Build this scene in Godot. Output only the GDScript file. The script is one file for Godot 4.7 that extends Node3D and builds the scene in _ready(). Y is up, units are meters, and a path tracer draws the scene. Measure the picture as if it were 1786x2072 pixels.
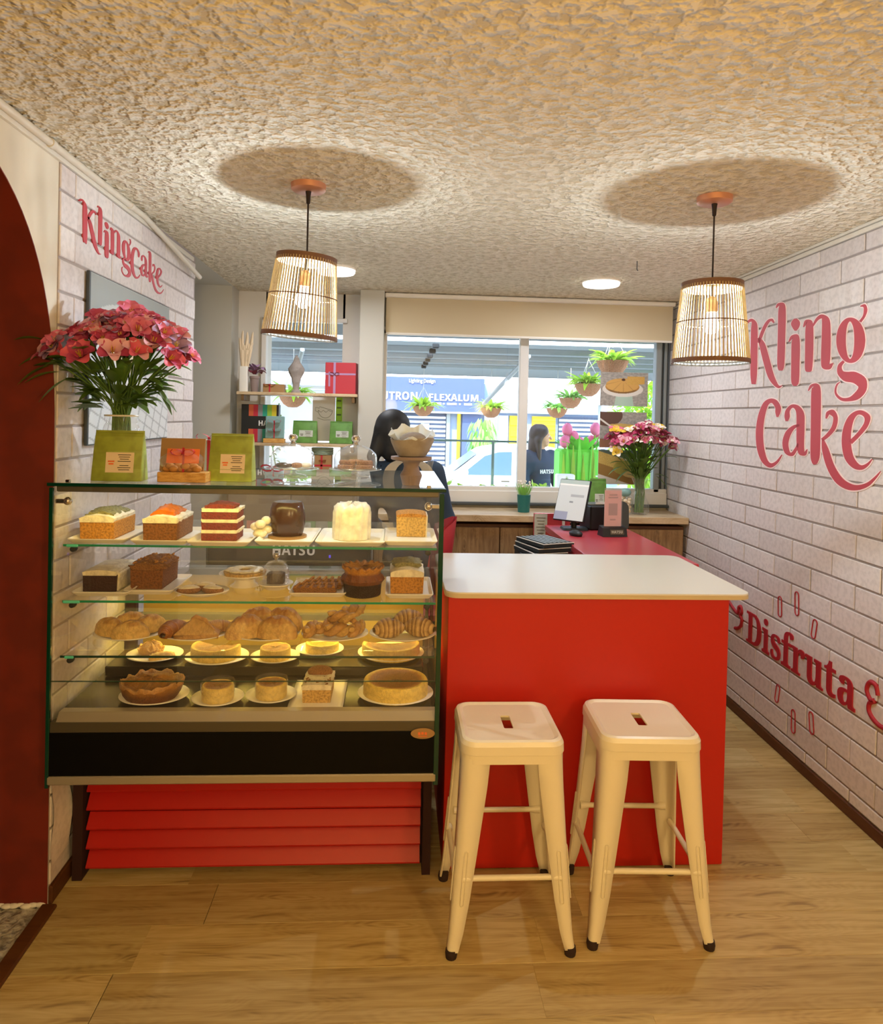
extends Node3D
# A small cake shop: display case, red counter with two stools, brick walls, window to the street.

var M := {}
var used := {}
var rng := RandomNumberGenerator.new()
var LET := {}
const XL := -1.131
const CEIL := 2.523
const ZB := -5.18


class B:
	# collects triangles; front faces run clockwise seen from outside
	var st := SurfaceTool.new()
	var xf := Transform3D.IDENTITY
	var col := Color.WHITE

	func _init() -> void:
		st.begin(Mesh.PRIMITIVE_TRIANGLES)

	func tri(a: Vector3, b: Vector3, c: Vector3, grp := -1) -> void:
		st.set_smooth_group(grp)
		for p in [a, b, c]:
			st.set_color(col)
			st.set_uv(Vector2.ZERO)
			st.add_vertex(xf * p)

	func tric(a: Vector3, b: Vector3, c: Vector3, ca: Color, cb: Color, cc: Color, grp := -1) -> void:
		st.set_smooth_group(grp)
		st.set_color(ca)
		st.set_uv(Vector2.ZERO)
		st.add_vertex(xf * a)
		st.set_color(cb)
		st.set_uv(Vector2.ZERO)
		st.add_vertex(xf * b)
		st.set_color(cc)
		st.set_uv(Vector2.ZERO)
		st.add_vertex(xf * c)

	func trin(a: Vector3, b: Vector3, c: Vector3, n: Vector3, grp := -1) -> void:
		if (b - a).cross(c - a).dot(n) > 0.0:
			tri(a, c, b, grp)
		else:
			tri(a, b, c, grp)

	func quad(a: Vector3, b: Vector3, c: Vector3, d: Vector3, grp := -1) -> void:
		tri(a, b, c, grp)
		tri(a, c, d, grp)

	func quadn(a: Vector3, b: Vector3, c: Vector3, d: Vector3, n: Vector3, grp := -1) -> void:
		trin(a, b, c, n, grp)
		trin(a, c, d, n, grp)

	func uvquad(w: float, h: float) -> B:
		# upright sheet in the xy plane facing +z, picture the right way up
		var p := [Vector3(-w / 2, -h / 2, 0), Vector3(-w / 2, h / 2, 0), Vector3(w / 2, h / 2, 0), Vector3(w / 2, -h / 2, 0)]
		var t := [Vector2(0, 1), Vector2(0, 0), Vector2(1, 0), Vector2(1, 1)]
		for k in [0, 1, 2, 0, 2, 3]:
			st.set_smooth_group(-1)
			st.set_color(Color.WHITE)
			st.set_uv(t[k])
			st.add_vertex(xf * p[k])
		return self

	func box(c: Vector3, s: Vector3, bev := 0.0) -> B:
		var h := s / 2
		var b := minf(bev, minf(h.x, minf(h.y, h.z)) * 0.9)
		if b <= 0.0:
			for ax in 3:
				for sg in [-1.0, 1.0]:
					var n := Vector3.ZERO
					n[ax] = sg
					var u := Vector3.ZERO
					u[(ax + 1) % 3] = h[(ax + 1) % 3]
					var v := Vector3.ZERO
					v[(ax + 2) % 3] = h[(ax + 2) % 3]
					var o: Vector3 = c + n * h[ax]
					quadn(o - u - v, o + u - v, o + u + v, o - u + v, n)
			return self
		for ax in 3:
			var i := (ax + 1) % 3
			var j := (ax + 2) % 3
			for sg in [-1.0, 1.0]:
				var n := Vector3.ZERO
				n[ax] = sg
				var u := Vector3.ZERO
				u[i] = h[i] - b
				var v := Vector3.ZERO
				v[j] = h[j] - b
				var o: Vector3 = c + n * h[ax]
				quadn(o - u - v, o + u - v, o + u + v, o - u + v, n)
			# the four edges along ax
			for si in [-1.0, 1.0]:
				for sj in [-1.0, 1.0]:
					var e := Vector3.ZERO
					e[ax] = h[ax] - b
					var p := Vector3.ZERO
					p[i] = si * h[i]
					p[j] = sj * (h[j] - b)
					var q := Vector3.ZERO
					q[i] = si * (h[i] - b)
					q[j] = sj * h[j]
					quadn(c + p - e, c + p + e, c + q + e, c + q - e, p + q)
		for sx in [-1.0, 1.0]:
			for sy in [-1.0, 1.0]:
				for sz in [-1.0, 1.0]:
					var s3 := Vector3(sx, sy, sz)
					trin(c + s3 * (h - Vector3(0, b, b)), c + s3 * (h - Vector3(b, 0, b)), c + s3 * (h - Vector3(b, b, 0)), s3)
		return self

	func loft(rings: Array, cap0 := true, cap1 := true, soft := false) -> B:
		# rings: PackedVector3Array each, points running from x towards z, from the bottom ring up
		var n: int = rings[0].size()
		for k in rings.size() - 1:
			var r0: PackedVector3Array = rings[k]
			var r1: PackedVector3Array = rings[k + 1]
			var g := 1 if soft else k + 1
			for i in n:
				var j := (i + 1) % n
				quad(r0[i], r0[j], r1[j], r1[i], g)
		for e in 2:
			if (e == 0 and cap0) or (e == 1 and cap1):
				var r: PackedVector3Array = rings[0 if e == 0 else rings.size() - 1]
				var m := Vector3.ZERO
				for p in r:
					m += p
				m /= n
				for i in n:
					var j := (i + 1) % n
					if e == 1:
						tri(m, r[i], r[j], 60)
					else:
						tri(m, r[j], r[i], 61)
		return self

	func lathe(prof: Array, segs := 24, cols: Array = [], wob = null, a0 := 0.0, a1 := TAU) -> B:
		# prof: Vector2(radius, height) running so that the outside is met going up; wob(angle, k) may scale the radius
		var g := 1
		for k in prof.size() - 1:
			if k > 0:
				var d0: Vector2 = prof[k] - prof[k - 1]
				var d1: Vector2 = prof[k + 1] - prof[k]
				if absf(d0.angle_to(d1)) > 0.75:
					g = g + 1
			for i in segs:
				var t0 := lerpf(a0, a1, float(i) / segs)
				var t1 := lerpf(a0, a1, float(i + 1) / segs)
				var p := []
				for q in [[k, t0], [k, t1], [k + 1, t1], [k + 1, t0]]:
					var r: float = prof[q[0]].x
					var y: float = prof[q[0]].y
					if wob != null:
						var w: Vector2 = wob.call(q[1], q[0])
						r *= w.x
						y += w.y
					p.append(Vector3(r * cos(q[1]), y, r * sin(q[1])))
				if cols.size():
					var c0: Color = cols[k]
					var c1: Color = cols[k + 1]
					if prof[k].x > 1e-5 or p[0].distance_to(p[1]) > 1e-6:
						tric(p[0], p[1], p[2], c0, c0, c1, g)
					if prof[k + 1].x > 1e-5:
						tric(p[0], p[2], p[3], c0, c1, c1, g)
				else:
					if prof[k].x > 1e-5:
						tri(p[0], p[1], p[2], g)
					if prof[k + 1].x > 1e-5:
						tri(p[0], p[2], p[3], g)
		return self

	func tube(pts: Array, rad: Variant, segs := 8, caps := true) -> B:
		var rings := []
		var ref := Vector3.UP
		for i in pts.size():
			var a: Vector3 = pts[maxi(i - 1, 0)]
			var b: Vector3 = pts[mini(i + 1, pts.size() - 1)]
			var t := (b - a).normalized()
			if i == 0:
				ref = Vector3.UP if absf(t.y) < 0.9 else Vector3.RIGHT
			var u := (ref - t * ref.dot(t)).normalized()
			ref = u
			var v := t.cross(u)
			var r: float = rad[i] if rad is Array else rad
			var ring := PackedVector3Array()
			for k in segs:
				var an := -TAU * k / segs
				ring.append(pts[i] + (u * cos(an) + v * sin(an)) * r)
			rings.append(ring)
		return loft(rings, caps, caps, true)

	func surf(nu: int, nv: int, f: Callable, grp := 1) -> B:
		# outside is where df/du x df/dv points
		var g := []
		for i in nu + 1:
			var row := []
			for j in nv + 1:
				row.append(f.call(float(i) / nu, float(j) / nv))
			g.append(row)
		for i in nu:
			for j in nv:
				quad(g[i][j], g[i][j + 1], g[i + 1][j + 1], g[i + 1][j], grp)
		return self

	func prism(poly: PackedVector2Array, z0: float, z1: float, grp := -1) -> B:
		# outline in xy, faces at z0 (back) and z1 (front)
		var ix := Geometry2D.triangulate_polygon(poly)
		for k in range(0, ix.size(), 3):
			var a := poly[ix[k]]
			var b := poly[ix[k + 1]]
			var c := poly[ix[k + 2]]
			trin(Vector3(a.x, a.y, z1), Vector3(b.x, b.y, z1), Vector3(c.x, c.y, z1), Vector3(0, 0, z1 - z0))
			trin(Vector3(a.x, a.y, z0), Vector3(b.x, b.y, z0), Vector3(c.x, c.y, z0), Vector3(0, 0, z0 - z1))
		var sg := 1.0 if not Geometry2D.is_polygon_clockwise(poly) else -1.0
		var n := poly.size()
		for i in n:
			var a := poly[i]
			var b := poly[(i + 1) % n]
			var e := b - a
			quadn(Vector3(a.x, a.y, z0), Vector3(b.x, b.y, z0), Vector3(b.x, b.y, z1), Vector3(a.x, a.y, z1), Vector3(e.y, -e.x, 0) * sg, grp)
		return self

	func ball(c: Vector3, r: Vector3, nu := 12, nv := 8, bump = null) -> B:
		return surf(nu, nv, func(u: float, v: float) -> Vector3:
			var a := -u * TAU
			var e := (v - 0.5) * PI
			var d := Vector3(cos(a) * cos(e), sin(e), sin(a) * cos(e))
			var k := 1.0
			if bump != null:
				k = bump.call(d)
			return c + d * r * k)

	func done() -> ArrayMesh:
		st.generate_normals()
		return st.commit()


# ---------------------------------------------------------------- naming and tagging
func numbered(n: String) -> String:
	if not used.has(n):
		used[n] = 0
		return n
	used[n] += 1
	return "%s_%03d" % [n, used[n]]


func tag(o: Node, label := "", category := "", group := "", kind := "") -> void:
	if label:
		o.set_meta("label", label)
	if category:
		o.set_meta("category", category)
	if group:
		o.set_meta("group", group)
	if kind:
		o.set_meta("kind", kind)


func mi(called: String, mesh: Mesh, m: Material, parent: Node = null) -> MeshInstance3D:
	var o := MeshInstance3D.new()
	o.mesh = mesh
	o.material_override = m
	o.cast_shadow = GeometryInstance3D.SHADOW_CASTING_SETTING_ON
	if parent == null:
		o.name = numbered(called)
		add_child(o, true)
	else:
		o.name = called
		parent.add_child(o, true)
	return o


func part(called: String, b: B, m: Material, parent: Node) -> MeshInstance3D:
	return mi(called, b.done(), m, parent)


func solo(called: String, b: B, m: Material, label: String, category: String, group := "") -> MeshInstance3D:
	var o := mi(called, b.done(), m)
	tag(o, label, category, group)
	return o


func struct(called: String, b: B, m: Material, parent: Node = null) -> MeshInstance3D:
	var o := mi(called, b.done(), m, parent)
	if parent == null:
		tag(o, "", "", "", "structure")
	return o


func thing(called: String, label: String, category: String, at := Vector3.ZERO, turn := 0.0, group := "") -> Node3D:
	var o := Node3D.new()
	o.name = numbered(called)
	add_child(o, true)
	o.position = at
	o.rotation.y = turn
	tag(o, label, category, group)
	return o


func dup(src: Node3D, at: Vector3, turn: float, label: String, group := "") -> Node3D:
	var o: Node3D = src.duplicate()
	o.name = numbered(String(src.name).rstrip("_0123456789"))
	add_child(o, true)
	o.position = at
	o.rotation.y = turn
	tag(o, label, "", group)
	return o


# ---------------------------------------------------------------- outlines
func rrect(w: float, d: float, r: float, n := 5) -> PackedVector2Array:
	var out := PackedVector2Array()
	for q in 4:
		var cx := (w / 2 - r) * (1 if q == 0 or q == 3 else -1)
		var cz := (d / 2 - r) * (1 if q < 2 else -1)
		for k in n + 1:
			var a := PI / 2 * (q + float(k) / n)
			out.append(Vector2(cx + r * cos(a), cz + r * sin(a)))
	return out


func ring(poly: PackedVector2Array, y: float, c := Vector2.ZERO, s := 1.0) -> PackedVector3Array:
	var out := PackedVector3Array()
	for p in poly:
		out.append(Vector3(c.x + p.x * s, y, c.y + p.y * s))
	return out


func circ(r: float, n := 20) -> PackedVector2Array:
	var out := PackedVector2Array()
	for k in n:
		out.append(Vector2(cos(TAU * k / n), sin(TAU * k / n)) * r)
	return out


func smooth_line(pts: Array, per := 5) -> Array:
	var out := []
	for i in pts.size() - 1:
		var p0 = pts[maxi(i - 1, 0)]
		var p1 = pts[i]
		var p2 = pts[i + 1]
		var p3 = pts[mini(i + 2, pts.size() - 1)]
		for k in per:
			var t := float(k) / per
			out.append(0.5 * ((2 * p1) + (p2 - p0) * t + (2 * p0 - 5 * p1 + 4 * p2 - p3) * t * t + (3 * p1 - p0 - 3 * p2 + p3) * t * t * t))
	out.append(pts[pts.size() - 1])
	return out


# a body as a smooth union of tapered capsules, meshed with surface nets
func flesh(b: B, bones: Array, cell: float, k: float, grow := 0.0) -> void:
	var lo := Vector3(1e9, 1e9, 1e9)
	var hi := -lo
	for q in bones:
		for e in 2:
			var r: float = q[2 + e] + grow + k
			lo = lo.min(q[e] - Vector3(r, r, r))
			hi = hi.max(q[e] + Vector3(r, r, r))
	lo -= Vector3.ONE * cell * 2
	var n := Vector3i(((hi - lo) / cell).ceil()) + Vector3i(3, 3, 3)
	var f := PackedFloat32Array()
	f.resize(n.x * n.y * n.z)
	f.fill(10.0)
	for q in bones:
		var a: Vector3 = q[0]
		var c: Vector3 = q[1]
		var ra: float = q[2] + grow
		var rc: float = q[3] + grow
		var rm := maxf(ra, rc) + k + cell * 2
		var i0 := Vector3i(((a.min(c) - Vector3(rm, rm, rm) - lo) / cell).floor()).max(Vector3i.ZERO)
		var i1 := Vector3i(((a.max(c) + Vector3(rm, rm, rm) - lo) / cell).ceil()).min(n - Vector3i.ONE)
		var ac := c - a
		var l2 := maxf(ac.length_squared(), 1e-9)
		var sq: Vector3 = q[4] if q.size() > 4 else Vector3.ONE
		for x in range(i0.x, i1.x + 1):
			for y in range(i0.y, i1.y + 1):
				for z in range(i0.z, i1.z + 1):
					var p := lo + Vector3(x, y, z) * cell
					var t := clampf((p - a).dot(ac) / l2, 0.0, 1.0)
					var d := ((p - a - ac * t) / sq).length() - lerpf(ra, rc, t)
					var at := (x * n.y + y) * n.z + z
					var h := maxf(k - absf(f[at] - d), 0.0) / k
					f[at] = minf(f[at], d) - h * h * k * 0.25
	var vert := {}
	var pos := []
	var sx := n.y * n.z
	var offs := [0, sx, n.z, sx + n.z, 1, sx + 1, n.z + 1, sx + n.z + 1]
	for x in n.x - 1:
		for y in n.y - 1:
			for z in n.z - 1:
				var at := x * sx + y * n.z + z
				var m := 0
				for e in 8:
					if f[at + offs[e]] < 0.0:
						m += 1
				if m == 0 or m == 8:
					continue
				var s := Vector3.ZERO
				var c := 0
				for e in [[0, 1], [2, 3], [4, 5], [6, 7], [0, 2], [1, 3], [4, 6], [5, 7], [0, 4], [1, 5], [2, 6], [3, 7]]:
					var fa := f[at + offs[e[0]]]
					var fb := f[at + offs[e[1]]]
					if (fa < 0.0) != (fb < 0.0):
						var t := fa / (fa - fb)
						var pa := Vector3(e[0] & 1, (e[0] >> 1) & 1, e[0] >> 2)
						var pb := Vector3(e[1] & 1, (e[1] >> 1) & 1, e[1] >> 2)
						s += pa.lerp(pb, t)
						c += 1
				vert[at] = pos.size()
				pos.append(lo + (Vector3(x, y, z) + s / c) * cell)
	for x in range(1, n.x - 1):
		for y in range(1, n.y - 1):
			for z in range(1, n.z - 1):
				var at := x * sx + y * n.z + z
				var ins := f[at] < 0.0
				for ax in 3:
					var st: int = [sx, n.z, 1][ax]
					if ins == (f[at + st] < 0.0):
						continue
					var u: int = [n.z, 1, sx][ax]
					var v: int = [1, sx, n.z][ax]
					var p: Array = [at, at - u, at - u - v, at - v]
					if not (vert.has(p[0]) and vert.has(p[1]) and vert.has(p[2]) and vert.has(p[3])):
						continue
					var nn := Vector3.ZERO
					nn[ax] = 1.0 if ins else -1.0
					b.quadn(pos[vert[p[0]]], pos[vert[p[1]]], pos[vert[p[2]]], pos[vert[p[3]]], nn, 1)


# ---------------------------------------------------------------- materials
func hexl(h: String) -> Color:
	return Color(h).srgb_to_linear()


func mat(key: String, color: String, rough := 0.6, metal := 0.0) -> StandardMaterial3D:
	var m := StandardMaterial3D.new()
	m.resource_name = key
	m.albedo_color = Color(color)
	m.roughness = rough
	m.metallic = metal
	M[key] = m
	return m


func noise_img(freq: float, size: int, type := FastNoiseLite.TYPE_SIMPLEX_SMOOTH, octaves := 4, sd := 1, wide := 0) -> Image:
	var f := FastNoiseLite.new()
	f.seed = sd
	f.noise_type = type
	f.frequency = freq
	f.fractal_octaves = octaves
	f.fractal_type = FastNoiseLite.FRACTAL_FBM if octaves > 1 else FastNoiseLite.FRACTAL_NONE
	var im := f.get_seamless_image(wide if wide else size, size)
	im.convert(Image.FORMAT_L8)
	return im


func tex(im: Image) -> ImageTexture:
	return ImageTexture.create_from_image(im)


func remap_img(im: Image, stops: Array) -> Image:
	# grey picture -> colours along stops [[pos, Color], ...]
	var lut := PackedByteArray()
	for i in 256:
		var t := i / 255.0
		var c: Color = stops[0][1]
		for k in stops.size() - 1:
			if t >= stops[k][0]:
				c = stops[k][1].lerp(stops[k + 1][1], clampf((t - stops[k][0]) / maxf(stops[k + 1][0] - stops[k][0], 1e-4), 0, 1))
		lut.append_array([int(c.r * 255), int(c.g * 255), int(c.b * 255)])
	var src := im.get_data()
	var out := PackedByteArray()
	out.resize(src.size() * 3)
	for i in src.size():
		var v := src[i] * 3
		out[i * 3] = lut[v]
		out[i * 3 + 1] = lut[v + 1]
		out[i * 3 + 2] = lut[v + 2]
	return Image.create_from_data(im.get_width(), im.get_height(), false, Image.FORMAT_RGB8, out)


func mix_img(a: Image, b: Image, t: float) -> Image:
	var da := a.get_data()
	var db := b.get_data()
	for i in da.size():
		da[i] = int(lerpf(da[i], db[i], t))
	return Image.create_from_data(a.get_width(), a.get_height(), false, Image.FORMAT_L8, da)


func triplanar(m: StandardMaterial3D, scale: float, world := false) -> StandardMaterial3D:
	m.uv1_triplanar = true
	m.uv1_world_triplanar = world
	m.uv1_scale = Vector3(scale, scale, scale)
	m.uv1_triplanar_sharpness = 4.0
	return m


func speck(key: String, color: String, t: Texture2D, scale: float, rough := 0.75, bump: Texture2D = null, cm := 0.0) -> StandardMaterial3D:
	var m := mat(key, color, rough)
	m.albedo_texture = t
	triplanar(m, scale)
	if bump:
		m.heightmap_enabled = true
		m.heightmap_texture = bump
		m.heightmap_scale = cm
	return m


func glass(key: String, color: String, alpha: float, rough := 0.02) -> StandardMaterial3D:
	var m := mat(key, color, rough)
	m.albedo_color.a = alpha
	m.transparency = BaseMaterial3D.TRANSPARENCY_ALPHA
	return m


func materials() -> void:
	var n_fine := noise_img(0.03, 256, FastNoiseLite.TYPE_SIMPLEX_SMOOTH, 4, 3)
	var n_soft := noise_img(0.012, 256, FastNoiseLite.TYPE_SIMPLEX_SMOOTH, 3, 5)
	var t_fine := tex(n_fine)
	var crumb := tex(remap_img(n_fine, [[0.1, Color(0.72, 0.71, 0.7)], [0.45, Color(0.92, 0.92, 0.92)], [0.8, Color(1, 1, 1)]]))
	var mott := tex(remap_img(n_soft, [[0.2, Color(0.9, 0.89, 0.88)], [0.7, Color(1, 1, 1)]]))
	M["t_fine"] = t_fine

	# rough plaster ceiling: worm-like dabs
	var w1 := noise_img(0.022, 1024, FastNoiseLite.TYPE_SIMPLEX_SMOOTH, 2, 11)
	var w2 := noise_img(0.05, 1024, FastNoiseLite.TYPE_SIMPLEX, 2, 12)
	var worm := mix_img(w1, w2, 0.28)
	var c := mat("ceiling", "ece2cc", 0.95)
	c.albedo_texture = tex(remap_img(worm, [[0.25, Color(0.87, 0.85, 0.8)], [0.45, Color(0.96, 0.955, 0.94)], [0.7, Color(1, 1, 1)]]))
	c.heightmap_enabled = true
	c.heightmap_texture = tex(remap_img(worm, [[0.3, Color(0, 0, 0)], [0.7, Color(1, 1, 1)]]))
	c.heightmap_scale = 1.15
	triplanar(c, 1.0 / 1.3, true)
	mat("smooth_ceiling", "cfccc0", 0.9)

	# wood
	var g1 := noise_img(0.03, 512, FastNoiseLite.TYPE_SIMPLEX_SMOOTH, 3, 21, 128)
	g1.resize(1024, 512)
	var g2 := noise_img(0.12, 512, FastNoiseLite.TYPE_SIMPLEX_SMOOTH, 2, 22, 64)
	g2.resize(1024, 512)
	# cathedral figure: contour lines of a stretched field
	var g3 := noise_img(0.007, 512, FastNoiseLite.TYPE_SIMPLEX_SMOOTH, 2, 23, 300)
	g3.resize(1024, 512)
	var d1 := g1.get_data()
	var d2 := g2.get_data()
	var d3 := g3.get_data()
	var wd := PackedByteArray()
	wd.resize(d1.size())
	for i in d1.size():
		var rg := 0.5 + 0.5 * sin(d3[i] * 0.28 + d1[i] * 0.02)
		var knot := smoothstep(0.60, 0.9, d3[i] / 255.0)
		wd[i] = int(clampf(0.45 * d1[i] / 255.0 + 0.22 * d2[i] / 255.0 + 0.2 * rg * (0.4 + knot) + 0.14 - 0.22 * knot, 0, 1) * 255)
	var wood := Image.create_from_data(1024, 512, false, Image.FORMAT_L8, wd)
	var floor_t := tex(remap_img(wood, [[0.15, Color("88724a")], [0.36, Color("b29c66")], [0.55, Color("c2ae78")], [0.8, Color("cebd8a")]]))
	for k in 5:
		var fm := mat("floor_%d" % k, ["ffffff", "f6f0ea", "f3efe4", "ece4da", "fff8ee"][k], 0.42)
		fm.albedo_texture = floor_t
		triplanar(fm, 1.0)
		fm.uv1_scale = Vector3(0.62, 1.9, 1.9)
		fm.uv1_offset = Vector3(k * 0.23, k * 0.31, k * 0.37)
	mat("floor_gap", "5a4424", 0.9)
	var upright: Image = wood.duplicate()
	upright.rotate_90(CLOCKWISE)
	var cw := mat("counter_wood", "ffffff", 0.55)
	cw.albedo_texture = tex(remap_img(upright, [[0.2, Color("6d5238")], [0.5, Color("94754f")], [0.8, Color("a98a62")]]))
	triplanar(cw, 1.3)
	cw.uv1_scale = Vector3(2.4, 1.0, 1.0)
	var cl := mat("counter_top_wood", "ffffff", 0.4)
	cl.albedo_texture = tex(remap_img(wood, [[0.2, Color("a98d68")], [0.5, Color("c4ab86")], [0.8, Color("d3bd9b")]]))
	triplanar(cl, 1.2)
	var pn := mat("pine", "ffffff", 0.55)
	pn.albedo_texture = tex(remap_img(wood, [[0.2, Color("a8742f")], [0.5, Color("d29c4f")], [0.8, Color("e2b469")]]))
	triplanar(pn, 4.0)
	var bb := mat("baseboard", "ffffff", 0.6)
	bb.albedo_texture = pn.albedo_texture
	bb.albedo_color = Color("b0946c")
	triplanar(bb, 1.0)

	var bd := mat("baseboard_dark", "6a5238", 0.6)
	bd.albedo_texture = bb.albedo_texture
	triplanar(bd, 1.0)
	# walls
	var bt := tex(remap_img(noise_img(0.02, 512, FastNoiseLite.TYPE_SIMPLEX_SMOOTH, 5, 31), [[0.25, Color(0.95, 0.95, 0.95)], [0.6, Color(1, 1, 1)]]))
	for k in 4:
		var bm := speck("brick_%d" % k, ["dbd3d0", "d7cecb", "dfd8d4", "d3cbc8"][k], bt, 3.0, 0.8, t_fine, 0.08)
		bm.uv1_offset = Vector3(k * 0.3, k * 0.17, 0)
	mat("mortar", "a59b96", 0.9)
	speck("cream_wall", "e6dfcc", mott, 0.7, 0.9)
	mat("grey_wall", "c3c1b6", 0.9)
	mat("white_wall", "dcd8cf", 0.9)
	mat("dark_wall", "8a7c68", 0.9)
	speck("red_paint", "74200c", mott, 2.0, 0.6)
	speck("stone", "b8b2a6", crumb, 3.0, 0.9, t_fine, 1.2)
	mat("trim_white", "dcd6c8", 0.6)
	mat("pipe_white", "d8d0bf", 0.5)
	mat("letter_red", "b8404a", 0.6)
	mat("letter_deep", "a81f2c", 0.6)
	mat("letter_edge", "f2dcd8", 0.7)

	# furniture
	mat("red_counter", "bd1c0a", 0.45)
	mat("red_top", "b83a44", 0.3)
	var wt := mat("white_top", "d2cab8", 0.3)
	mat("top_edge", "cdbb98", 0.5)
	var stl := mat("stool_paint", "e6dcc2", 0.35)
	stl.clearcoat_enabled = true
	stl.clearcoat = 0.3
	mat("rubber", "2c1a16", 0.8)
	mat("black_panel", "080707", 0.5).metallic_specular = 0.25
	mat("steel", "b4ab98", 0.4, 0.6)
	mat("steel_dark", "5c5545", 0.45, 0.5)
	mat("chrome", "d8d4cc", 0.12, 1.0)
	mat("slat_red", "b81a16", 0.35)
	mat("slat_back", "2a0806", 0.8)
	mat("olive_panel", "8d7434", 0.5)
	glass("clear", "ffffff", 0.02)
	glass("shelf_glass", "dff2e6", 0.08)
	var ge := mat("glass_edge", "1f8f66", 0.15)
	ge.emission_enabled = false
	mat("glass_edge_dark", "0a3a2c", 0.12)
	mat("clip", "5fd8c0", 0.2)
	mat("deck", "2e2a20", 0.2)
	mat("copper", "d69a7c", 0.35, 0.45)
	mat("cord", "221512", 0.7)
	mat("shade_wood", "6d4a30", 0.6)
	var sl := mat("shade_slat", "b8a070", 0.6)
	sl.backlight_enabled = false
	var sd := mat("shade_lining", "d8c9a2", 0.8)
	sd.backlight_enabled = false
	var bl := mat("bulb", "ffffff", 0.4)
	bl.emission_enabled = true
	bl.emission = Color(0.9, 0.95, 1.0)
	bl.emission_energy_multiplier = 6.0
	var ld := mat("led", "ffffff", 0.4)
	ld.emission_enabled = true
	ld.emission = Color(1.0, 0.98, 0.93)
	ld.emission_energy_multiplier = 4.0
	var tb := mat("case_tube", "ffffff", 0.4)
	tb.emission_enabled = true
	tb.emission = Color(1.0, 0.85, 0.5)
	tb.emission_energy_multiplier = 1.6
	mat("lamp_white", "eeeae0", 0.5)
	var blind := mat("blind", "cdbf9f", 0.9)
	blind.backlight_enabled = true
	blind.backlight = Color(0.12, 0.11, 0.09)
	mat("frame_white", "dedcd6", 0.5)
	mat("frame_grey", "8f9696", 0.4, 0.4)
	mat("frame_dark", "3c4244", 0.5)

	# food
	var vc := mat("vc", "ffffff", 0.55)
	vc.vertex_color_use_as_albedo = true
	var vr := speck("vc_crumb", "ffffff", crumb, 14.0, 0.7, t_fine, 0.25)
	vr.vertex_color_use_as_albedo = true
	var vb := speck("vc_bake", "ffffff", mott, 16.0, 0.42, t_fine, 0.2)
	vb.vertex_color_use_as_albedo = true
	speck("sponge_gold", "c98a35", crumb, 12.0, 0.85, t_fine, 0.2)
	speck("sponge_brown", "8a5526", crumb, 12.0, 0.85, t_fine, 0.2)
	speck("sponge_dark", "3a1812", crumb, 12.0, 0.8, t_fine, 0.2)
	speck("sponge_red", "7e1d12", crumb, 12.0, 0.8, t_fine, 0.25)
	speck("sponge_pale", "d6ad62", crumb, 12.0, 0.85, t_fine, 0.2)
	speck("cream_icing", "efe6c8", mott, 10.0, 0.5, t_fine, 0.15)
	speck("green_top", "8f8a55", crumb, 10.0, 0.6, t_fine, 0.3)
	speck("orange_jam", "cf6d12", mott, 12.0, 0.3)
	speck("choc", "3a1d0e", mott, 9.0, 0.22)
	speck("meringue", "e4dfd0", mott, 8.0, 0.45)
	speck("nut", "a8713a", crumb, 20.0, 0.7, t_fine, 0.4)
	speck("brownie", "33180d", crumb, 14.0, 0.7, t_fine, 0.3)
	mat("white_plate", "efe9da", 0.22)
	mat("white_tray", "f0ead9", 0.3)

	# paper goods and plants
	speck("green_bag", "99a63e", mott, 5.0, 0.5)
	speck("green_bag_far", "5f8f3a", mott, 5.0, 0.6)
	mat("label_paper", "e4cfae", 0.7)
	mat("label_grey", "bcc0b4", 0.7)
	mat("kraft", "a07c50", 0.8)
	mat("ribbon_red", "b0182e", 0.4)
	mat("orange_card", "e8743a", 0.6)
	mat("cookie", "b98242", 0.8)
	glass("cello", "ffffff", 0.06, 0.05)
	glass("dome_glass", "ffffff", 0.035)
	glass("vase_glass", "e6f0e2", 0.06)
	glass("window_glass", "ffffff", 0.02)
	var lf := mat("leaf", "4c6a22", 0.5)
	lf.backlight_enabled = true
	lf.backlight = Color(0.3, 0.4, 0.12)
	var ll := mat("leaf_light", "9fc03c", 0.5)
	ll.backlight_enabled = true
	ll.backlight = Color(0.6, 0.75, 0.25)
	var ln := mat("leaf_tree", "86b85c", 0.6)
	ln.backlight_enabled = true
	ln.backlight = Color(0.5, 0.7, 0.3)
	mat("stem", "55762c", 0.6)
	for q in [["petal_pink", "cf6682"], ["petal_rose", "b03a60"], ["petal_pale", "dca4b0"], ["petal_lilac", "a886ac"], ["petal_coral", "d85a70"], ["petal_yellow", "e2bf3c"], ["petal_white", "ece2d6"], ["petal_dark", "7a3440"]]:
		var pm := mat(q[0], q[1], 0.55)
		pm.backlight_enabled = true
		pm.backlight = Color(0.16, 0.13, 0.13)
	mat("white_matte", "e8e4da", 0.7)
	mat("dark", "14181a", 0.5)
	mat("dark_soft", "20282c", 0.7)
	speck("clay", "9c948e", mott, 6.0, 0.85, t_fine, 0.1)
	mat("stand_wood", "8c7a74", 0.7)
	var tl := mat("tulle", "dce6ea", 0.8)
	tl.backlight_enabled = true
	tl.backlight = Color(0.5, 0.5, 0.5)
	speck("coir", "b5805a", crumb, 9.0, 0.9, t_fine, 0.4)
	mat("skin", "c99a7c", 0.6)
	mat("hair", "0a0b0e", 0.6)
	mat("hair_brown", "2c2220", 0.5)
	mat("navy", "24384f", 0.8)
	mat("navy_light", "22364e", 0.8)
	mat("apron", "a89c86", 0.8)
	mat("trouser", "20242c", 0.8)

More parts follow.
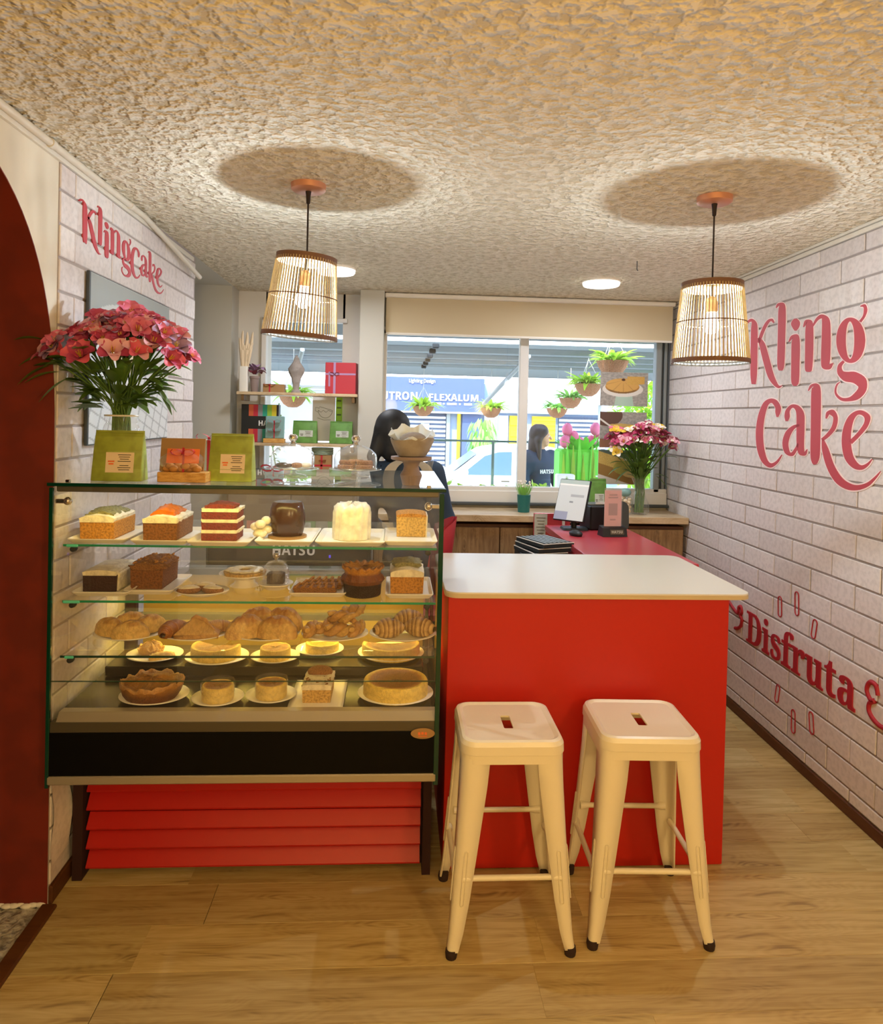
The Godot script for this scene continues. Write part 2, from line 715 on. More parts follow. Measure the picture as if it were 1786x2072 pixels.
	# street
	mat("sign_blue", "4a5c82", 0.7)
	mat("sign_light", "b9c8d8", 0.7)
	mat("facade", "8fa3bf", 0.8)
	mat("white_paint", "f2f2f0", 0.6)
	mat("shutter_dark", "3c4c63", 0.6)
	mat("shutter_white", "dfe6ea", 0.6)
	mat("yellow_paint", "f2c81e", 0.6)
	mat("pergola", "4c5658", 0.7)
	mat("car_paint", "f4f4f2", 0.25)
	mat("car_glass", "5c7c90", 0.1)
	mat("asphalt", "b9b9b4", 0.9)
	mat("terrace", "c9c4b8", 0.9)
	mat("rail", "3c5a50", 0.5)
	mat("lime", "6cd83a", 0.5)
	mat("tulip", "f07aa4", 0.5)


# ---------------------------------------------------------------- camera, sky, lights
func lamp_omni(called: String, at: Vector3, energy: float, c: Color, size := 0.03) -> OmniLight3D:
	var l := OmniLight3D.new()
	l.name = called
	l.position = at
	l.light_energy = energy
	l.light_color = c
	l.light_size = size
	l.omni_range = 12.0
	l.omni_attenuation = 2.0
	l.shadow_enabled = true
	add_child(l, true)
	return l


func lamp_area(called: String, at: Vector3, towards: Vector3, size: Vector2, energy: float, c: Color) -> AreaLight3D:
	var l := AreaLight3D.new()
	l.name = called
	l.area_size = size
	l.light_energy = energy
	l.light_color = c
	l.area_range = 12.0
	l.shadow_enabled = true
	add_child(l, true)
	var up := Vector3.UP if absf(towards.y) < 0.9 else Vector3.FORWARD
	l.transform = Transform3D(Basis.looking_at(towards, up), at)
	return l


func view_and_light() -> void:
	var cam := Camera3D.new()
	cam.name = "camera"
	cam.projection = Camera3D.PROJECTION_FRUSTUM
	cam.near = 0.05
	cam.far = 200.0
	cam.size = 2072.0 / 1450.0 * 0.05
	cam.frustum_offset = Vector2(0, -(1036.0 - 860.3) / 1450.0 * 0.05)
	cam.transform = Transform3D(Basis(Vector3.UP, deg_to_rad(-3.635)) * Basis(Vector3.RIGHT, deg_to_rad(-0.752)) * Basis(Vector3.BACK, deg_to_rad(1.317)), Vector3(0, 1.67, 0))
	add_child(cam)
	cam.current = true
	var we := WorldEnvironment.new()
	we.name = "world_environment"
	var e := Environment.new()
	e.background_mode = Environment.BG_SKY
	var sky := Sky.new()
	var sm := ProceduralSkyMaterial.new()
	sm.sky_top_color = Color(0.72, 0.82, 0.95)
	sm.sky_horizon_color = Color(0.95, 0.97, 1.0)
	sm.ground_horizon_color = Color(0.8, 0.8, 0.78)
	sm.ground_bottom_color = Color(0.6, 0.6, 0.58)
	sm.sky_energy_multiplier = 2.5
	sm.ground_energy_multiplier = 1.0
	sky.sky_material = sm
	e.sky = sky
	e.tonemap_mode = Environment.TONE_MAPPER_LINEAR
	e.tonemap_exposure = 0.82
	e.sdfgi_enabled = true
	e.ssao_enabled = true
	e.ssil_enabled = true
	we.environment = e
	add_child(we)
	var sun := DirectionalLight3D.new()
	sun.name = "sun"
	sun.light_energy = 3.0
	sun.light_color = Color(1.0, 0.97, 0.9)
	sun.light_angular_distance = 1.0
	sun.shadow_enabled = true
	sun.transform = Transform3D(Basis.looking_at(Vector3(0.35, -1.0, -0.75).normalized(), Vector3.UP), Vector3(0, 8, -10))
	add_child(sun)
	# warm globe lamps of the room behind the viewer
	for k in 2:
		var at := Vector3([-0.1, 1.3][k], 1.80, 0.55)
		var t := thing("globe_lamp", ["warm globe pendant behind the viewer, nearer the arch", "warm globe pendant behind the viewer, nearer the brick wall"][k], "pendant lamp", at)
		var b := B.new()
		b.ball(Vector3.ZERO, Vector3(0.11, 0.11, 0.11), 24, 16)
		part("globe", b, M.case_tube, t)
		b = B.new()
		b.tube([Vector3(0, 0.1, 0), Vector3(0, CEIL - 1.80, 0)], 0.004, 6)
		part("cord", b, M.cord, t)
		lamp_omni("globe_light", at, WARM, Color(1.0, 0.84, 0.56), 0.1)


const WARM := 2.15
const PEND := 0.66
const LEDS := 1.4
const CASEL := 0.12


# ---------------------------------------------------------------- the room
func brick_wall(wall: Node3D, x0: float, x1: float, y0: float, y1: float, pitch_x: float, pitch_y: float, off: float, yshift: float) -> void:
	# bricks proud of the mortar in the wall's own plane: x along, y up, z out
	var made := {}
	var row := 0
	var y := y0 - yshift
	while y < y1 - 0.01:
		var lo := maxf(y, y0)
		var hi := minf(y + pitch_y, y1)
		if hi - lo > 0.025:
			var x := x0 - off - (pitch_x * 0.5 if row % 2 else 0.0)
			while x < x1 - 0.005:
				var a := maxf(x, x0)
				var c := minf(x + pitch_x, x1)
				if c - a > 0.03:
					var w := snappedf(c - a - 0.007, 0.001)
					var h := snappedf(hi - lo - 0.009, 0.001)
					var key := "%.3f_%.3f" % [w, h]
					if not made.has(key):
						var b := B.new()
						b.box(Vector3(0, 0, 0.003), Vector3(w, h, 0.008), 0.0028)
						made[key] = b.done()
					var o := mi("brick", made[key], M["brick_%d" % rng.randi_range(0, 3)], wall)
					o.position = Vector3((a + c) / 2 + rng.randf_range(-0.001, 0.001), (lo + hi) / 2, rng.randf_range(-0.0012, 0.0008))
					o.rotation.z = rng.randf_range(-0.004, 0.004)
				x += pitch_x
		y += pitch_y
		row += 1


func ribbon_letter(b: B, strokes: Array, dx: float, dy: float, sc: Vector2, z: float, grow := 0.0) -> void:
	for s in strokes:
		var l := []
		var r := []
		for k in range(0, s.size(), 4):
			l.append(Vector2(s[k], s[k + 1]))
			r.append(Vector2(s[k + 2], s[k + 3]))
		l = smooth_line(l, 4)
		r = smooth_line(r, 4)
		for k in l.size():
			var c: Vector2 = (r[k] - l[k])
			var n := c.normalized() * grow
			l[k] = (l[k] - n) * sc + Vector2(dx, dy)
			r[k] = (r[k] + n) * sc + Vector2(dx, dy)
		for k in l.size() - 1:
			var p := [l[k], r[k], r[k + 1], l[k + 1]]
			var q := []
			for v in p:
				q.append(Vector3(v.x, v.y, z))
			b.quadn(q[0], q[1], q[2], q[3], Vector3.BACK)
			for e in [[0, 3], [1, 2]]:
				var u: Vector3 = q[e[0]]
				var v: Vector3 = q[e[1]]
				var d: Vector3 = (q[0] - q[1]) if e[0] == 0 else (q[1] - q[0])
				b.quadn(u, v, v - Vector3(0, 0, z - 0.004), u - Vector3(0, 0, z - 0.004), d)


func setting() -> void:
	# floor: boards across the room on a dark bed
	var b := B.new()
	b.box(Vector3(0.46, -0.0585, -1.1), Vector3(3.2, 0.1, 8.3))
	var fl := struct("floor", b, M.floor_gap)
	var meshes := {}
	var rowz := 0.55
	var row := 0
	while rowz > -5.2:
		var x := XL + 0.02 - rng.randf_range(0.1, 1.0)
		if row % 2 == 1:
			x -= 0.3
		while x < 2.06:
			var a := maxf(x, XL - 0.0)
			var c := minf(x + 1.25, 2.06)
			if c - a > 0.04:
				var w := snappedf(c - a - 0.0004, 0.01)
				if not meshes.has(w):
					var q := B.new()
					q.box(Vector3(0, -0.006, 0), Vector3(w, 0.012, 0.1992), 0.0008)
					meshes[w] = q.done()
				var o := mi("floor_plank", meshes[w], M["floor_%d" % rng.randi_range(0, 4)], fl)
				o.position = Vector3((a + c) / 2, 0, rowz)
			x += 1.25
		rowz -= 0.2
		row += 1
	# stony paving beyond the arch, and its wooden threshold
	b = B.new()
	b.box(Vector3(-1.95, -0.068, -0.2), Vector3(1.62, 0.1, 6.4))
	var st := struct("floor_passage", b, M.stone)
	var q := B.new()
	q.surf(60, 90, func(u: float, v: float) -> Vector3:
		var p := Vector3(-1.15 - 0.6 * v, 0, -2.452 + 1.9 * u)
		p.y = -0.008 + 0.012 * absf(sin(p.x * 61.0 + sin(p.z * 47.0) * 1.4) * sin(p.z * 58.0 + sin(p.x * 39.0)))
		return p)
	var rub := part("paving_pebbles", q, M.stone, st)
	tag(rub, "", "", "", "stuff")
	b = B.new()
	b.box(Vector3(-1.119, 0.004, -1.7), Vector3(0.05, 0.014, 1.5), 0.004)
	struct("trim_threshold", b, M.baseboard_dark)
	b = B.new()
	for k in 9:
		var u := -1.32 + k * 0.021
		b.ball(Vector3(u, 0.004, -2.452 + 0.006 * sin(k * 2.3)), Vector3(0.02, 0.008, 0.011), 8, 5)
	struct("trim_plaster_edge", b, M.white_matte)

	# ceiling, a slab with rough plaster below; smooth over the side passage
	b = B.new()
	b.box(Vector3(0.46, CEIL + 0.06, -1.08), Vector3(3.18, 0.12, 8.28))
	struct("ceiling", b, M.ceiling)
	b = B.new()
	b.box(Vector3(-1.92, CEIL + 0.06, -1.08), Vector3(1.578, 0.12, 8.28))
	struct("ceiling_passage", b, M.smooth_ceiling)

	# right wall of white painted bricks with red lettering
	var a := deg_to_rad(0.985)
	b = B.new()
	b.box(Vector3(1.4, CEIL / 2, -0.06), Vector3(8.2, CEIL + 0.1, 0.12))
	var wr := struct("wall_right", b, M.mortar)
	wr.position = Vector3(1.967, 0, -2.7)
	wr.rotation.y = -(PI / 2 + a)
	brick_wall(wr, -2.47, 0.75, 0.055, 2.487, 0.335, 0.1092, 0.1, 0.05)
	b = B.new()
	b.box(Vector3(0.5, 0.027, 0.007), Vector3(6.0, 0.054, 0.014), 0.003)
	var bs := struct("baseboard_right", b, M.baseboard_dark)
	bs.transform = wr.transform
	b = B.new()
	b.box(Vector3(0.5, 2.497, 0.006), Vector3(6.0, 0.02, 0.014), 0.002)
	b.box(Vector3(0.5, 2.516, 0.009), Vector3(6.0, 0.012, 0.02), 0.002)
	var tr := struct("trim_right", b, M.trim_white)
	tr.transform = wr.transform

	# left wall: arched opening near the viewer, brick beyond it
	var poly := PackedVector2Array()  # x = -z, y up
	poly.append(Vector2(-3.0, 0))
	poly.append(Vector2(0.944, 0))
	for k in 41:
		var t := PI * k / 40
		var cx := -cos(t)
		var sy := sin(t)
		var ex := signf(cx) * pow(absf(cx), 2.0 / 2.45)
		poly.append(Vector2(1.7 + 0.756 * ex, 1.55 + 0.88 * pow(sy, 2.0 / 2.45)))
	poly.append(Vector2(2.456, 0))
	poly.append(Vector2(4.06, 0))
	poly.append(Vector2(4.06, CEIL))
	poly.append(Vector2(-3.0, CEIL))
	b = B.new()
	b.prism(poly, -0.45, 0.0)
	var wl := struct("wall_left", b, M.cream_wall)
	wl.position = Vector3(XL, 0, 0)
	wl.rotation.y = PI / 2
	b = B.new()
	var arch := PackedVector2Array()
	arch.append(Vector2(0.944, 0))
	for k in 41:
		var t := PI * k / 40
		var cx := -cos(t)
		arch.append(Vector2(1.7 + 0.756 * signf(cx) * pow(absf(cx), 2.0 / 2.45), 1.55 + 0.88 * pow(sin(t), 2.0 / 2.45)))
	arch.append(Vector2(2.456, 0))
	for k in arch.size() - 1:
		var p0 := arch[k]
		var p1 := arch[k + 1]
		var m := Vector2(1.7, 1.2)
		var i0 := p0 + (m - p0).normalized() * 0.004
		var i1 := p1 + (m - p1).normalized() * 0.004
		b.quadn(Vector3(i0.x, i0.y, -0.45), Vector3(i1.x, i1.y, -0.45), Vector3(i1.x, i1.y, 0.001), Vector3(i0.x, i0.y, 0.001), Vector3(m.x - p0.x, m.y - p0.y, 0), 1)
		b.quadn(Vector3(i0.x, i0.y, 0.001), Vector3(i1.x, i1.y, 0.001), Vector3(p1.x, p1.y, 0.001), Vector3(p0.x, p0.y, 0.001), Vector3.BACK)
	part("arch_lining", b, M.red_paint, wl)
	b = B.new()
	b.box(Vector3(3.258, CEIL / 2, 0.001), Vector3(1.6, CEIL, 0.002))
	part("mortar_bed", b, M.mortar, wl)
	brick_wall(wl, 2.458, 4.058, 0.06, 2.482, 0.325, 0.1125, 0.05, 0.03)
	b = B.new()
	b.box(Vector3(0.9, 2.492, 0.006), Vector3(6.2, 0.022, 0.014), 0.002)
	var tl := struct("trim_left", b, M.trim_white)
	tl.transform = wl.transform
	b = B.new()
	b.box(Vector3(2.93, 0.03, 0.008), Vector3(0.94, 0.06, 0.014), 0.003)
	b.box(Vector3(3.5, 0.03, 0.008), Vector3(1.1, 0.06, 0.012), 0.003)
	var bl := struct("baseboard_left", b, M.baseboard_dark)
	bl.transform = wl.transform
	# loose paper edge at the foot of the wall end
	b = B.new()
	b.surf(4, 12, func(u: float, v: float) -> Vector3: return Vector3(XL + 0.012 + 0.012 * sin(v * 5.0) * u, 0.13 + 0.32 * v, -2.462 - 0.12 * u + 0.01 * sin(v * 9.0)))
	struct("trim_paper_edge", b, M.brick_2)

	# side passage and the outer shell
	b = B.new()
	b.box(Vector3(-1.92, CEIL / 2, -5.09), Vector3(1.578, CEIL, 0.24))
	struct("wall_passage_end", b, M.grey_wall)
	b = B.new()
	b.box(Vector3(-2.76, CEIL / 2, -1.1), Vector3(0.12, CEIL + 0.2, 8.4))
	struct("wall_outer_left", b, M.cream_wall)
	b = B.new()
	b.box(Vector3(-0.3, CEIL / 2, 3.06), Vector3(5.1, CEIL + 0.2, 0.12))
	struct("wall_behind_viewer", b, M.cream_wall)
	b = B.new()
	b.box(Vector3(-1.95, CEIL / 2, -3.0), Vector3(1.5, CEIL, 0.12))
	struct("wall_passage_side", b, M.cream_wall)

	# window wall: nook, pillar, big window
	var zc := ZB - 0.1
	b = B.new()
	b.box(Vector3(-1.06, CEIL / 2, zc), Vector3(0.26, CEIL, 0.2))
	b.box(Vector3(-0.245, CEIL / 2, zc), Vector3(0.30, CEIL, 0.2))
	b.box(Vector3(-0.66, 2.43, zc), Vector3(0.56, 0.19, 0.2))
	b.box(Vector3(-0.66, 0.6, zc), Vector3(0.56, 1.2, 0.2))
	b.box(Vector3(0.95, 2.40, zc), Vector3(2.12, 0.25, 0.2))
	b.box(Vector3(0.95, 0.52, zc), Vector3(2.12, 1.04, 0.2))
	b.box(Vector3(2.1, CEIL / 2, zc), Vector3(0.12, CEIL, 0.2))
	struct("wall_window", b, M.white_wall)
	b = B.new()
	b.box(Vector3(-0.18, CEIL / 2, -5.06), Vector3(0.165, CEIL, 0.24), 0.004)
	struct("wall_pillar", b, M.grey_wall)
	# main window
	b = B.new()
	b.box(Vector3(0.945, 1.095, ZB), Vector3(2.1, 0.09, 0.09), 0.006)
	b.box(Vector3(0.945, 1.152, ZB + 0.005), Vector3(2.1, 0.03, 0.06), 0.004)
	b.box(Vector3(-0.093, 1.7, ZB), Vector3(0.035, 1.2, 0.08), 0.004)
	b.box(Vector3(0.945, 2.262, ZB), Vector3(2.1, 0.03, 0.08), 0.004)
	var w1 := struct("window_1", b, M.frame_white)
	b = B.new()
	b.box(Vector3(0.918, 1.7, ZB), Vector3(0.066, 1.12, 0.06), 0.006)
	part("mullion", b, M.frame_white, w1)
	b = B.new()
	b.box(Vector3(1.915, 1.7, ZB), Vector3(0.045, 1.12, 0.07), 0.006)
	b.box(Vector3(1.972, 1.7, ZB - 0.01), Vector3(0.024, 1.12, 0.05), 0.004)
	part("sliding_frame", b, M.frame_grey, w1)
	b = B.new()
	b.box(Vector3(1.946, 1.7, ZB - 0.02), Vector3(0.022, 1.12, 0.05), 0.002)
	b.box(Vector3(1.99, 1.7, ZB - 0.02), Vector3(0.012, 1.12, 0.05), 0.002)
	part("window_track", b, M.frame_dark, w1)
	for k in 2:
		b = B.new()
		b.xf = Transform3D(Basis(), Vector3([0.40, 1.42][k], 1.7, ZB - 0.005))
		b.uvquad([0.97, 0.94][k], 1.1)
		part("pane", b, M.window_glass, w1)
	# nook window
	b = B.new()
	b.box(Vector3(-0.945, 1.76, ZB), Vector3(0.035, 1.16, 0.08), 0.004)
	b.box(Vector3(-0.66, 2.33, ZB), Vector3(0.6, 0.03, 0.08), 0.004)
	b.box(Vector3(-0.66, 1.21, ZB), Vector3(0.6, 0.04, 0.08), 0.004)
	var w2 := struct("window_2", b, M.frame_white)
	b = B.new()
	b.xf = Transform3D(Basis(), Vector3(-0.66, 1.77, ZB - 0.005))
	b.uvquad(0.54, 1.1)
	part("pane", b, M.window_glass, w2)
	# ledge along the big window
	b = B.new()
	b.box(Vector3(0.95, 1.045, ZB + 0.03), Vector3(2.1, 0.02, 0.1), 0.004)
	struct("window_sill", b, M.frame_dark)


func conduit() -> void:
	var b := B.new()
	var pts := [Vector3(XL + 0.02, CEIL - 0.018, 0.5), Vector3(XL + 0.022, CEIL - 0.018, -3.2), Vector3(XL + 0.035, CEIL - 0.055, -3.45), Vector3(XL + 0.05, 2.392, -3.98)]
	b.tube(pts, 0.0125, 10)
	var o := solo("conduit_pipe", b, M.pipe_white, "cream cable pipe running under the ceiling above the small sign, its end hanging loose", "pipe")
	for k in 4:
		b = B.new()
		b.xf = Transform3D(Basis(Vector3.RIGHT, PI / 2), Vector3(XL + 0.021, CEIL - 0.018, -1.0 - k * 0.68))
		b.lathe([Vector2(0, -0.012), Vector2(0.0155, -0.012), Vector2(0.0155, 0.012), Vector2(0, 0.012)], 12)
		part("clamp", b, M.trim_white, o)


func signs() -> void:
	var spec := [["K", 0, 0], ["l", 0, 0], ["i", 0, 0], ["n", 0, 0], ["g", 0, 0], ["C", 0, 0], ["a", 0, 0], ["k", 0, 0], ["e", 0, 0]]
	var a := deg_to_rad(0.985)
	var s := thing("wall_lettering", "large two-line red Kling Cake lettering on the white brick wall beside the right pendant lamp", "lettering", Vector3(1.967, 0, -2.7), -(PI / 2 + a))
	for q in spec:
		var b := B.new()
		ribbon_letter(b, LET[q[0]], -1.28, 0, Vector2.ONE, 0.0098)
		part("letter_%s" % q[0].to_lower(), b, M.letter_red, s)
		b = B.new()
		ribbon_letter(b, LET[q[0]], -1.28, 0, Vector2.ONE, 0.0088, 0.006)
		part("letter_outline", b, M.letter_edge, s)
	# small one-line copy on the other wall
	s = thing("wall_lettering", "small one-line red Kling Cake lettering high on the brick wall above the grey poster", "lettering", Vector3(XL, 0, 0), PI / 2)
	for q in spec:
		var b := B.new()
		if q[0] == "a" or q[0] == "k" or q[0] == "e" or q[0] == "C":
			ribbon_letter(b, LET[q[0]], 3.02, 1.709, Vector2(0.41, 0.36), 0.0098)
		else:
			ribbon_letter(b, LET[q[0]], 2.595, 1.503, Vector2(0.45, 0.40), 0.0098)
		part("letter_%s" % q[0].to_lower(), b, M.letter_red, s)
	# Disfruta
	s = thing("wall_lettering", "deep red Disfruta lettering with curls and sprinkles low on the white brick wall", "lettering", Vector3(1.967, 0, -2.7), -(PI / 2 + a))
	var font := SystemFont.new()
	font.font_names = PackedStringArray(["Droid Serif"])
	font.font_weight = 700
	var px := 0.235 / 64.0
	var total := font.get_string_size("Disfruta", HORIZONTAL_ALIGNMENT_LEFT, -1, 64).x * px
	var fit := 0.985 / total
	var x := -1.28 + 0.105
	for ch in "Disfruta":
		var t := TextMesh.new()
		t.text = ch
		t.font = font
		t.font_size = 64
		t.pixel_size = px
		t.depth = 0.006
		t.horizontal_alignment = HORIZONTAL_ALIGNMENT_LEFT
		t.vertical_alignment = VERTICAL_ALIGNMENT_BOTTOM
		var o := mi("letter_%s" % ch.to_lower(), t, M.letter_deep, s)
		o.scale.x = fit
		o.position = Vector3(x, 0.455 - font.get_descent(64) * px, 0.0085)
		x += font.get_string_size(ch, HORIZONTAL_ALIGNMENT_LEFT, -1, 64).x * px * fit
	var curl := func(pts: Array) -> B:
		var b := B.new()
		var v := []
		for p in pts:
			v.append(Vector3(p[0] - 1.28, p[1], 0.0085))
		v = smooth_line(v, 5)
		for i in v.size():
			v[i].z = 0.0075
		b.tube(v, 0.0105, 6)
		return b
	part("swash", curl.call([[-0.145, 0.625], [-0.008, 0.575], [0.012, 0.615], [0.04, 0.622], [0.05, 0.595], [0.03, 0.575], [0.052, 0.555], [0.04, 0.515], [0.0, 0.49], [-0.03, 0.482]]), M.letter_deep, s)
	part("swash", curl.call([[1.23, 0.585], [1.215, 0.62], [1.175, 0.618], [1.16, 0.58], [1.185, 0.55], [1.21, 0.555], [1.18, 0.535], [1.178, 0.50], [1.215, 0.475], [1.27, 0.47], [1.34, 0.50]]), M.letter_deep, s)
	for d in [[0.453, 0.787, 0.459, 0.687], [0.609, 0.852, 0.616, 0.735], [0.775, 0.757, 0.758, 0.673], [0.465, 0.335, 0.447, 0.248], [0.61, 0.273, 0.613, 0.157], [0.76, 0.322, 0.774, 0.225]]:
		var p0 := Vector2(d[0] - 1.28, d[1])
		var p1 := Vector2(d[2] - 1.28, d[3])
		var e := (p1 - p0).normalized()
		var n := Vector2(-e.y, e.x) * 0.017
		var b := B.new()
		var loop := []
		for i in 25:
			var t := TAU * i / 24
			var c := p0.lerp(p1, 0.16) if cos(t) < 0 else p0.lerp(p1, 0.84)
			var v := c + e * cos(t) * 0.017 + n * sin(t)
			loop.append(Vector3(v.x, v.y, 0.0085))
		b.tube(loop, 0.003, 5, false)
		part("sprinkle", b, M.letter_deep, s)

func letters() -> void:
	LET = {
	"K": [[-0.003,2.223,.003,2.221,.012,2.247,.031,2.236,.065,2.255,.062,2.239,.121,2.229,.069,2.228,.139,2.184,.063,2.193,.144,2.069,.065,2.077,.146,1.939,.071,1.944,.135,1.884,.087,1.887], [.307,2.199,.319,2.202,.290,2.211,.297,2.224,.268,2.209,.245,2.223,.230,2.181,.198,2.193,.197,2.142,.163,2.152,.167,2.107,.139,2.115], [.166,2.139,.143,2.136,.225,2.099,.164,2.095,.278,2.015,.208,2.011,.326,1.931,.263,1.923,.360,1.888,.321,1.876,.387,1.866,.380,1.853,.417,1.867,.419,1.864]],
	"l": [[.329,2.278,.337,2.274,.347,2.296,.362,2.282,.411,2.288,.367,2.283,.431,2.240,.357,2.251,.433,2.119,.359,2.128,.432,1.975,.362,1.981,.414,1.942,.379,1.945]],
	"i": [[.537,2.193,.515,2.195,.560,2.178,.494,2.186,.568,2.161,.486,2.171,.559,2.145,.499,2.153,.538,2.132,.521,2.134], [.465,2.085,.473,2.082,.490,2.112,.507,2.100,.552,2.111,.510,2.102,.572,2.067,.496,2.075,.575,1.958,.499,1.964,.574,1.878,.504,1.882,.551,1.857,.524,1.859]],
	"n": [[.597,2.144,.605,2.141,.615,2.174,.633,2.162,.674,2.162,.625,2.161,.688,2.105,.619,2.113,.691,2.006,.622,2.013,.686,1.932,.625,1.938,.667,1.920,.641,1.922], [.678,2.139,.687,2.135,.704,2.169,.721,2.158,.750,2.183,.752,2.164,.811,2.157,.757,2.154,.827,2.096,.759,2.104,.830,1.967,.759,1.974,.815,1.939,.773,1.931,.816,1.943,.833,1.923,.852,1.950,.855,1.947]],
	"g": [[1.079,2.029,1.005,2.037,1.076,2.004,1.005,2.016,1.068,1.982,1.003,1.997,1.054,1.963,.999,1.980,1.034,1.949,.993,1.968,1.010,1.941,.986,1.960,.984,1.940,.978,1.958,.958,1.945,.970,1.962,.932,1.957,.962,1.970,.909,1.975,.955,1.984,.891,1.997,.949,2.002,.879,2.023,.945,2.022,.874,2.050,.943,2.043,.876,2.076,.943,2.065,.886,2.100,.945,2.084,.902,2.119,.949,2.101,.923,2.132,.955,2.113,.948,2.139,.962,2.120,.975,2.138,.970,2.122,1.001,2.131,.978,2.118,1.026,2.118,.986,2.109,1.047,2.100,.994,2.095,1.063,2.078,.999,2.078,1.074,2.054,1.003,2.058,1.079,2.029,1.005,2.037], [1.038,2.179,1.040,2.175,1.071,2.181,1.059,2.171,1.087,2.155,1.063,2.159,1.072,2.127,1.058,2.134,1.047,2.107,1.033,2.115], [.941,1.948,.928,1.956,.920,1.929,.892,1.936,.929,1.909,.891,1.899,.959,1.903,.938,1.865,1.023,1.898,1.000,1.854,1.090,1.867,1.030,1.842,1.096,1.818,1.043,1.830,1.051,1.784,1.019,1.809,.989,1.774,.981,1.791,.924,1.778,.930,1.790,.881,1.802,.894,1.807,.872,1.828,.885,1.827,.886,1.853,.895,1.849,.913,1.862,.915,1.860]],
	"C": [[.369,1.704,.386,1.703,.357,1.728,.407,1.726,.355,1.750,.409,1.757,.332,1.771,.366,1.791,.308,1.778,.298,1.801,.278,1.765,.229,1.781,.251,1.718,.182,1.728,.236,1.661,.158,1.665,.235,1.600,.153,1.597,.251,1.533,.175,1.521,.285,1.479,.232,1.459,.325,1.460,.320,1.436,.377,1.474,.396,1.466,.432,1.512,.439,1.510]],
	"a": [[.460,1.683,.483,1.683,.449,1.709,.499,1.706,.462,1.742,.497,1.733,.513,1.766,.522,1.750,.580,1.759,.548,1.741,.628,1.722,.561,1.715,.636,1.654,.565,1.653,.636,1.577,.571,1.572,.640,1.537,.593,1.523,.638,1.533,.653,1.520,.664,1.551,.668,1.549], [.593,1.660,.587,1.669,.549,1.647,.530,1.661,.514,1.616,.464,1.628,.493,1.573,.436,1.572,.505,1.536,.463,1.521,.524,1.527,.537,1.510,.559,1.553,.580,1.547,.577,1.575,.592,1.572]],
	"k": [[.656,1.832,.662,1.829,.679,1.858,.692,1.847,.737,1.860,.703,1.846,.764,1.822,.686,1.824,.770,1.670,.690,1.670,.772,1.533,.694,1.529,.757,1.494,.708,1.491,.743,1.482,.723,1.480], [.808,1.699,.819,1.697,.816,1.728,.836,1.716,.869,1.737,.847,1.714,.902,1.703,.869,1.701,.890,1.655,.859,1.662,.842,1.617,.820,1.628,.794,1.594,.778,1.604], [.797,1.604,.784,1.601,.838,1.561,.789,1.550,.883,1.493,.830,1.475,.939,1.443,.895,1.416,.994,1.421,.975,1.391,1.053,1.416,1.056,1.394,1.116,1.431,1.128,1.418,1.162,1.458,1.173,1.452,1.201,1.487,1.204,1.485]],
	"e": [[.989,1.601,1.010,1.589,1.043,1.637,1.064,1.626,1.085,1.676,1.113,1.667,1.090,1.701,1.127,1.708,1.069,1.714,1.079,1.732,1.041,1.714,1.027,1.730,1.017,1.691,.976,1.704,1.002,1.645,.943,1.650,1.003,1.592,.938,1.586,1.020,1.541,.963,1.523,1.050,1.512,1.020,1.487,1.079,1.502,1.081,1.483,1.113,1.512,1.124,1.504,1.146,1.533,1.149,1.531]],
	}



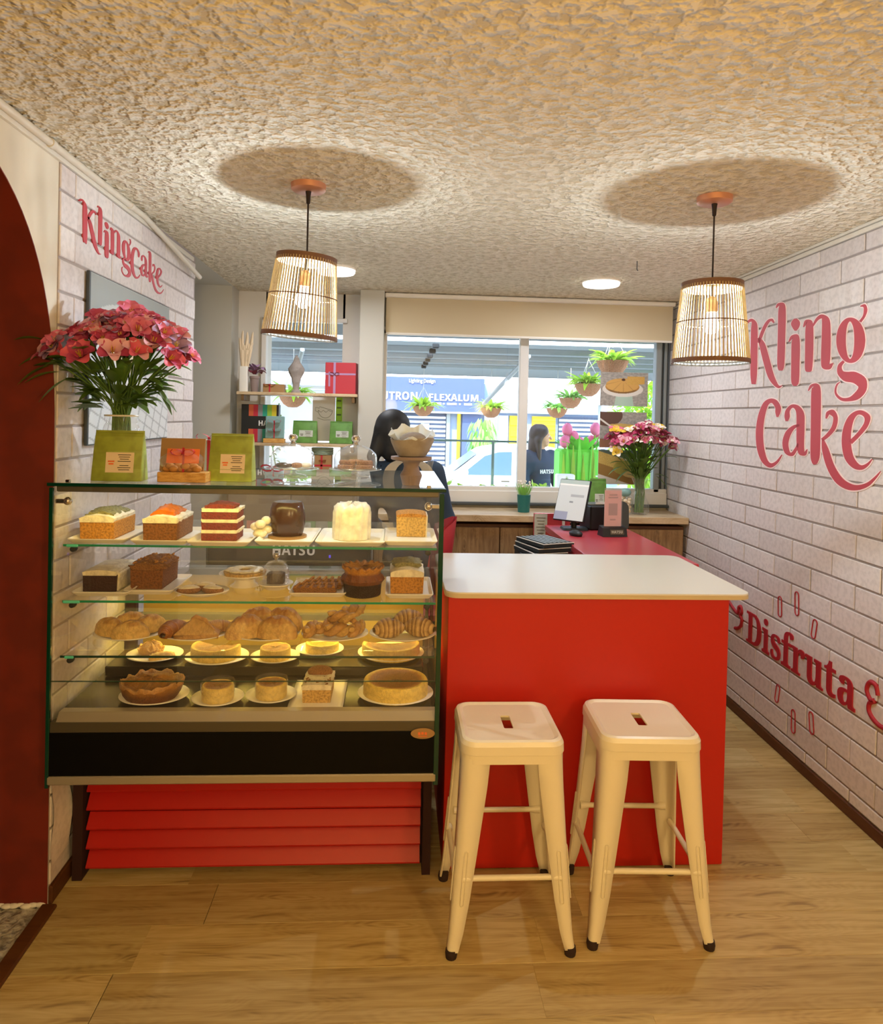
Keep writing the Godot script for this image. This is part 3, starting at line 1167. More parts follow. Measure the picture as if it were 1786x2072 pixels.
# ---------------------------------------------------------------- pendants, ceiling lights
func pendants() -> void:
	for k in 2:
		var at := Vector3([-0.346, 1.187][k], CEIL, [-2.72, -2.66][k])
		var t := thing("pendant_lamp", ["slatted pendant lamp hanging tilted over the cake display case", "slatted pendant lamp hanging straight beside the large wall lettering"][k], "pendant lamp", at, 0.0, "pendant lamps")
		var b := B.new()
		b.lathe([Vector2(0, -0.026), Vector2(0.056, -0.026), Vector2(0.064, -0.02), Vector2(0.066, 0.0), Vector2(0, 0.0)], 32)
		part("ceiling_rose", b, M.copper, t)
		b = B.new()
		b.lathe([Vector2(0, -0.075), Vector2(0.007, -0.07), Vector2(0.009, -0.04), Vector2(0.011, -0.026)], 12)
		part("cord_grip", b, M.cord, t)
		var drop: float = [-0.268, -0.325][k]
		var tilt := Transform3D(Basis(Vector3.BACK, deg_to_rad([-4.5, 0.0][k])) * Basis(Vector3.RIGHT, deg_to_rad([2.0, -0.5][k])), Vector3(0, drop, 0))
		b = B.new()
		b.tube([Vector3(0, -0.07, 0), Vector3(0, drop, 0), tilt * Vector3(0, -0.055, 0)], 0.0034, 8)
		part("cord", b, M.cord, t)
		# shade: top disc, rims, slats
		b = B.new()
		b.xf = tilt
		b.lathe([Vector2(0.108, -0.026), Vector2(0.113, -0.026), Vector2(0.113, 0.0), Vector2(0.0, 0.0)], 48)
		var rt := part("shade_top", b, M.shade_wood, t)
		b = B.new()
		b.xf = tilt
		b.lathe([Vector2(0.0, -0.0035), Vector2(0.1085, -0.0035), Vector2(0.1085, -0.0015)], 48)
		b.lathe([Vector2(0.1080, -0.026), Vector2(0.1075, -0.004)], 48)
		part("shade_lining", b, M.shade_lining, rt)
		b = B.new()
		b.xf = tilt
		b.lathe([Vector2(0.138, -0.306), Vector2(0.1425, -0.306), Vector2(0.1415, -0.290), Vector2(0.137, -0.290), Vector2(0.138, -0.306)], 48)
		var rb := part("shade_rim", b, M.shade_wood, t)
		b = B.new()
		b.xf = tilt
		b.lathe([Vector2(0.1365, -0.290), Vector2(0.1375, -0.3065)], 48)
		b.lathe([Vector2(0.1375, -0.3065), Vector2(0.1365, -0.290)], 48)
		part("rim_lining", b, M.white_matte, rb)
		b = B.new()
		b.xf = tilt
		var loop := []
		for i in 49:
			loop.append(Vector3(cos(TAU * i / 48), 0, sin(TAU * i / 48)) * 0.1265 + Vector3(0, -0.152, 0))
		b.tube(loop, 0.0022, 6, false)
		part("shade_hoop", b, M.shade_wood, t)
		var sb := B.new()
		var p := PackedVector2Array([Vector2(-0.0022, -0.293), Vector2(0.0022, -0.293), Vector2(0.0018, -0.012), Vector2(-0.0018, -0.012)])
		sb.prism(p, -0.0009, 0.0009)
		var slat := sb.done()
		var n := 64
		for i in n:
			var o := mi("slat", slat, M.shade_slat, t)
			var an := TAU * i / n
			o.transform = tilt * Transform3D(Basis(Vector3.UP, -an + PI / 2) , Vector3.ZERO) * Transform3D(Basis(Vector3.RIGHT, -0.0995), Vector3(0, 0, 0.1105))
		b = B.new()
		b.xf = tilt
		b.lathe([Vector2(0, -0.112), Vector2(0.019, -0.112), Vector2(0.021, -0.105), Vector2(0.021, -0.075), Vector2(0.018, -0.06), Vector2(0.008, -0.052), Vector2(0, -0.05)], 20)
		part("lamp_holder", b, M.copper, t)
		b = B.new()
		b.xf = tilt
		b.lathe([Vector2(0, -0.195), Vector2(0.012, -0.193), Vector2(0.024, -0.183), Vector2(0.029, -0.168), Vector2(0.027, -0.152), Vector2(0.018, -0.132), Vector2(0.013, -0.115), Vector2(0.0, -0.113)], 24)
		part("bulb", b, M.bulb, t)
		lamp_omni("pendant_light", at + tilt * Vector3(0, -0.152, 0), PEND, Color(0.88, 0.94, 1.0), 0.012)
	for k in 2:
		var at := Vector3([-0.372, 1.243][k], CEIL, [-4.26, -4.36][k])
		var t := thing("ceiling_light", ["round white ceiling light partly hidden behind the tilted pendant", "round white ceiling light above the big window"][k], "ceiling light", at, 0.0, "round ceiling lights")
		var b := B.new()
		b.lathe([Vector2(0.113, -0.012), Vector2(0.117, -0.01), Vector2(0.117, 0.0), Vector2(0, 0.0)], 40)
		part("housing", b, M.lamp_white, t)
		b = B.new()
		b.lathe([Vector2(0, -0.0345), Vector2(0.09, -0.0345), Vector2(0.107, -0.031), Vector2(0.1125, -0.022), Vector2(0.113, -0.012)], 40)
		part("diffuser", b, M.led, t)
		lamp_area("ceiling_light_glow", at + Vector3(0, -0.05, 0), Vector3.DOWN, Vector2(0.19, 0.19), LEDS, Color(0.96, 0.97, 1.0))
	var b := B.new()
	b.tube([Vector3(1.27, CEIL, -3.78), Vector3(1.27, CEIL - 0.045, -3.78), Vector3(1.276, CEIL - 0.052, -3.78)], 0.0025, 6)
	solo("ceiling_hook", b, M.frame_dark, "small dark hook in the plaster ceiling beside the round light above the window", "hook")


# ---------------------------------------------------------------- display case
const CX0 := -1.118
const CX1 := 0.166
const CZ0 := -2.40
const CZ1 := -3.16
const S1 := 1.212
const S2 := 1.023
const S3 := 0.840
const DECK := 0.656
const TOPY := 1.424


func display_case() -> void:
	var t := thing("display_case", "tall glass cake display case with black base band and red louvred foot", "display case", Vector3((CX0 + CX1) / 2, 0, -2.78))
	var c := -t.position
	var w := CX1 - CX0
	var mx := (CX0 + CX1) / 2
	var mz := (CZ0 + CZ1) / 2
	var dz := CZ0 - CZ1
	var b := B.new()
	b.xf.origin = c
	# black band, ledge and steel strips
	b.box(Vector3(mx, 0.533, mz), Vector3(w, 0.142, dz), 0.003)
	part("base_band", b, M.black_panel, t)
	b = B.new()
	b.xf.origin = c
	b.box(Vector3(mx, 0.447, mz + 0.003), Vector3(w - 0.01, 0.028, dz), 0.004)
	part("steel_strip", b, M.steel, t)
	b = B.new()
	b.xf.origin = c
	b.quad(Vector3(CX0 + 0.03, 0.664, CZ0 - 0.028), Vector3(CX1 - 0.006, 0.664, CZ0 - 0.028), Vector3(CX1 - 0.006, 0.639, CZ0 - 0.004), Vector3(CX0 + 0.03, 0.639, CZ0 - 0.004))
	b.quad(Vector3(CX0 + 0.03, 0.664, CZ0 - 0.06), Vector3(CX1 - 0.006, 0.664, CZ0 - 0.06), Vector3(CX1 - 0.006, 0.664, CZ0 - 0.028), Vector3(CX0 + 0.03, 0.664, CZ0 - 0.028))
	part("ledge", b, M.steel, t)
	b = B.new()
	b.xf.origin = c
	b.box(Vector3(mx, 0.621, CZ0 - 0.02), Vector3(w - 0.02, 0.036, 0.036), 0.003)
	part("ledge_band", b, M.steel_dark, t)
	b = B.new()
	b.xf.origin = c
	b.box(Vector3(mx, 0.63, mz - 0.02), Vector3(w - 0.04, 0.048, dz - 0.08))
	part("deck", b, M.deck, t)
	b = B.new()
	b.xf.origin = c
	b.box(Vector3(mx, 0.675, -2.90), Vector3(w - 0.08, 0.036, 0.26), 0.003)
	part("step", b, M.deck, t)
	# oval badge
	b = B.new()
	b.xf = Transform3D(Basis(Vector3.RIGHT, PI / 2).scaled(Vector3(1, 1, 1)), c + Vector3(0.113, 0.599, CZ0 + 0.001))
	b.loft([ring(circ(1.0, 28), 0.0), ring(circ(1.0, 28), 0.003)], true, true)
	var bad := part("badge", b, M.kraft, t)
	bad.mesh = badge_mesh(c + Vector3(0.113, 0.599, CZ0 + 0.001))
	b = B.new()
	b.xf.origin = c + Vector3(0.113, 0.599, CZ0 + 0.0045)
	for k in 3:
		b.box(Vector3(-0.012 + k * 0.011, 0.001 * (k % 2), 0), Vector3(0.008, 0.009, 0.0012), 0.0003)
	b.box(Vector3(0, -0.009, 0), Vector3(0.03, 0.002, 0.0012))
	part("badge_mark", b, M.orange_card, bad)
	# foot with five louvres
	b = B.new()
	b.xf.origin = c
	b.box(Vector3(CX0 + 0.03, 0.217, -2.84), Vector3(0.034, 0.434, 0.52))
	b.box(Vector3(CX1 - 0.022, 0.217, -2.84), Vector3(0.03, 0.434, 0.52))
	b.box(Vector3(mx, 0.217, -3.09), Vector3(w - 0.04, 0.434, 0.02))
	b.box(Vector3(mx, 0.217, -2.65), Vector3(w - 0.06, 0.42, 0.02))
	part("foot", b, M.slat_back, t)
	var tops := [0.358, 0.292, 0.222, 0.153, 0.084]
	var sb := B.new()
	var prof := PackedVector2Array([Vector2(-0.05, -0.002), Vector2(-0.022, 0.0), Vector2(0.012, -0.043), Vector2(0.01, -0.049), Vector2(-0.03, -0.049)])
	sb.xf = Transform3D(Basis(Vector3.UP, PI / 2), Vector3.ZERO)
	var pf := PackedVector2Array()
	for p in prof:
		pf.append(Vector2(-p.x, p.y))
	sb.prism(pf, -(w - 0.1) / 2, (w - 0.1) / 2)
	var sm := sb.done()
	for y in tops:
		var o := mi("louvre", sm, M.slat_red, t)
		o.position = c + Vector3(mx + 0.005, y, -2.602)
	# glass: front in two sheets, sides, top, three shelves, sliding backs
	for k in 2:
		b = B.new()
		b.xf.origin = c + Vector3(mx, [1.092, 0.718][k], CZ0 - 0.003 - [0.0, 0.012][k])
		b.uvquad(w - 0.012, [0.637, 0.105][k])
		part("front_pane", b, M.clear, t)
	b = B.new()
	b.xf.origin = c
	b.box(Vector3(mx, 0.772, CZ0 - 0.008), Vector3(w - 0.012, 0.0022, 0.006))
	part("pane_edge", b, M.glass_edge_dark, t)
	for sx in 2:
		b = B.new()
		b.xf = Transform3D(Basis(Vector3.UP, PI / 2), c + Vector3([CX0 + 0.004, CX1 - 0.004][sx], 1.012, mz))
		b.uvquad(dz, 0.79)
		part("side_pane", b, M.clear, t)
		b = B.new()
		b.xf.origin = c
		b.box(Vector3([CX0 + 0.005, CX1 - 0.006][sx], 0.915, CZ0 - 0.004), Vector3([0.012, 0.016][sx], 0.985, 0.01), 0.001)
		part("corner_edge", b, M.glass_edge_dark, t)
	b = B.new()
	b.xf = Transform3D(Basis(Vector3.RIGHT, -PI / 2), c + Vector3(mx, TOPY, mz))
	b.uvquad(w + 0.01, dz)
	var tp := part("top_pane", b, M.shelf_glass, t)
	b = B.new()
	b.xf.origin = c
	b.box(Vector3(mx, TOPY - 0.006, CZ0 + 0.0), Vector3(w + 0.016, 0.011, 0.005), 0.001)
	b.box(Vector3(CX1 + 0.003, TOPY - 0.006, mz), Vector3(0.005, 0.011, dz), 0.001)
	part("pane_rim", b, M.glass_edge_dark, tp)
	b = B.new()
	b.xf.origin = c
	b.box(Vector3(mx, TOPY - 0.019, CZ0 - 0.03), Vector3(w - 0.03, 0.024, 0.03), 0.003)
	b.box(Vector3(mx, TOPY - 0.012, CZ0 - 0.05), Vector3(w - 0.03, 0.005, 0.04), 0.001)
	part("light_rail", b, M.steel_dark, t)
	b = B.new()
	b.xf.origin = c
	b.box(Vector3(mx, TOPY - 0.026, CZ0 - 0.052), Vector3(w - 0.1, 0.008, 0.008))
	part("light_tube", b, M.case_tube, t)
	lamp_area("case_light_top", Vector3(mx, TOPY - 0.034, CZ0 - 0.06), Vector3(0, -1, -0.9), Vector2(w - 0.1, 0.012), CASEL * 1.2, Color(1.0, 0.9, 0.52))
	var ys := [S1, S2, S3]
	for k in 3:
		var z0: float = [-2.47, -2.47, -2.46][k]
		b = B.new()
		b.xf = Transform3D(Basis(Vector3.RIGHT, -PI / 2), c + Vector3(mx, ys[k], (z0 - 3.05) / 2))
		b.uvquad(w - 0.03, 3.05 + z0)
		var sh := part("shelf", b, M.shelf_glass, t)
		b = B.new()
		b.xf.origin = c
		b.box(Vector3(mx, ys[k] - 0.0045, z0), Vector3(w - 0.03, 0.0075, 0.003), 0.0006)
		part("shelf_edge", b, [M.glass_edge, M.glass_edge, M.glass_edge_dark][k], sh)
		b = B.new()
		b.xf.origin = c
		b.box(Vector3(CX0 + 0.045, ys[k] - 0.006, z0 + 0.002), Vector3([0.038, 0.055, 0.03][k], 0.009, 0.006), 0.002)
		part("shelf_clip", b, M.clip, sh)
		for sx in 2:
			b = B.new()
			b.xf = Transform3D(Basis(Vector3.RIGHT, PI / 2), c + Vector3([CX0 + 0.045, CX1 - 0.045][sx], ys[k] - 0.018, z0 - 0.012))
			b.lathe([Vector2(0, -0.012), Vector2(0.009, -0.01), Vector2(0.011, 0.0), Vector2(0.009, 0.012), Vector2(0, 0.014)], 12)
			part("shelf_bracket", b, M.dark, sh)
	lamp_area("case_light_low", Vector3(mx, S3 - 0.02, -2.99), Vector3(0, -1, 0.15), Vector2(w - 0.12, 0.012), CASEL * 4.0, Color(1.0, 0.86, 0.38))
	b = B.new()
	b.xf.origin = c
	b.box(Vector3(mx, S3 - 0.014, -2.99), Vector3(w - 0.12, 0.006, 0.012))
	part("light_tube", b, M.case_tube, t)
	lamp_area("case_light_mid", Vector3(mx, S2 - 0.02, -3.0), Vector3(0, -1, 0.25), Vector2(w - 0.12, 0.012), CASEL * 2.5, Color(1.0, 0.86, 0.38))
	b = B.new()
	b.xf.origin = c
	b.box(Vector3(mx, S2 - 0.014, -3.0), Vector3(w - 0.12, 0.006, 0.012))
	part("light_tube", b, M.case_tube, t)
	for q in [[S3, -2.99], [S2, -3.0]]:
		b = B.new()
		b.xf.origin = c
		b.box(Vector3(mx, q[0] - 0.006, q[1]), Vector3(w - 0.1, 0.006, 0.034), 0.001)
		b.box(Vector3(mx, q[0] - 0.016, q[1] + 0.015), Vector3(w - 0.1, 0.022, 0.004), 0.001)
		part("light_channel", b, M.steel_dark, t)
	# back: olive panel below, clear sliding doors above, dark posts
	b = B.new()
	b.xf.origin = c
	b.box(Vector3(mx + 0.02, 0.83, -3.1), Vector3(w - 0.1, 0.34, 0.012))
	part("back_panel", b, M.olive_panel, t)
	for sx in 2:
		b = B.new()
		b.xf.origin = c
		b.box(Vector3([CX0 + 0.02, CX1 - 0.014][sx], 0.83, -3.1), Vector3([0.045, 0.014][sx], 0.36, 0.03), 0.002)
		part("back_post", b, M.slat_back, t)
	for sx in 2:
		b = B.new()
		b.xf.origin = c + Vector3(mx + [-0.31, 0.31][sx], 1.21, -3.1 - sx * 0.012)
		b.uvquad(0.66, 0.4)
		part("sliding_pane", b, M.clear, t)
	for p in [Vector3(CX0 + 0.05, 1.362, CZ0 - 0.02), Vector3(CX1 - 0.05, 1.362, CZ0 - 0.02)]:
		b = B.new()
		b.xf.origin = c
		b.ball(p, Vector3(0.014, 0.014, 0.014), 14, 10)
		b.box(p + Vector3(0.022 * signf(p.x - mx), 0, 0), Vector3(0.03, 0.014, 0.014), 0.002)
		part("glass_knob", b, M.chrome, t)
		b = B.new()
		b.xf.origin = c
		b.box(Vector3(p.x, TOPY + 0.004, p.z), Vector3(0.014, 0.01, 0.014), 0.002)
		part("top_clamp", b, M.chrome, t)


func badge_mesh(at: Vector3) -> ArrayMesh:
	var b := B.new()
	var p := PackedVector2Array()
	for k in 28:
		p.append(Vector2(cos(TAU * k / 28) * 0.0405, sin(TAU * k / 28) * 0.018))
	b.xf.origin = at
	b.prism(p, 0.0, 0.003)
	return b.done()


# ---------------------------------------------------------------- food
func tray(at: Vector3, w: float, d: float, label: String, turn := 0.0) -> Node3D:
	var t := thing("serving_tray", label, "tray", at, turn)
	var b := B.new()
	var p := rrect(1.0, 1.0, 0.06, 3)
	var rings := []
	for q in [[0.86, 0.0], [1.0, 0.014], [1.0, 0.017], [0.97, 0.017], [0.85, 0.005]]:
		var r := PackedVector3Array()
		for v in p:
			var e: float = minf(w, d) * (1.0 - q[0])
			r.append(Vector3(v.x * (w - e), q[1], v.y * (d - e)))
		rings.append(r)
	b.loft(rings)
	part("tray_body", b, M.white_tray, t)
	return t


func plate(at: Vector3, rx: float, rz: float, label: String) -> Node3D:
	var t := thing("plate", label, "plate", at)
	var b := B.new()
	b.xf.basis = Basis.from_scale(Vector3(rx, 1, rz))
	b.lathe([Vector2(0, 0.0), Vector2(0.6, 0.0), Vector2(0.72, 0.004), Vector2(1.0, 0.015), Vector2(0.995, 0.018), Vector2(0.7, 0.0085), Vector2(0.0, 0.007)], 40)
	part("plate_body", b, M.white_plate, t)
	return t


func slab(w: float, h: float, d: float, crown := 0.0, wob := 0.0, sd := 0, nx := 10, nz := 14, round := 0.1) -> B:
	# loaf of cake standing on y = 0, front face at z = 0, running back to z = -d; only the crown swells
	var b := B.new()
	var f := FastNoiseLite.new()
	f.seed = sd
	f.frequency = 14.0
	var rings := []
	for k in nz + 1:
		var z := -d * k / nz
		var r := PackedVector3Array()
		var taper := 1.0 - round * 0.12 * pow(absf(2.0 * k / nz - 1.0), 6.0)
		for i in 4 * nx:
			var s := i / nx
			var u := float(i % nx) / nx
			var x := 0.0
			var y := 0.0
			if s == 0:
				x = lerpf(-w / 2, w / 2, u) * 0.96
				y = 0.0
			elif s == 1:
				x = w / 2 * lerpf(0.96, 1.0, u)
				y = h * u
			elif s == 2:
				x = lerpf(w / 2, -w / 2, u)
				y = h + crown * pow(maxf(sin(u * PI), 0.0), 0.7) * (0.35 + 0.65 * sin(PI * clampf(0.12 + 0.76 * k / nz, 0, 1)))
			else:
				x = -w / 2 * lerpf(1.0, 0.96, u)
				y = h * (1.0 - u)
			var n := f.get_noise_3d(x * 3.0, y * 3.0, z * 3.0) * wob
			r.append(Vector3(x * taper * (1 + n), y * (1 + n * (1.0 if y > h * 0.5 else 0.0)), z))
		rings.append(r)
	# rings advance towards -z
	b.loft(rings, true, true, true)
	return b


func loaf(called: String, label: String, at: Vector3, w: float, h: float, d: float, m: Material, top: Material, crown: float, cover: float, wob := 0.05, sd := 1) -> Node3D:
	var t := thing(called, label, "cake", at)
	part("sponge", slab(w, h, d, 0.0, 0.015, sd), m, t)
	var b := slab(w * 1.015, cover, d * 1.0, crown, wob, sd + 7, 12, 18)
	var o := part("topping", b, top, t)
	o.position = Vector3(0, h - cover * 0.2, 0.002)
	return t


func bake(t: float) -> Color:
	return hexl("ecc878").lerp(hexl("a86224"), clampf(t, 0, 1))


func empanada(l: float, w: float, h: float, dark: float, crimp := true) -> B:
	# plump half-moon of pastry: flat folded side towards +z, crimped round edge behind
	var b := B.new()
	var f := FastNoiseLite.new()
	f.seed = int(l * 1000)
	f.frequency = 30.0
	var g := []
	var nu := 40
	var nv := 12
	for i in nu + 1:
		var row := []
		var a := TAU * i / nu
		for j in nv + 1:
			var rad := float(j) / nv
			var back := maxf(-sin(a), 0.0)
			var x := cos(a) * l / 2 * rad * (1.0 - 0.12 * pow(back, 3.0))
			var z := sin(a) * rad * (w * 0.34 if sin(a) > 0.0 else w * 0.66)
			var y := h * pow(maxf(1.0 - pow(rad, 2.6), 0.0), 0.55)
			if crimp and rad > 0.9 and sin(a) < 0.2:
				y += 0.005 + 0.003 * sin(a * 26.0)
			y *= 1.0 + 0.12 * f.get_noise_3d(x, y, z)
			row.append([Vector3(x, y, z), bake(dark + 0.6 * f.get_noise_3d(x * 1.5, 3, z * 1.5) + (0.3 if y > h * 0.75 else 0.0))])
		g.append(row)
	for i in nu:
		for j in nv:
			var p = g[i][j]
			var q = g[i + 1][j]
			var r = g[i + 1][j + 1]
			var s = g[i][j + 1]
			b.tric(p[0], s[0], r[0], p[1], s[1], r[1], 1)
			if j > 0:
				b.tric(p[0], r[0], q[0], p[1], r[1], q[1], 1)
	return b


func croissant(l: float, r: float, bend: float, dark: float, stripes := 9.0, pale := false) -> B:
	var b := B.new()
	var n := 36
	var segs := 14
	var g := []
	for i in n + 1:
		var t := float(i) / n
		var a := (t - 0.5) * bend
		var rad := l / bend
		var c := Vector3(sin(a) * rad, 0, (1.0 - cos(a)) * rad)
		var env := pow(sin(PI * clampf(t, 0.02, 0.98)), 0.65)
		var step := fmod(absf(t - 0.5) * stripes * 2.0, 1.0)
		var rr := r * (0.12 + 0.88 * env) * (1.0 - 0.13 * step)
		var row := []
		var side := Vector3(-sin(a), 0, cos(a))
		for k in segs:
			var an := TAU * k / segs
			var y := maxf(cos(an) * rr + r * 0.78, 0.0) * 0.95
			var p := c + side * sin(an) * rr + Vector3(0, y, 0)
			var col := bake(dark + 0.45 * step - 0.1)
			if pale:
				col = hexl("dcb878").lerp(hexl("9c7440"), smoothstep(0.2, 0.8, step))
			row.append([p, col])
		g.append(row)
	for i in n:
		for k in segs:
			var j := (k + 1) % segs
			var p = g[i][k]
			var q = g[i][j]
			var s = g[i + 1][j]
			var u = g[i + 1][k]
			b.tric(p[0], u[0], s[0], p[1], u[1], s[1], 1)
			b.tric(p[0], s[0], q[0], p[1], s[1], q[1], 1)
	return b


func turnover(l: float, w: float, h: float) -> B:
	# folded triangular pastry with a ridge
	var b := B.new()
	var top := [Vector3(-l * 0.1, h, 0), Vector3(l * 0.15, h * 0.8, 0)]
	var base := [Vector3(-l / 2, 0, w / 2), Vector3(l / 2, 0, w / 2), Vector3(l / 2, 0, -w / 2), Vector3(-l / 2, 0, -w / 2)]
	var mid := []
	for p in base:
		mid.append(Vector3(p.x * 1.04, h * 0.25, p.z * 1.04))
	b.col = bake(0.55)
	for i in 4:
		var j := (i + 1) % 4
		b.quadn(base[i], base[j], mid[j], mid[i], base[i] + base[j], 1)
	b.col = bake(0.35)
	b.trin(mid[0], mid[1], top[0], Vector3(0, 1, 1), 2)
	b.trin(mid[1], top[1], top[0], Vector3(0, 1, 1), 2)
	b.trin(mid[2], mid[3], top[0], Vector3(0, 1, -1), 3)
	b.trin(mid[2], top[0], top[1], Vector3(0, 1, -1), 3)
	b.col = bake(0.75)
	b.trin(mid[3], mid[0], top[0], Vector3(-1, 1, 0), 4)
	b.trin(mid[1], mid[2], top[1], Vector3(1, 1, 0), 5)
	b.col = bake(0.6)
	b.tube([top[0] + Vector3(-0.01, -0.006, 0), top[0] + Vector3(0.004, 0.004, 0), top[1] + Vector3(0, 0.004, 0), mid[1].lerp(top[1], 0.3)], [0.004, 0.008, 0.008, 0.003], 8)
	return b


func twist_bread(l: float, r: float, sd: int) -> B:
	var b := B.new()
	var n := 22
	for s in 2:
		var pts := []
		var rad := []
		for i in n + 1:
			var t := float(i) / n
			var a := t * 7.0 + s * PI + sd
			pts.append(Vector3((t - 0.5) * l, r * 0.95 + sin(a) * r * 0.42, cos(a) * r * 0.42))
			rad.append(r * 0.62 * (0.35 + 0.65 * pow(sin(PI * clampf(t, 0.06, 0.94)), 0.5)))
		b.col = bake(0.3 + 0.25 * s)
		b.tube(pts, rad, 10)
	return b


func cheesecake(r: float, h: float, dish: float, ring_dark: float, a0 := 0.0, a1 := TAU) -> B:
	var b := B.new()
	var side := hexl("ecd06c")
	var pale := hexl("f6d65c")
	var gold := hexl("d8922c")
	var brown := hexl("6a3006").lerp(hexl("dc9a2c"), 1.0 - ring_dark)
	var prof := [Vector2(0, 0), Vector2(r * 0.98, 0), Vector2(r, h * 0.05), Vector2(r * 0.99, h * 0.85), Vector2(r * 0.96, h * 0.98), Vector2(r * 0.9, h * 1.0), Vector2(r * 0.8, h - dish * 0.2), Vector2(r * 0.66, h - dish * 0.35), Vector2(r * 0.35, h - dish * 0.45), Vector2(0, h - dish * 0.45)]
	var cols := [side, side, side, side, pale, pale, brown.lerp(gold, 0.5), brown, brown, brown]
	var f := FastNoiseLite.new()
	f.seed = int(r * 1000)
	f.frequency = 1.2
	var w := func(a: float, k: int) -> Vector2:
		var n := f.get_noise_3d(cos(a), k * 0.2, sin(a))
		return Vector2(1.0 + 0.02 * n, 0.004 * n if k > 4 else 0.0)
	b.lathe(prof, 44, cols, w, a0, a1)
	if a1 - a0 < TAU - 0.01:
		for a in [a0, a1]:
			var d := Vector3(cos(a), 0, sin(a))
			var nrm := Vector3(sin(a), 0, -cos(a)) * (1.0 if a == a0 else -1.0)
			for k in range(1, prof.size() - 1):
				var p: Vector3 = d * prof[k].x + Vector3(0, prof[k].y, 0)
				var q: Vector3 = d * prof[k + 1].x + Vector3(0, prof[k + 1].y, 0)
				b.col = pale
				b.trin(Vector3.ZERO, p, q, nrm, 9)
	return b


func crust_pie(r: float, h: float, dome: float, sd: int, base := "6a3a14", top := "b98238") -> B:
	var b := B.new()
	var f := FastNoiseLite.new()
	f.seed = sd
	f.frequency = 1.6
	var prof := [Vector2(0, 0), Vector2(r * 0.82, 0), Vector2(r * 0.93, h * 0.4), Vector2(r * 0.99, h * 0.78), Vector2(r * 1.03, h), Vector2(r * 0.97, h * 1.16), Vector2(r * 0.86, h * 1.06), Vector2(r * 0.7, h * 1.0 + dome * 0.5), Vector2(r * 0.35, h + dome), Vector2(0, h + dome * 1.05)]
	var c0 := hexl(base)
	var c1 := hexl(top)
	var cols := [c0, c0, c0, c0.lerp(c1, 0.5), c1, c1.lerp(Color(0.8, 0.6, 0.3), 0.25), c0.lerp(c1, 0.4), c1.lerp(c0, 0.3), c1, c1]
	var w := func(a: float, k: int) -> Vector2:
		var n := f.get_noise_3d(cos(a) * 1.5, k * 0.3, sin(a) * 1.5)
		var crimp := 0.012 * sin(a * 13.0 + 3.0 * n) if k >= 4 and k <= 6 else 0.0
		return Vector2(1.0 + 0.05 * n + crimp, (0.016 * n + 0.002 * sin(a * 13.0)) if k >= 4 else 0.0)
	b.lathe(prof, 68, cols, w)
	return b


func food_thing(called: String, label: String, cat: String, at: Vector3, turn: float, pn: String, b: B, m: Material, group := "") -> Node3D:
	var t := thing(called, label, cat, at, turn, group)
	part(pn, b, m, t)
	return t


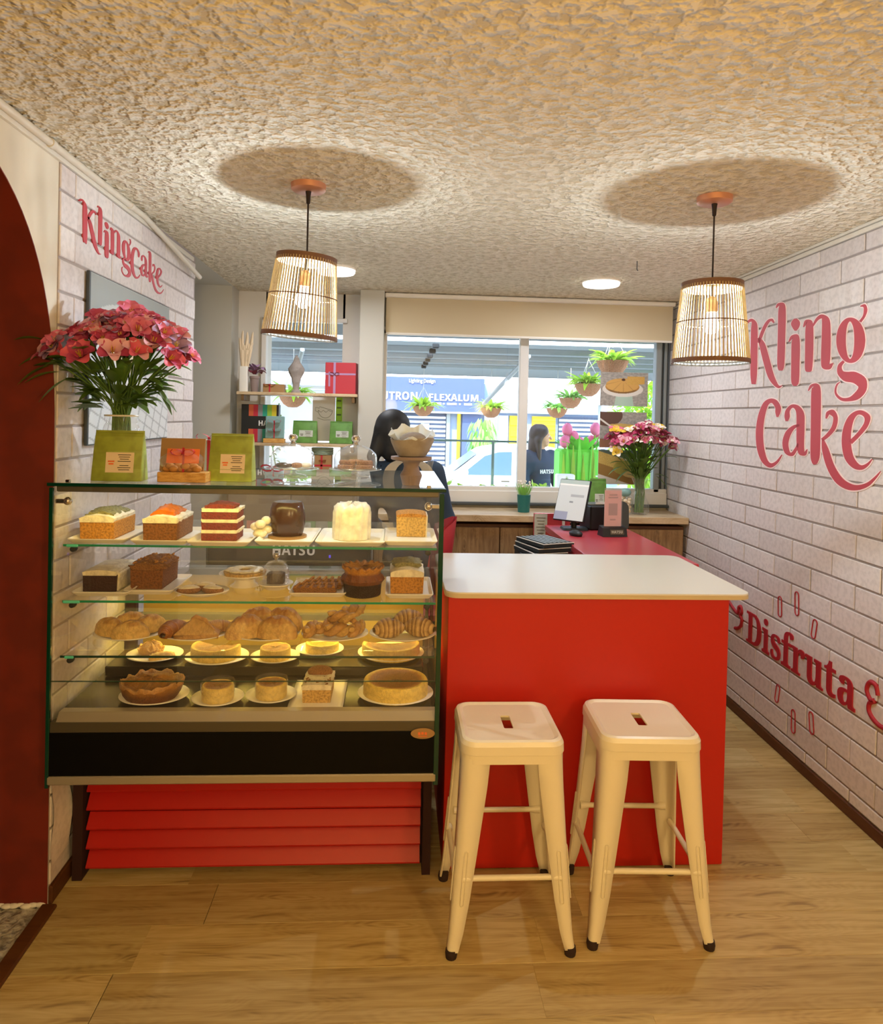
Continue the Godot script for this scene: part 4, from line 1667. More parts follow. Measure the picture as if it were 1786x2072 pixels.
func shelf_food() -> void:
	# ---- top shelf
	tray(Vector3(-1.0, S1, -2.62), 0.19, 0.30, "white tray under the loaf cake with green topping, top shelf")
	var t := loaf("loaf_cake", "golden loaf cake with white cream and green topping on the top shelf", Vector3(-1.02, S1 + 0.006, -2.535), 0.118, 0.06, 0.2, M.sponge_gold, M.cream_icing, 0.018, 0.014, 0.1, 3)
	var b := slab(0.1, 0.012, 0.15, 0.02, 0.35, 9)
	var o := part("green_topping", b, M.green_top, t)
	o.position = Vector3(-0.002, 0.068, -0.02)
	tray(Vector3(-0.79, S1, -2.61), 0.19, 0.30, "white tray under the orange-topped loaf cake, top shelf")
	t = loaf("loaf_cake", "brown loaf cake with cream and a mound of orange jam on the top shelf", Vector3(-0.804, S1 + 0.006, -2.522), 0.117, 0.062, 0.2, M.sponge_brown, M.cream_icing, 0.016, 0.014, 0.1, 13)
	b = slab(0.085, 0.016, 0.13, 0.026, 0.25, 19)
	o = part("jam", b, M.orange_jam, t)
	o.position = Vector3(0.0, 0.07, -0.03)
	tray(Vector3(-0.59, S1, -2.59), 0.21, 0.29, "white tray under the red velvet cake, top shelf")
	t = thing("layer_cake", "tall red velvet cake slice with cream layers on the top shelf", "cake", Vector3(-0.605, S1 + 0.006, -2.527))
	for k in 3:
		b = slab(0.124, 0.026, 0.11, 0.0, 0.05, 20 + k)
		o = part("sponge_layer", b, M.sponge_red, t)
		o.position = Vector3(0, k * 0.037, 0.0)
		b = slab(0.128, 0.0115, 0.112, 0.0, 0.12, 30 + k)
		o = part("cream_layer", b, M.cream_icing, t)
		o.position = Vector3(0.001, 0.0258 + k * 0.037, 0.001)
	b = slab(0.1, 0.012, 0.09, 0.012, 0.3, 41)
	o = part("crumb_topping", b, M.sponge_red, t)
	o.position = Vector3(0, 0.107, -0.008)
	tray(Vector3(-0.375, S1, -2.62), 0.20, 0.30, "white tray under the dark chocolate cake, top shelf")
	t = thing("chocolate_cake", "tall glossy dark chocolate cake on the top shelf", "cake", Vector3(-0.385, S1 + 0.012, -2.63))
	b = B.new()
	b.xf.basis = Basis.from_scale(Vector3(1, 1, 0.9))
	var lw := func(a: float, k: int) -> Vector2: return Vector2(1.0 + 0.02 * sin(a * 3.0 + k) + 0.015 * sin(a * 7.0), 0.0)
	b.lathe([Vector2(0, 0), Vector2(0.052, 0.0), Vector2(0.056, 0.012), Vector2(0.063, 0.04), Vector2(0.064, 0.075), Vector2(0.06, 0.1), Vector2(0.054, 0.118), Vector2(0.05, 0.122), Vector2(0, 0.12)], 32, [], lw)
	part("cake_body", b, M.choc, t)
	b = B.new()
	b.loft([ring(circ(0.068, 24), -0.008), ring(circ(0.07, 24), 0.0)])
	part("cake_board", b, M.kraft, t)
	t = thing("whipped_cream", "blob of piped cream with a clear scoop left of the chocolate cake", "cream", Vector3(-0.475, S1 + 0.008, -2.6))
	b = B.new()
	for k in 5:
		b.ball(Vector3(0.02 * sin(k * 2.1), 0.015 + 0.011 * k, 0.012 * cos(k * 2.1)), Vector3(0.026 - 0.002 * k, 0.016, 0.024 - 0.002 * k), 10, 7)
	part("cream", b, M.cream_icing, t)
	tray(Vector3(-0.15, S1, -2.62), 0.24, 0.30, "white tray under the meringue cake, top shelf")
	t = thing("meringue_cake", "tall white meringue cake with swept vertical ridges on the top shelf", "cake", Vector3(-0.152, S1 + 0.006, -2.62))
	b = B.new()
	var mw := func(a: float, k: int) -> Vector2: return Vector2(1.0 + 0.11 * pow(absf(sin(a * 6.5 + k * 0.3)), 0.7) - 0.05 + (0.06 * sin(a * 11.0 + k * 2.0) if k > 4 else 0.0), 0.006 * sin(a * 9.0 + k) if k > 4 else 0.0)
	b.lathe([Vector2(0, 0), Vector2(0.066, 0), Vector2(0.067, 0.03), Vector2(0.066, 0.07), Vector2(0.066, 0.095), Vector2(0.063, 0.112), Vector2(0.05, 0.123), Vector2(0.028, 0.124), Vector2(0.012, 0.128), Vector2(0, 0.13)], 72, [], mw)
	part("meringue", b, M.meringue, t)
	tray(Vector3(0.06, S1, -2.65), 0.19, 0.30, "white tray under the plain pound cake, top shelf")
	t = loaf("loaf_cake", "plain pale pound cake with a thin brown crust on the top shelf", Vector3(0.065, S1 + 0.006, -2.66), 0.112, 0.074, 0.13, M.sponge_pale, M.sponge_gold, 0.012, 0.006, 0.05, 53)
	b = slab(0.117, 0.078, 0.128, 0.0, 0.02, 57)
	o = part("paper_case", b, M.cream_icing, t)
	o.position = Vector3(0.003, -0.001, -0.006)

	# ---- second shelf
	tray(Vector3(-1.0, S2, -2.65), 0.19, 0.28, "white tray under the dark glazed loaf cake, second shelf")
	t = loaf("loaf_cake", "dark chocolate loaf cake under a smooth white glaze on the second shelf", Vector3(-1.02, S2 + 0.006, -2.565), 0.118, 0.058, 0.2, M.sponge_dark, M.cream_icing, 0.012, 0.012, 0.02, 63)
	b = slab(0.126, 0.06, 0.19, 0.012, 0.02, 67)
	o = part("glaze", b, M.cream_icing, t)
	o.position = Vector3(0.003, 0.002, -0.008)
	tray(Vector3(-0.85, S2, -2.67), 0.17, 0.26, "white tray under the nut-topped loaf cake, second shelf")
	t = loaf("loaf_cake", "brown loaf cake with a rough nut crust on the second shelf", Vector3(-0.874, S2 + 0.006, -2.605), 0.115, 0.07, 0.18, M.sponge_brown, M.nut, 0.016, 0.014, 0.5, 73)
	b = B.new()
	for k in 70:
		b.xf = Transform3D(Basis.from_euler(Vector3(rng.randf_range(-0.5, 0.5), rng.randf_range(0, 6), rng.randf_range(-0.5, 0.5))), Vector3(rng.randf_range(-0.05, 0.05), 0.083 + rng.randf_range(0.0, 0.012), rng.randf_range(-0.17, -0.005)))
		b.box(Vector3.ZERO, Vector3(0.014, 0.006, 0.009), 0.002)
	o = part("nut_crumbs", b, M.cookie, t)
	tag(o, "", "", "", "stuff")
	plate(Vector3(-0.668, S2, -2.56), 0.094, 0.075, "small white plate of frosted cookies on the second shelf")
	for k in 3:
		b = B.new()
		b.ball(Vector3.ZERO, Vector3(0.042, 0.014, 0.026), 16, 8)
		t = food_thing("frosted_cookie", ["oval frosted cookie at the near left of the small plate", "oval frosted cookie at the near right of the small plate", "oval frosted cookie at the back of the small plate"][k], "cookie", Vector3([-0.708, -0.628, -0.665][k], S2 + 0.019, [-2.545, -2.548, -2.595][k]), [0.3, -0.3, 0.0][k], "cookie_body", b, M.nut, "")
		b = B.new()
		b.ball(Vector3(0, 0.003, 0), Vector3(0.038, 0.0135, 0.0225), 16, 8)
		part("sugar_frosting", b, M.cream_icing, t)
	t = plate(Vector3(-0.548, S2 + 0.03, -2.70), 0.094, 0.09, "footed white plate of pale pie on the second shelf")
	b = B.new()
	b.lathe([Vector2(0, -0.03), Vector2(0.055, -0.03), Vector2(0.04, -0.02), Vector2(0.03, 0.0), Vector2(0, 0.0)], 24)
	part("plate_foot", b, M.white_plate, t)
	t = thing("banana_pie", "pale cream pie with overlapping slices on the footed plate", "pie", Vector3(-0.548, S2 + 0.038, -2.70))
	b = B.new()
	b.loft([ring(circ(0.072, 28), 0.0), ring(circ(0.078, 28), 0.016)])
	part("pie_base", b, M.sponge_pale, t)
	for k in 9:
		b = B.new()
		var an := TAU * k / 9.0
		b.ball(Vector3(cos(an) * 0.045, 0.02, sin(an) * 0.045), Vector3(0.028, 0.006, 0.022), 10, 6)
		part("slice", b, M.cream_icing, t)
	t = thing("glass_cloche", "small glass dome with a ball knob over a brownie on the second shelf", "cloche", Vector3(-0.428, S2, -2.66))
	b = B.new()
	b.lathe([Vector2(0, 0), Vector2(0.04, 0.0), Vector2(0.05, 0.012), Vector2(0.064, 0.018), Vector2(0.063, 0.021), Vector2(0.0, 0.016)], 36)
	part("base_plate", b, M.white_plate, t)
	b = B.new()
	b.lathe([Vector2(0.0455, 0.02), Vector2(0.048, 0.02), Vector2(0.048, 0.06), Vector2(0.042, 0.082), Vector2(0.028, 0.098), Vector2(0.006, 0.104), Vector2(0.0, 0.104)], 36)
	b.lathe([Vector2(0.0, 0.1015), Vector2(0.006, 0.1015), Vector2(0.0265, 0.096), Vector2(0.040, 0.0805), Vector2(0.0455, 0.059), Vector2(0.0455, 0.02)], 36)
	var dm := part("dome", b, M.dome_glass, t)
	b = B.new()
	b.lathe([Vector2(0.004, 0.102), Vector2(0.006, 0.108), Vector2(0.011, 0.113), Vector2(0.013, 0.12), Vector2(0.009, 0.128), Vector2(0, 0.131)], 20)
	part("knob", b, M.chrome, dm)
	b = slab(0.062, 0.036, 0.05, 0.004, 0.06, 83)
	food_thing("brownie", "dark brownie under the small glass dome", "brownie", Vector3(-0.428, S2 + 0.018, -2.64), 0.0, "brownie_body", b, M.brownie)
	tray(Vector3(-0.262, S2, -2.62), 0.2, 0.2, "white tray of lattice tart pieces on the second shelf")
	for k in 3:
		t = thing("lattice_tart", ["lattice-topped tart strip nearest the front of its white tray", "lattice-topped tart strip in the middle of its white tray", "lattice-topped tart strip at the back of its white tray"][k], "tart", Vector3(-0.275 + 0.018 * k, S2 + 0.007, -2.562 - 0.05 * k), 0.05)
		part("tart_base", slab(0.15, 0.017, 0.042, 0.004, 0.1, 90 + k), M.nut, t)
		for i in 6:
			b = B.new()
			b.tube([Vector3(-0.07 + i * 0.027, 0.019, 0.0), Vector3(-0.055 + i * 0.024, 0.024, -0.042)], 0.0055, 7)
			part("lattice_strip", b, M.sponge_gold, t)
	t = thing("deep_pie", "tall deep pie with a frilled golden crust in a dark case, second shelf", "pie", Vector3(-0.107, S2, -2.575))
	b = B.new()
	var fw := func(a: float, k: int) -> Vector2: return Vector2(1.0 + (0.05 * sin(a * 16.0) if k in [5, 6, 9, 10, 11] else 0.0) + 0.01 * sin(a * 5.0), 0.005 * sin(a * 16.0 + 1.0) if k >= 9 else 0.0)
	var dk := hexl("2a120a")
	var br := hexl("7a4318")
	var gd := hexl("c98d3a")
	b.lathe([Vector2(0, 0), Vector2(0.062, 0), Vector2(0.066, 0.005), Vector2(0.068, 0.044), Vector2(0.07, 0.046), Vector2(0.076, 0.058), Vector2(0.072, 0.068), Vector2(0.064, 0.078), Vector2(0.064, 0.088), Vector2(0.073, 0.1), Vector2(0.072, 0.107), Vector2(0.06, 0.104), Vector2(0.045, 0.098), Vector2(0, 0.1)], 64, [dk, dk, dk, dk, br, br, br, br, gd, gd, br, gd, gd, gd], fw)
	part("pie_body", b, M.vc_bake, t)
	tray(Vector3(0.06, S2, -2.65), 0.17, 0.28, "white tray under the poppy-seed loaf cake, second shelf")
	t = loaf("loaf_cake", "golden loaf cake under thick poppy-seed icing on the second shelf", Vector3(0.052, S2 + 0.006, -2.568), 0.122, 0.062, 0.16, M.sponge_gold, M.cream_icing, 0.02, 0.016, 0.06, 103)
	b = slab(0.1, 0.01, 0.11, 0.012, 0.3, 107)
	o = part("seed_topping", b, M.green_top, t)
	o.position = Vector3(0, 0.088, -0.03)

	# ---- third shelf: five oval plates of pastry
	var ex := ["plate of small empanadas", "plate of croissants", "plate of big empanadas", "plate of twisted rolls", "plate of striped rolls"]
	var px := [-0.955, -0.718, -0.461, -0.209, 0.042]
	for k in 5:
		plate(Vector3(px[k], S3, -2.675), 0.124, 0.105, "oval white %s on the third shelf" % ex[k])
	var em := food_thing("empanada", "small pale empanada at the near right of the first pastry plate", "pastry", Vector3(-0.93, S3 + 0.013, -2.615), 0.15, "pastry_body", empanada(0.13, 0.085, 0.058, 0.05), M.vc_bake)
	dup(em, Vector3(-1.02, S3 + 0.013, -2.65), -0.5, "small empanada at the far left of the first pastry plate")
	dup(em, Vector3(-0.965, S3 + 0.016, -2.715), 0.4, "small empanada at the back of the first pastry plate")
	dup(em, Vector3(-0.885, S3 + 0.014, -2.69), 0.9, "small empanada at the right end of the first pastry plate")
	var cr := food_thing("croissant", "shiny dark croissant standing end-on at the left of the croissant plate", "pastry", Vector3(-0.795, S3 + 0.012, -2.635), 1.25, "pastry_body", croissant(0.15, 0.034, 1.0, 0.8, 8.0), M.vc_bake)
	food_thing("turnover", "folded triangular golden turnover in the middle of the croissant plate", "pastry", Vector3(-0.7, S3 + 0.011, -2.645), 0.1, "pastry_body", turnover(0.15, 0.09, 0.066), M.vc_bake)
	food_thing("croissant", "flat brown croissant at the right end of the croissant plate", "pastry", Vector3(-0.645, S3 + 0.012, -2.68), 0.5, "pastry_body", croissant(0.13, 0.028, 0.8, 0.55), M.vc_bake)
	var bg := food_thing("empanada", "big golden empanada at the near right of the third pastry plate", "pastry", Vector3(-0.415, S3 + 0.013, -2.62), -0.15, "pastry_body", empanada(0.155, 0.10, 0.075, 0.3), M.vc_bake)
	dup(bg, Vector3(-0.525, S3 + 0.013, -2.63), 0.5, "big golden empanada at the near left of the third pastry plate")
	dup(bg, Vector3(-0.5, S3 + 0.018, -2.715), 0.2, "big golden empanada at the back left of the third pastry plate")
	dup(bg, Vector3(-0.405, S3 + 0.02, -2.71), -0.4, "big golden empanada at the back right of the third pastry plate")
	var tw := [[-0.295, 0.013, -2.64, 1.35, "twisted roll pointing forward at the left of the twisted-roll plate"], [-0.24, 0.013, -2.68, 0.9, "twisted roll second from the left on the twisted-roll plate"], [-0.19, 0.013, -2.63, 0.1, "twisted roll lying low at the front of the twisted-roll plate"], [-0.13, 0.013, -2.65, 1.2, "twisted roll at the right of the twisted-roll plate"], [-0.185, 0.052, -2.66, -0.25, "twisted roll lying across the top of the pile"], [-0.145, 0.066, -2.70, 0.7, "dark twisted roll perched highest on the pile"]]
	var tw0: Node3D = null
	for q in tw:
		if tw0 == null:
			tw0 = food_thing("twisted_roll", q[4], "pastry", Vector3(q[0], S3 + q[1], q[2]), q[3], "pastry_body", twist_bread(0.1, 0.026, 1), M.vc_bake)
		else:
			dup(tw0, Vector3(q[0], S3 + q[1], q[2]), q[3], q[4])
	var sr := food_thing("striped_roll", "striped crescent roll at the near left of the last pastry plate", "pastry", Vector3(-0.01, S3 + 0.012, -2.635), 0.25, "pastry_body", croissant(0.118, 0.042, 0.7, 0.3, 3.6, true), M.vc_bake)
	dup(sr, Vector3(0.105, S3 + 0.012, -2.65), -0.3, "striped crescent roll at the right end of the last pastry plate")
	dup(sr, Vector3(0.065, S3 + 0.025, -2.71), 0.1, "striped crescent roll at the back of the last pastry plate")

	# ---- deck
	var st := DECK + 0.038
	plate(Vector3(-0.925, st, -2.87), 0.107, 0.095, "white plate of two little pies on the case floor, back row")
	food_thing("hand_pie", "little pale crimped pie at the front of the two-pie plate", "pie", Vector3(-0.885, st + 0.01, -2.83), 0.5, "pastry_body", empanada(0.1, 0.06, 0.024, 0.0), M.vc_bake)
	food_thing("bun", "round bun at the back of the two-pie plate", "bun", Vector3(-0.95, st + 0.008, -2.9), 0.0, "bun_body", crust_pie(0.05, 0.02, 0.022, 4, "c09050", "d2a050"), M.vc_bake)
	plate(Vector3(-0.68, st, -2.85), 0.122, 0.11, "white plate of halved cheesecake on the case floor, back row second from left")
	food_thing("cheesecake", "halved cheesecake with an orange-brown top on the case floor", "cheesecake", Vector3(-0.69, st + 0.008, -2.87), 0.0, "cake_body", cheesecake(0.096, 0.045, 0.008, 0.55, -0.1, PI + 0.5), M.vc_bake)
	plate(Vector3(-0.455, st, -2.85), 0.096, 0.088, "white plate of a small yellow cheesecake on the case floor, back row centre")
	food_thing("cheesecake", "small bright yellow cheesecake in the back row centre of the case floor", "cheesecake", Vector3(-0.455, st + 0.008, -2.85), 0.0, "cake_body", cheesecake(0.06, 0.042, 0.002, 0.35), M.vc_bake)
	plate(Vector3(-0.29, st, -2.94), 0.097, 0.09, "white plate of pale cake behind the rectangular dish on the case floor")
	food_thing("cheesecake", "pale half cake behind the rectangular dish on the case floor", "cheesecake", Vector3(-0.28, st + 0.008, -2.94), 0.0, "cake_body", cheesecake(0.068, 0.035, 0.003, 0.1, 0.0, PI), M.vc_bake)
	plate(Vector3(0.0, st, -2.90), 0.134, 0.12, "white plate of a large halved cheesecake at the back right of the case floor")
	food_thing("cheesecake", "large halved cheesecake with a brown centre at the back right of the case floor", "cheesecake", Vector3(0.0, st + 0.008, -2.9), 0.0, "cake_body", cheesecake(0.118, 0.045, 0.012, 0.8, -0.15, PI + 0.15), M.vc_bake)
	plate(Vector3(-0.825, DECK, -2.56), 0.118, 0.1, "white plate of the big brown pie at the front left of the case floor")
	food_thing("crusty_pie", "big dark brown pie with a rough frilled crust on the case floor", "pie", Vector3(-0.832, DECK + 0.008, -2.56), 0.0, "pie_body", crust_pie(0.104, 0.05, 0.012, 8), M.vc_bake)
	for k in 2:
		var x: float = [-0.6, -0.42][k]
		var z: float = [-2.535, -2.56][k]
		plate(Vector3(x, DECK, z), 0.089, 0.085, ["white plate of the small collared cheesecake beside the big brown pie", "white plate of the small collared cheesecake beside the rectangular dish"][k])
		var t2 := food_thing("cheesecake", ["small cheesecake in a clear collar beside the big brown pie", "small cheesecake in a clear collar beside the rectangular dish"][k], "cheesecake", Vector3(x, DECK + 0.008, z), 0.0, "cake_body", cheesecake(0.055, 0.05, 0.004, 0.7), M.vc_bake)
		b = B.new()
		b.lathe([Vector2(0.058, 0.0), Vector2(0.058, 0.062)], 32)
		part("clear_collar", b, M.cello, t2)
	t = thing("rectangular_dish", "white rectangular dish of a frosted slab cake on the case floor", "dish", Vector3(-0.255, DECK, -2.585))
	part("dish_body", slab(0.19, 0.006, 0.26, 0.0, 0.0, 1), M.white_tray, t).position.z = 0.13
	t = thing("slab_cake", "pale slab cake with nut-flecked frosting and one fig-like top on the rectangular dish", "cake", Vector3(-0.255, DECK + 0.006, -2.5))
	part("sponge", slab(0.1, 0.05, 0.15, 0.0, 0.02, 111), M.sponge_pale, t)
	o = part("frosting", slab(0.104, 0.014, 0.152, 0.008, 0.12, 112), M.cream_icing, t)
	o.position = Vector3(0, 0.045, 0.002)
	for k in 26:
		b = B.new()
		b.box(Vector3.ZERO, Vector3(0.012, 0.004, 0.005), 0.001)
		o = part("nut_flake", b, M.nut, t)
		o.position = Vector3(rng.randf_range(-0.042, 0.042), 0.061 + rng.randf_range(0, 0.005), rng.randf_range(-0.075, -0.005))
		o.rotation = Vector3(rng.randf_range(-0.4, 0.4), rng.randf_range(0, 6.0), rng.randf_range(-0.4, 0.4))
	b = B.new()
	b.ball(Vector3(0, 0.068, -0.118), Vector3(0.046, 0.02, 0.034), 18, 10)
	part("caramel_top", b, M.nut, t)
	plate(Vector3(0.02, DECK, -2.575), 0.136, 0.12, "white plate of the large whole cheesecake at the front right of the case floor")
	food_thing("cheesecake", "large whole cheesecake with a sunken brown centre at the front right of the case floor", "cheesecake", Vector3(0.02, DECK + 0.008, -2.58), 0.0, "cake_body", cheesecake(0.116, 0.055, 0.012, 0.75), M.vc_bake)


# ---------------------------------------------------------------- counters and stools
func counters() -> void:
	var t := thing("service_counter", "tall red counter with a pale rounded top behind the two stools", "counter", Vector3(0.735, 0, -2.95))
	var c := -t.position
	var b := B.new()
	b.xf.origin = c
	b.box(Vector3(0.734, 0.506, -2.957), Vector3(1.056, 1.004, 0.704), 0.002)
	b.box(Vector3(0.734, 0.003, -2.957), Vector3(1.05, 0.006, 0.69))
	part("counter_body", b, M.red_counter, t)
	b = B.new()
	b.xf.origin = c + Vector3(0.77, 0, -2.962)
	var p := rrect(1.152, 0.75, 0.05, 6)
	b.loft([ring(p, 1.008), ring(p, 1.024)], true, false)
	part("top_edge", b, M.top_edge, t)
	b = B.new()
	b.xf.origin = c + Vector3(0.77, 0, -2.962)
	b.loft([ring(p, 1.024), ring(rrect(1.149, 0.747, 0.05, 6), 1.029)], false, true)
	part("counter_top", b, M.white_top, t)

	t = thing("till_counter", "red side counter carrying the till, running from the pale counter to the wood units", "counter", Vector3(1.21, 0, -3.93))
	c = -t.position
	b = B.new()
	b.xf.origin = c
	b.box(Vector3(1.215, 0.474, -3.94), Vector3(0.49, 0.948, 1.18), 0.002)
	part("counter_body", b, M.red_counter, t)
	b = B.new()
	b.xf.origin = c
	b.box(Vector3(1.217, 0.968, -3.94), Vector3(0.50, 0.036, 1.19), 0.003)
	part("counter_top", b, M.red_top, t)

	t = thing("wood_counter", "wooden cupboard counter below the big window", "counter", Vector3(0.9, 0, -4.9))
	c = -t.position
	b = B.new()
	b.xf.origin = c
	b.box(Vector3(0.92, 0.995, -4.92), Vector3(2.14, 0.045, 0.4), 0.003)
	part("counter_top", b, M.counter_top_wood, t)
	b = B.new()
	b.xf.origin = c
	b.box(Vector3(0.92, 0.485, -4.94), Vector3(2.11, 0.93, 0.34))
	part("carcass", b, M.baseboard_dark, t)
	for k in 5:
		b = B.new()
		b.xf.origin = c
		b.box(Vector3(0.08 + k * 0.42, 0.48, -4.762), Vector3(0.413, 0.9, 0.02), 0.002)
		part("door_panel", b, M.counter_wood, t)

	t = thing("red_partition", "upright red board with a pinned paper at the end of the till counter", "panel", Vector3(1.03, 0, -4.62))
	b = B.new()
	b.box(Vector3(0, 0.525, 0), Vector3(0.24, 1.05, 0.02), 0.002)
	part("board", b, M.red_top, t)
	b = B.new()
	b.box(Vector3(-0.075, 0.965, 0.012), Vector3(0.085, 0.16, 0.002))
	var o := part("paper_sheet", b, M.label_grey, t)
	for k in 6:
		b = B.new()
		b.box(Vector3(-0.075, 1.02 - k * 0.02, 0.0135), Vector3(0.06 - 0.01 * (k % 3), 0.004, 0.0006))
		part("text_line", b, M.steel_dark, o)
	b = B.new()
	b.box(Vector3(0.075, 0.985, 0.013), Vector3(0.018, 0.06, 0.006), 0.001)
	part("switch", b, M.white_matte, t)


func stools() -> void:
	var t := thing("bar_stool", "cream metal stool with a slotted square seat, standing beside the cake display case", "stool", Vector3(0.392, 0, -2.368), 0.0, "cream metal stools")
	var b := B.new()
	var n := 6
	var rings := []
	for q in [[0.326, 0.585, 0.045], [0.326, 0.612, 0.045], [0.332, 0.614, 0.048], [0.33, 0.64, 0.048], [0.318, 0.653, 0.045], [0.3, 0.657, 0.042], [0.285, 0.6535, 0.035], [0.275, 0.651, 0.03]]:
		rings.append(ring(rrect(q[0], q[0], q[2], n), q[1]))
	b.loft(rings, false, false, false)
	# dished panel with the hand slot left open
	var outer: PackedVector3Array = rings[rings.size() - 1]
	var slot := PackedVector2Array()
	for p in outer:
		var a := atan2(p.z, p.x)
		var cc := Vector2(cos(a) * 0.02, sin(a) * 0.02)
		slot.append(Vector2(cc.x, cc.y + clampf(p.z * 0.6, -0.034, 0.034)))
	var inner := ring(slot, 0.650)
	for i in outer.size():
		var j := (i + 1) % outer.size()
		b.quadn(outer[i], outer[j], inner[j], inner[i], Vector3.UP, 40)
		b.quadn(inner[i], inner[j], inner[j] - Vector3(0, 0.006, 0), inner[i] - Vector3(0, 0.006, 0), Vector3(0, 0, 1), 41)
	part("seat", b, M.stool_paint, t)
	var lb := B.new()
	rings = []
	for q in [[0.625, 0.160, 0.088], [0.52, 0.164, 0.082], [0.35, 0.174, 0.068], [0.17, 0.186, 0.053], [0.075, 0.193, 0.042], [0.045, 0.1965, 0.037], [0.022, 0.2, 0.034]]:
		var w: float = q[2]
		var c: float = q[1]
		var r := w * 0.42
		var th := 0.006
		var ro := PackedVector3Array()
		ro.append(Vector3(c, q[0], c - w))
		for k in 7:
			var a := PI / 2 * k / 6
			ro.append(Vector3(c - r + r * cos(a), q[0], c - r + r * sin(a)))
		ro.append(Vector3(c - w, q[0], c))
		ro.append(Vector3(c - w, q[0], c - th))
		for k in 7:
			var a := PI / 2 * (6 - k) / 6
			ro.append(Vector3(c - r + (r - th) * cos(a), q[0], c - r + (r - th) * sin(a)))
		ro.append(Vector3(c - th, q[0], c - w))
		rings.push_front(ro)
	lb.loft(rings, true, true, true)
	var leg := lb.done()
	var fb := B.new()
	fb.loft([ring(circ(0.017, 14), 0.0, Vector2(0.186, 0.186)), ring(circ(0.019, 14), 0.014, Vector2(0.186, 0.186)), ring(circ(0.018, 14), 0.026, Vector2(0.185, 0.185))])
	var foot := fb.done()
	var gb := B.new()
	for s in 2:
		var pts := []
		var w := 0.0055
		for k in 21:
			var a := TAU * k / 20
			var y := 0.24 + (0.075 if sin(a) > 0 else -0.075) + sin(a) * w
			var cc := 0.2 - (y - 0.02) * 0.078
			pts.append(Vector3(cc + 0.0008 if s == 0 else cc - 0.032 + cos(a) * w, y, cc - 0.032 + cos(a) * w if s == 0 else cc + 0.0008))
		gb.tube(pts, 0.0016, 5, false)
	var groove := gb.done()
	for k in 4:
		var o := mi("leg", leg, M.stool_paint, t)
		o.rotation.y = PI / 2 * k
		mi("foot", foot, M.rubber, o)
		mi("leg_groove", groove, M.stool_paint, o)
	for k in 4:
		b = B.new()
		var y: float = [0.235, 0.26, 0.21, 0.21][k]
		var l := 0.155
		var d: float = 0.2 - (y - 0.02) * 0.078 - 0.012
		b.tube([Vector3(-l, y, 0), Vector3(-l + 0.018, y, 0), Vector3(-l + 0.03, y, 0), Vector3(l - 0.03, y, 0), Vector3(l - 0.018, y, 0), Vector3(l, y, 0)], [0.0135, 0.013, 0.0092, 0.0092, 0.013, 0.0135], 10)
		var o := part("crossbar", b, M.stool_paint, t)
		if k < 2:
			o.position = Vector3(0, 0, [d, -d][k])
		else:
			o.rotation.y = PI / 2
			o.position = Vector3([-d, d][k - 2], 0, 0)
	dup(t, Vector3(0.85, 0, -2.386), deg_to_rad(-2.5), "cream metal stool with a slotted square seat, standing nearer the brick wall", "cream metal stools")


# ---------------------------------------------------------------- flowers
func petal_mesh(l: float, w: float, cup: float) -> ArrayMesh:
	var b := B.new()
	var f := func(u: float, v: float) -> Vector3:
		var s := (v - 0.5) * 2.0
		var wd := w * pow(sin(PI * (0.12 + 0.8 * u)), 0.8)
		return Vector3(s * wd * 0.5, cup * sin(u * 1.9) * l + 0.25 * absf(s) * wd, u * l)
	b.surf(5, 4, f, 1)
	return b.done()


func blossom(petals: Array, l: float, w: float) -> Array:
	# meshes for one open flower: broad outer petals and narrower inner ones, as a cup
	var out := []
	for ringi in 2:
		var b := B.new()
		for k in 3:
			var an := TAU * k / 3.0 + ringi * PI / 3
			b.xf = Transform3D(Basis(Vector3.UP, an), Vector3.ZERO)
			var ll := l * (1.0 if ringi == 0 else 0.95)
			var ww := w * (1.0 if ringi == 0 else 0.8)
			b.surf(6, 4, func(u: float, v: float) -> Vector3:
				var s := (v - 0.5) * 2.0
				var wd := ww * pow(sin(PI * (0.06 + 0.86 * u)), 0.6)
				var z := ll * (0.12 + 0.75 * u * u + 0.1 * u)
				var y := ll * (1.05 * u - 0.42 * u * u * u) + 0.18 * s * s * wd
				return Vector3(s * wd * 0.5, y, z - 0.1 * s * s * wd), 1)
		out.append(b.done())
	return out


func leaf_on(b: B, from: Vector3, dir: Vector3, l: float, w: float, droop: float) -> void:
	var side := dir.cross(Vector3.UP)
	if side.length() < 0.05:
		side = Vector3.RIGHT
	side = side.normalized()
	b.surf(6, 2, func(u: float, v: float) -> Vector3:
		var s := (v - 0.5) * 2.0
		var wd := w * pow(sin(PI * clampf(0.04 + 0.93 * u, 0, 1)), 0.9)
		return from + dir * l * u + Vector3.DOWN * droop * u * u + side * s * wd * 0.5 + Vector3.UP * absf(s) * wd * 0.18, 1)


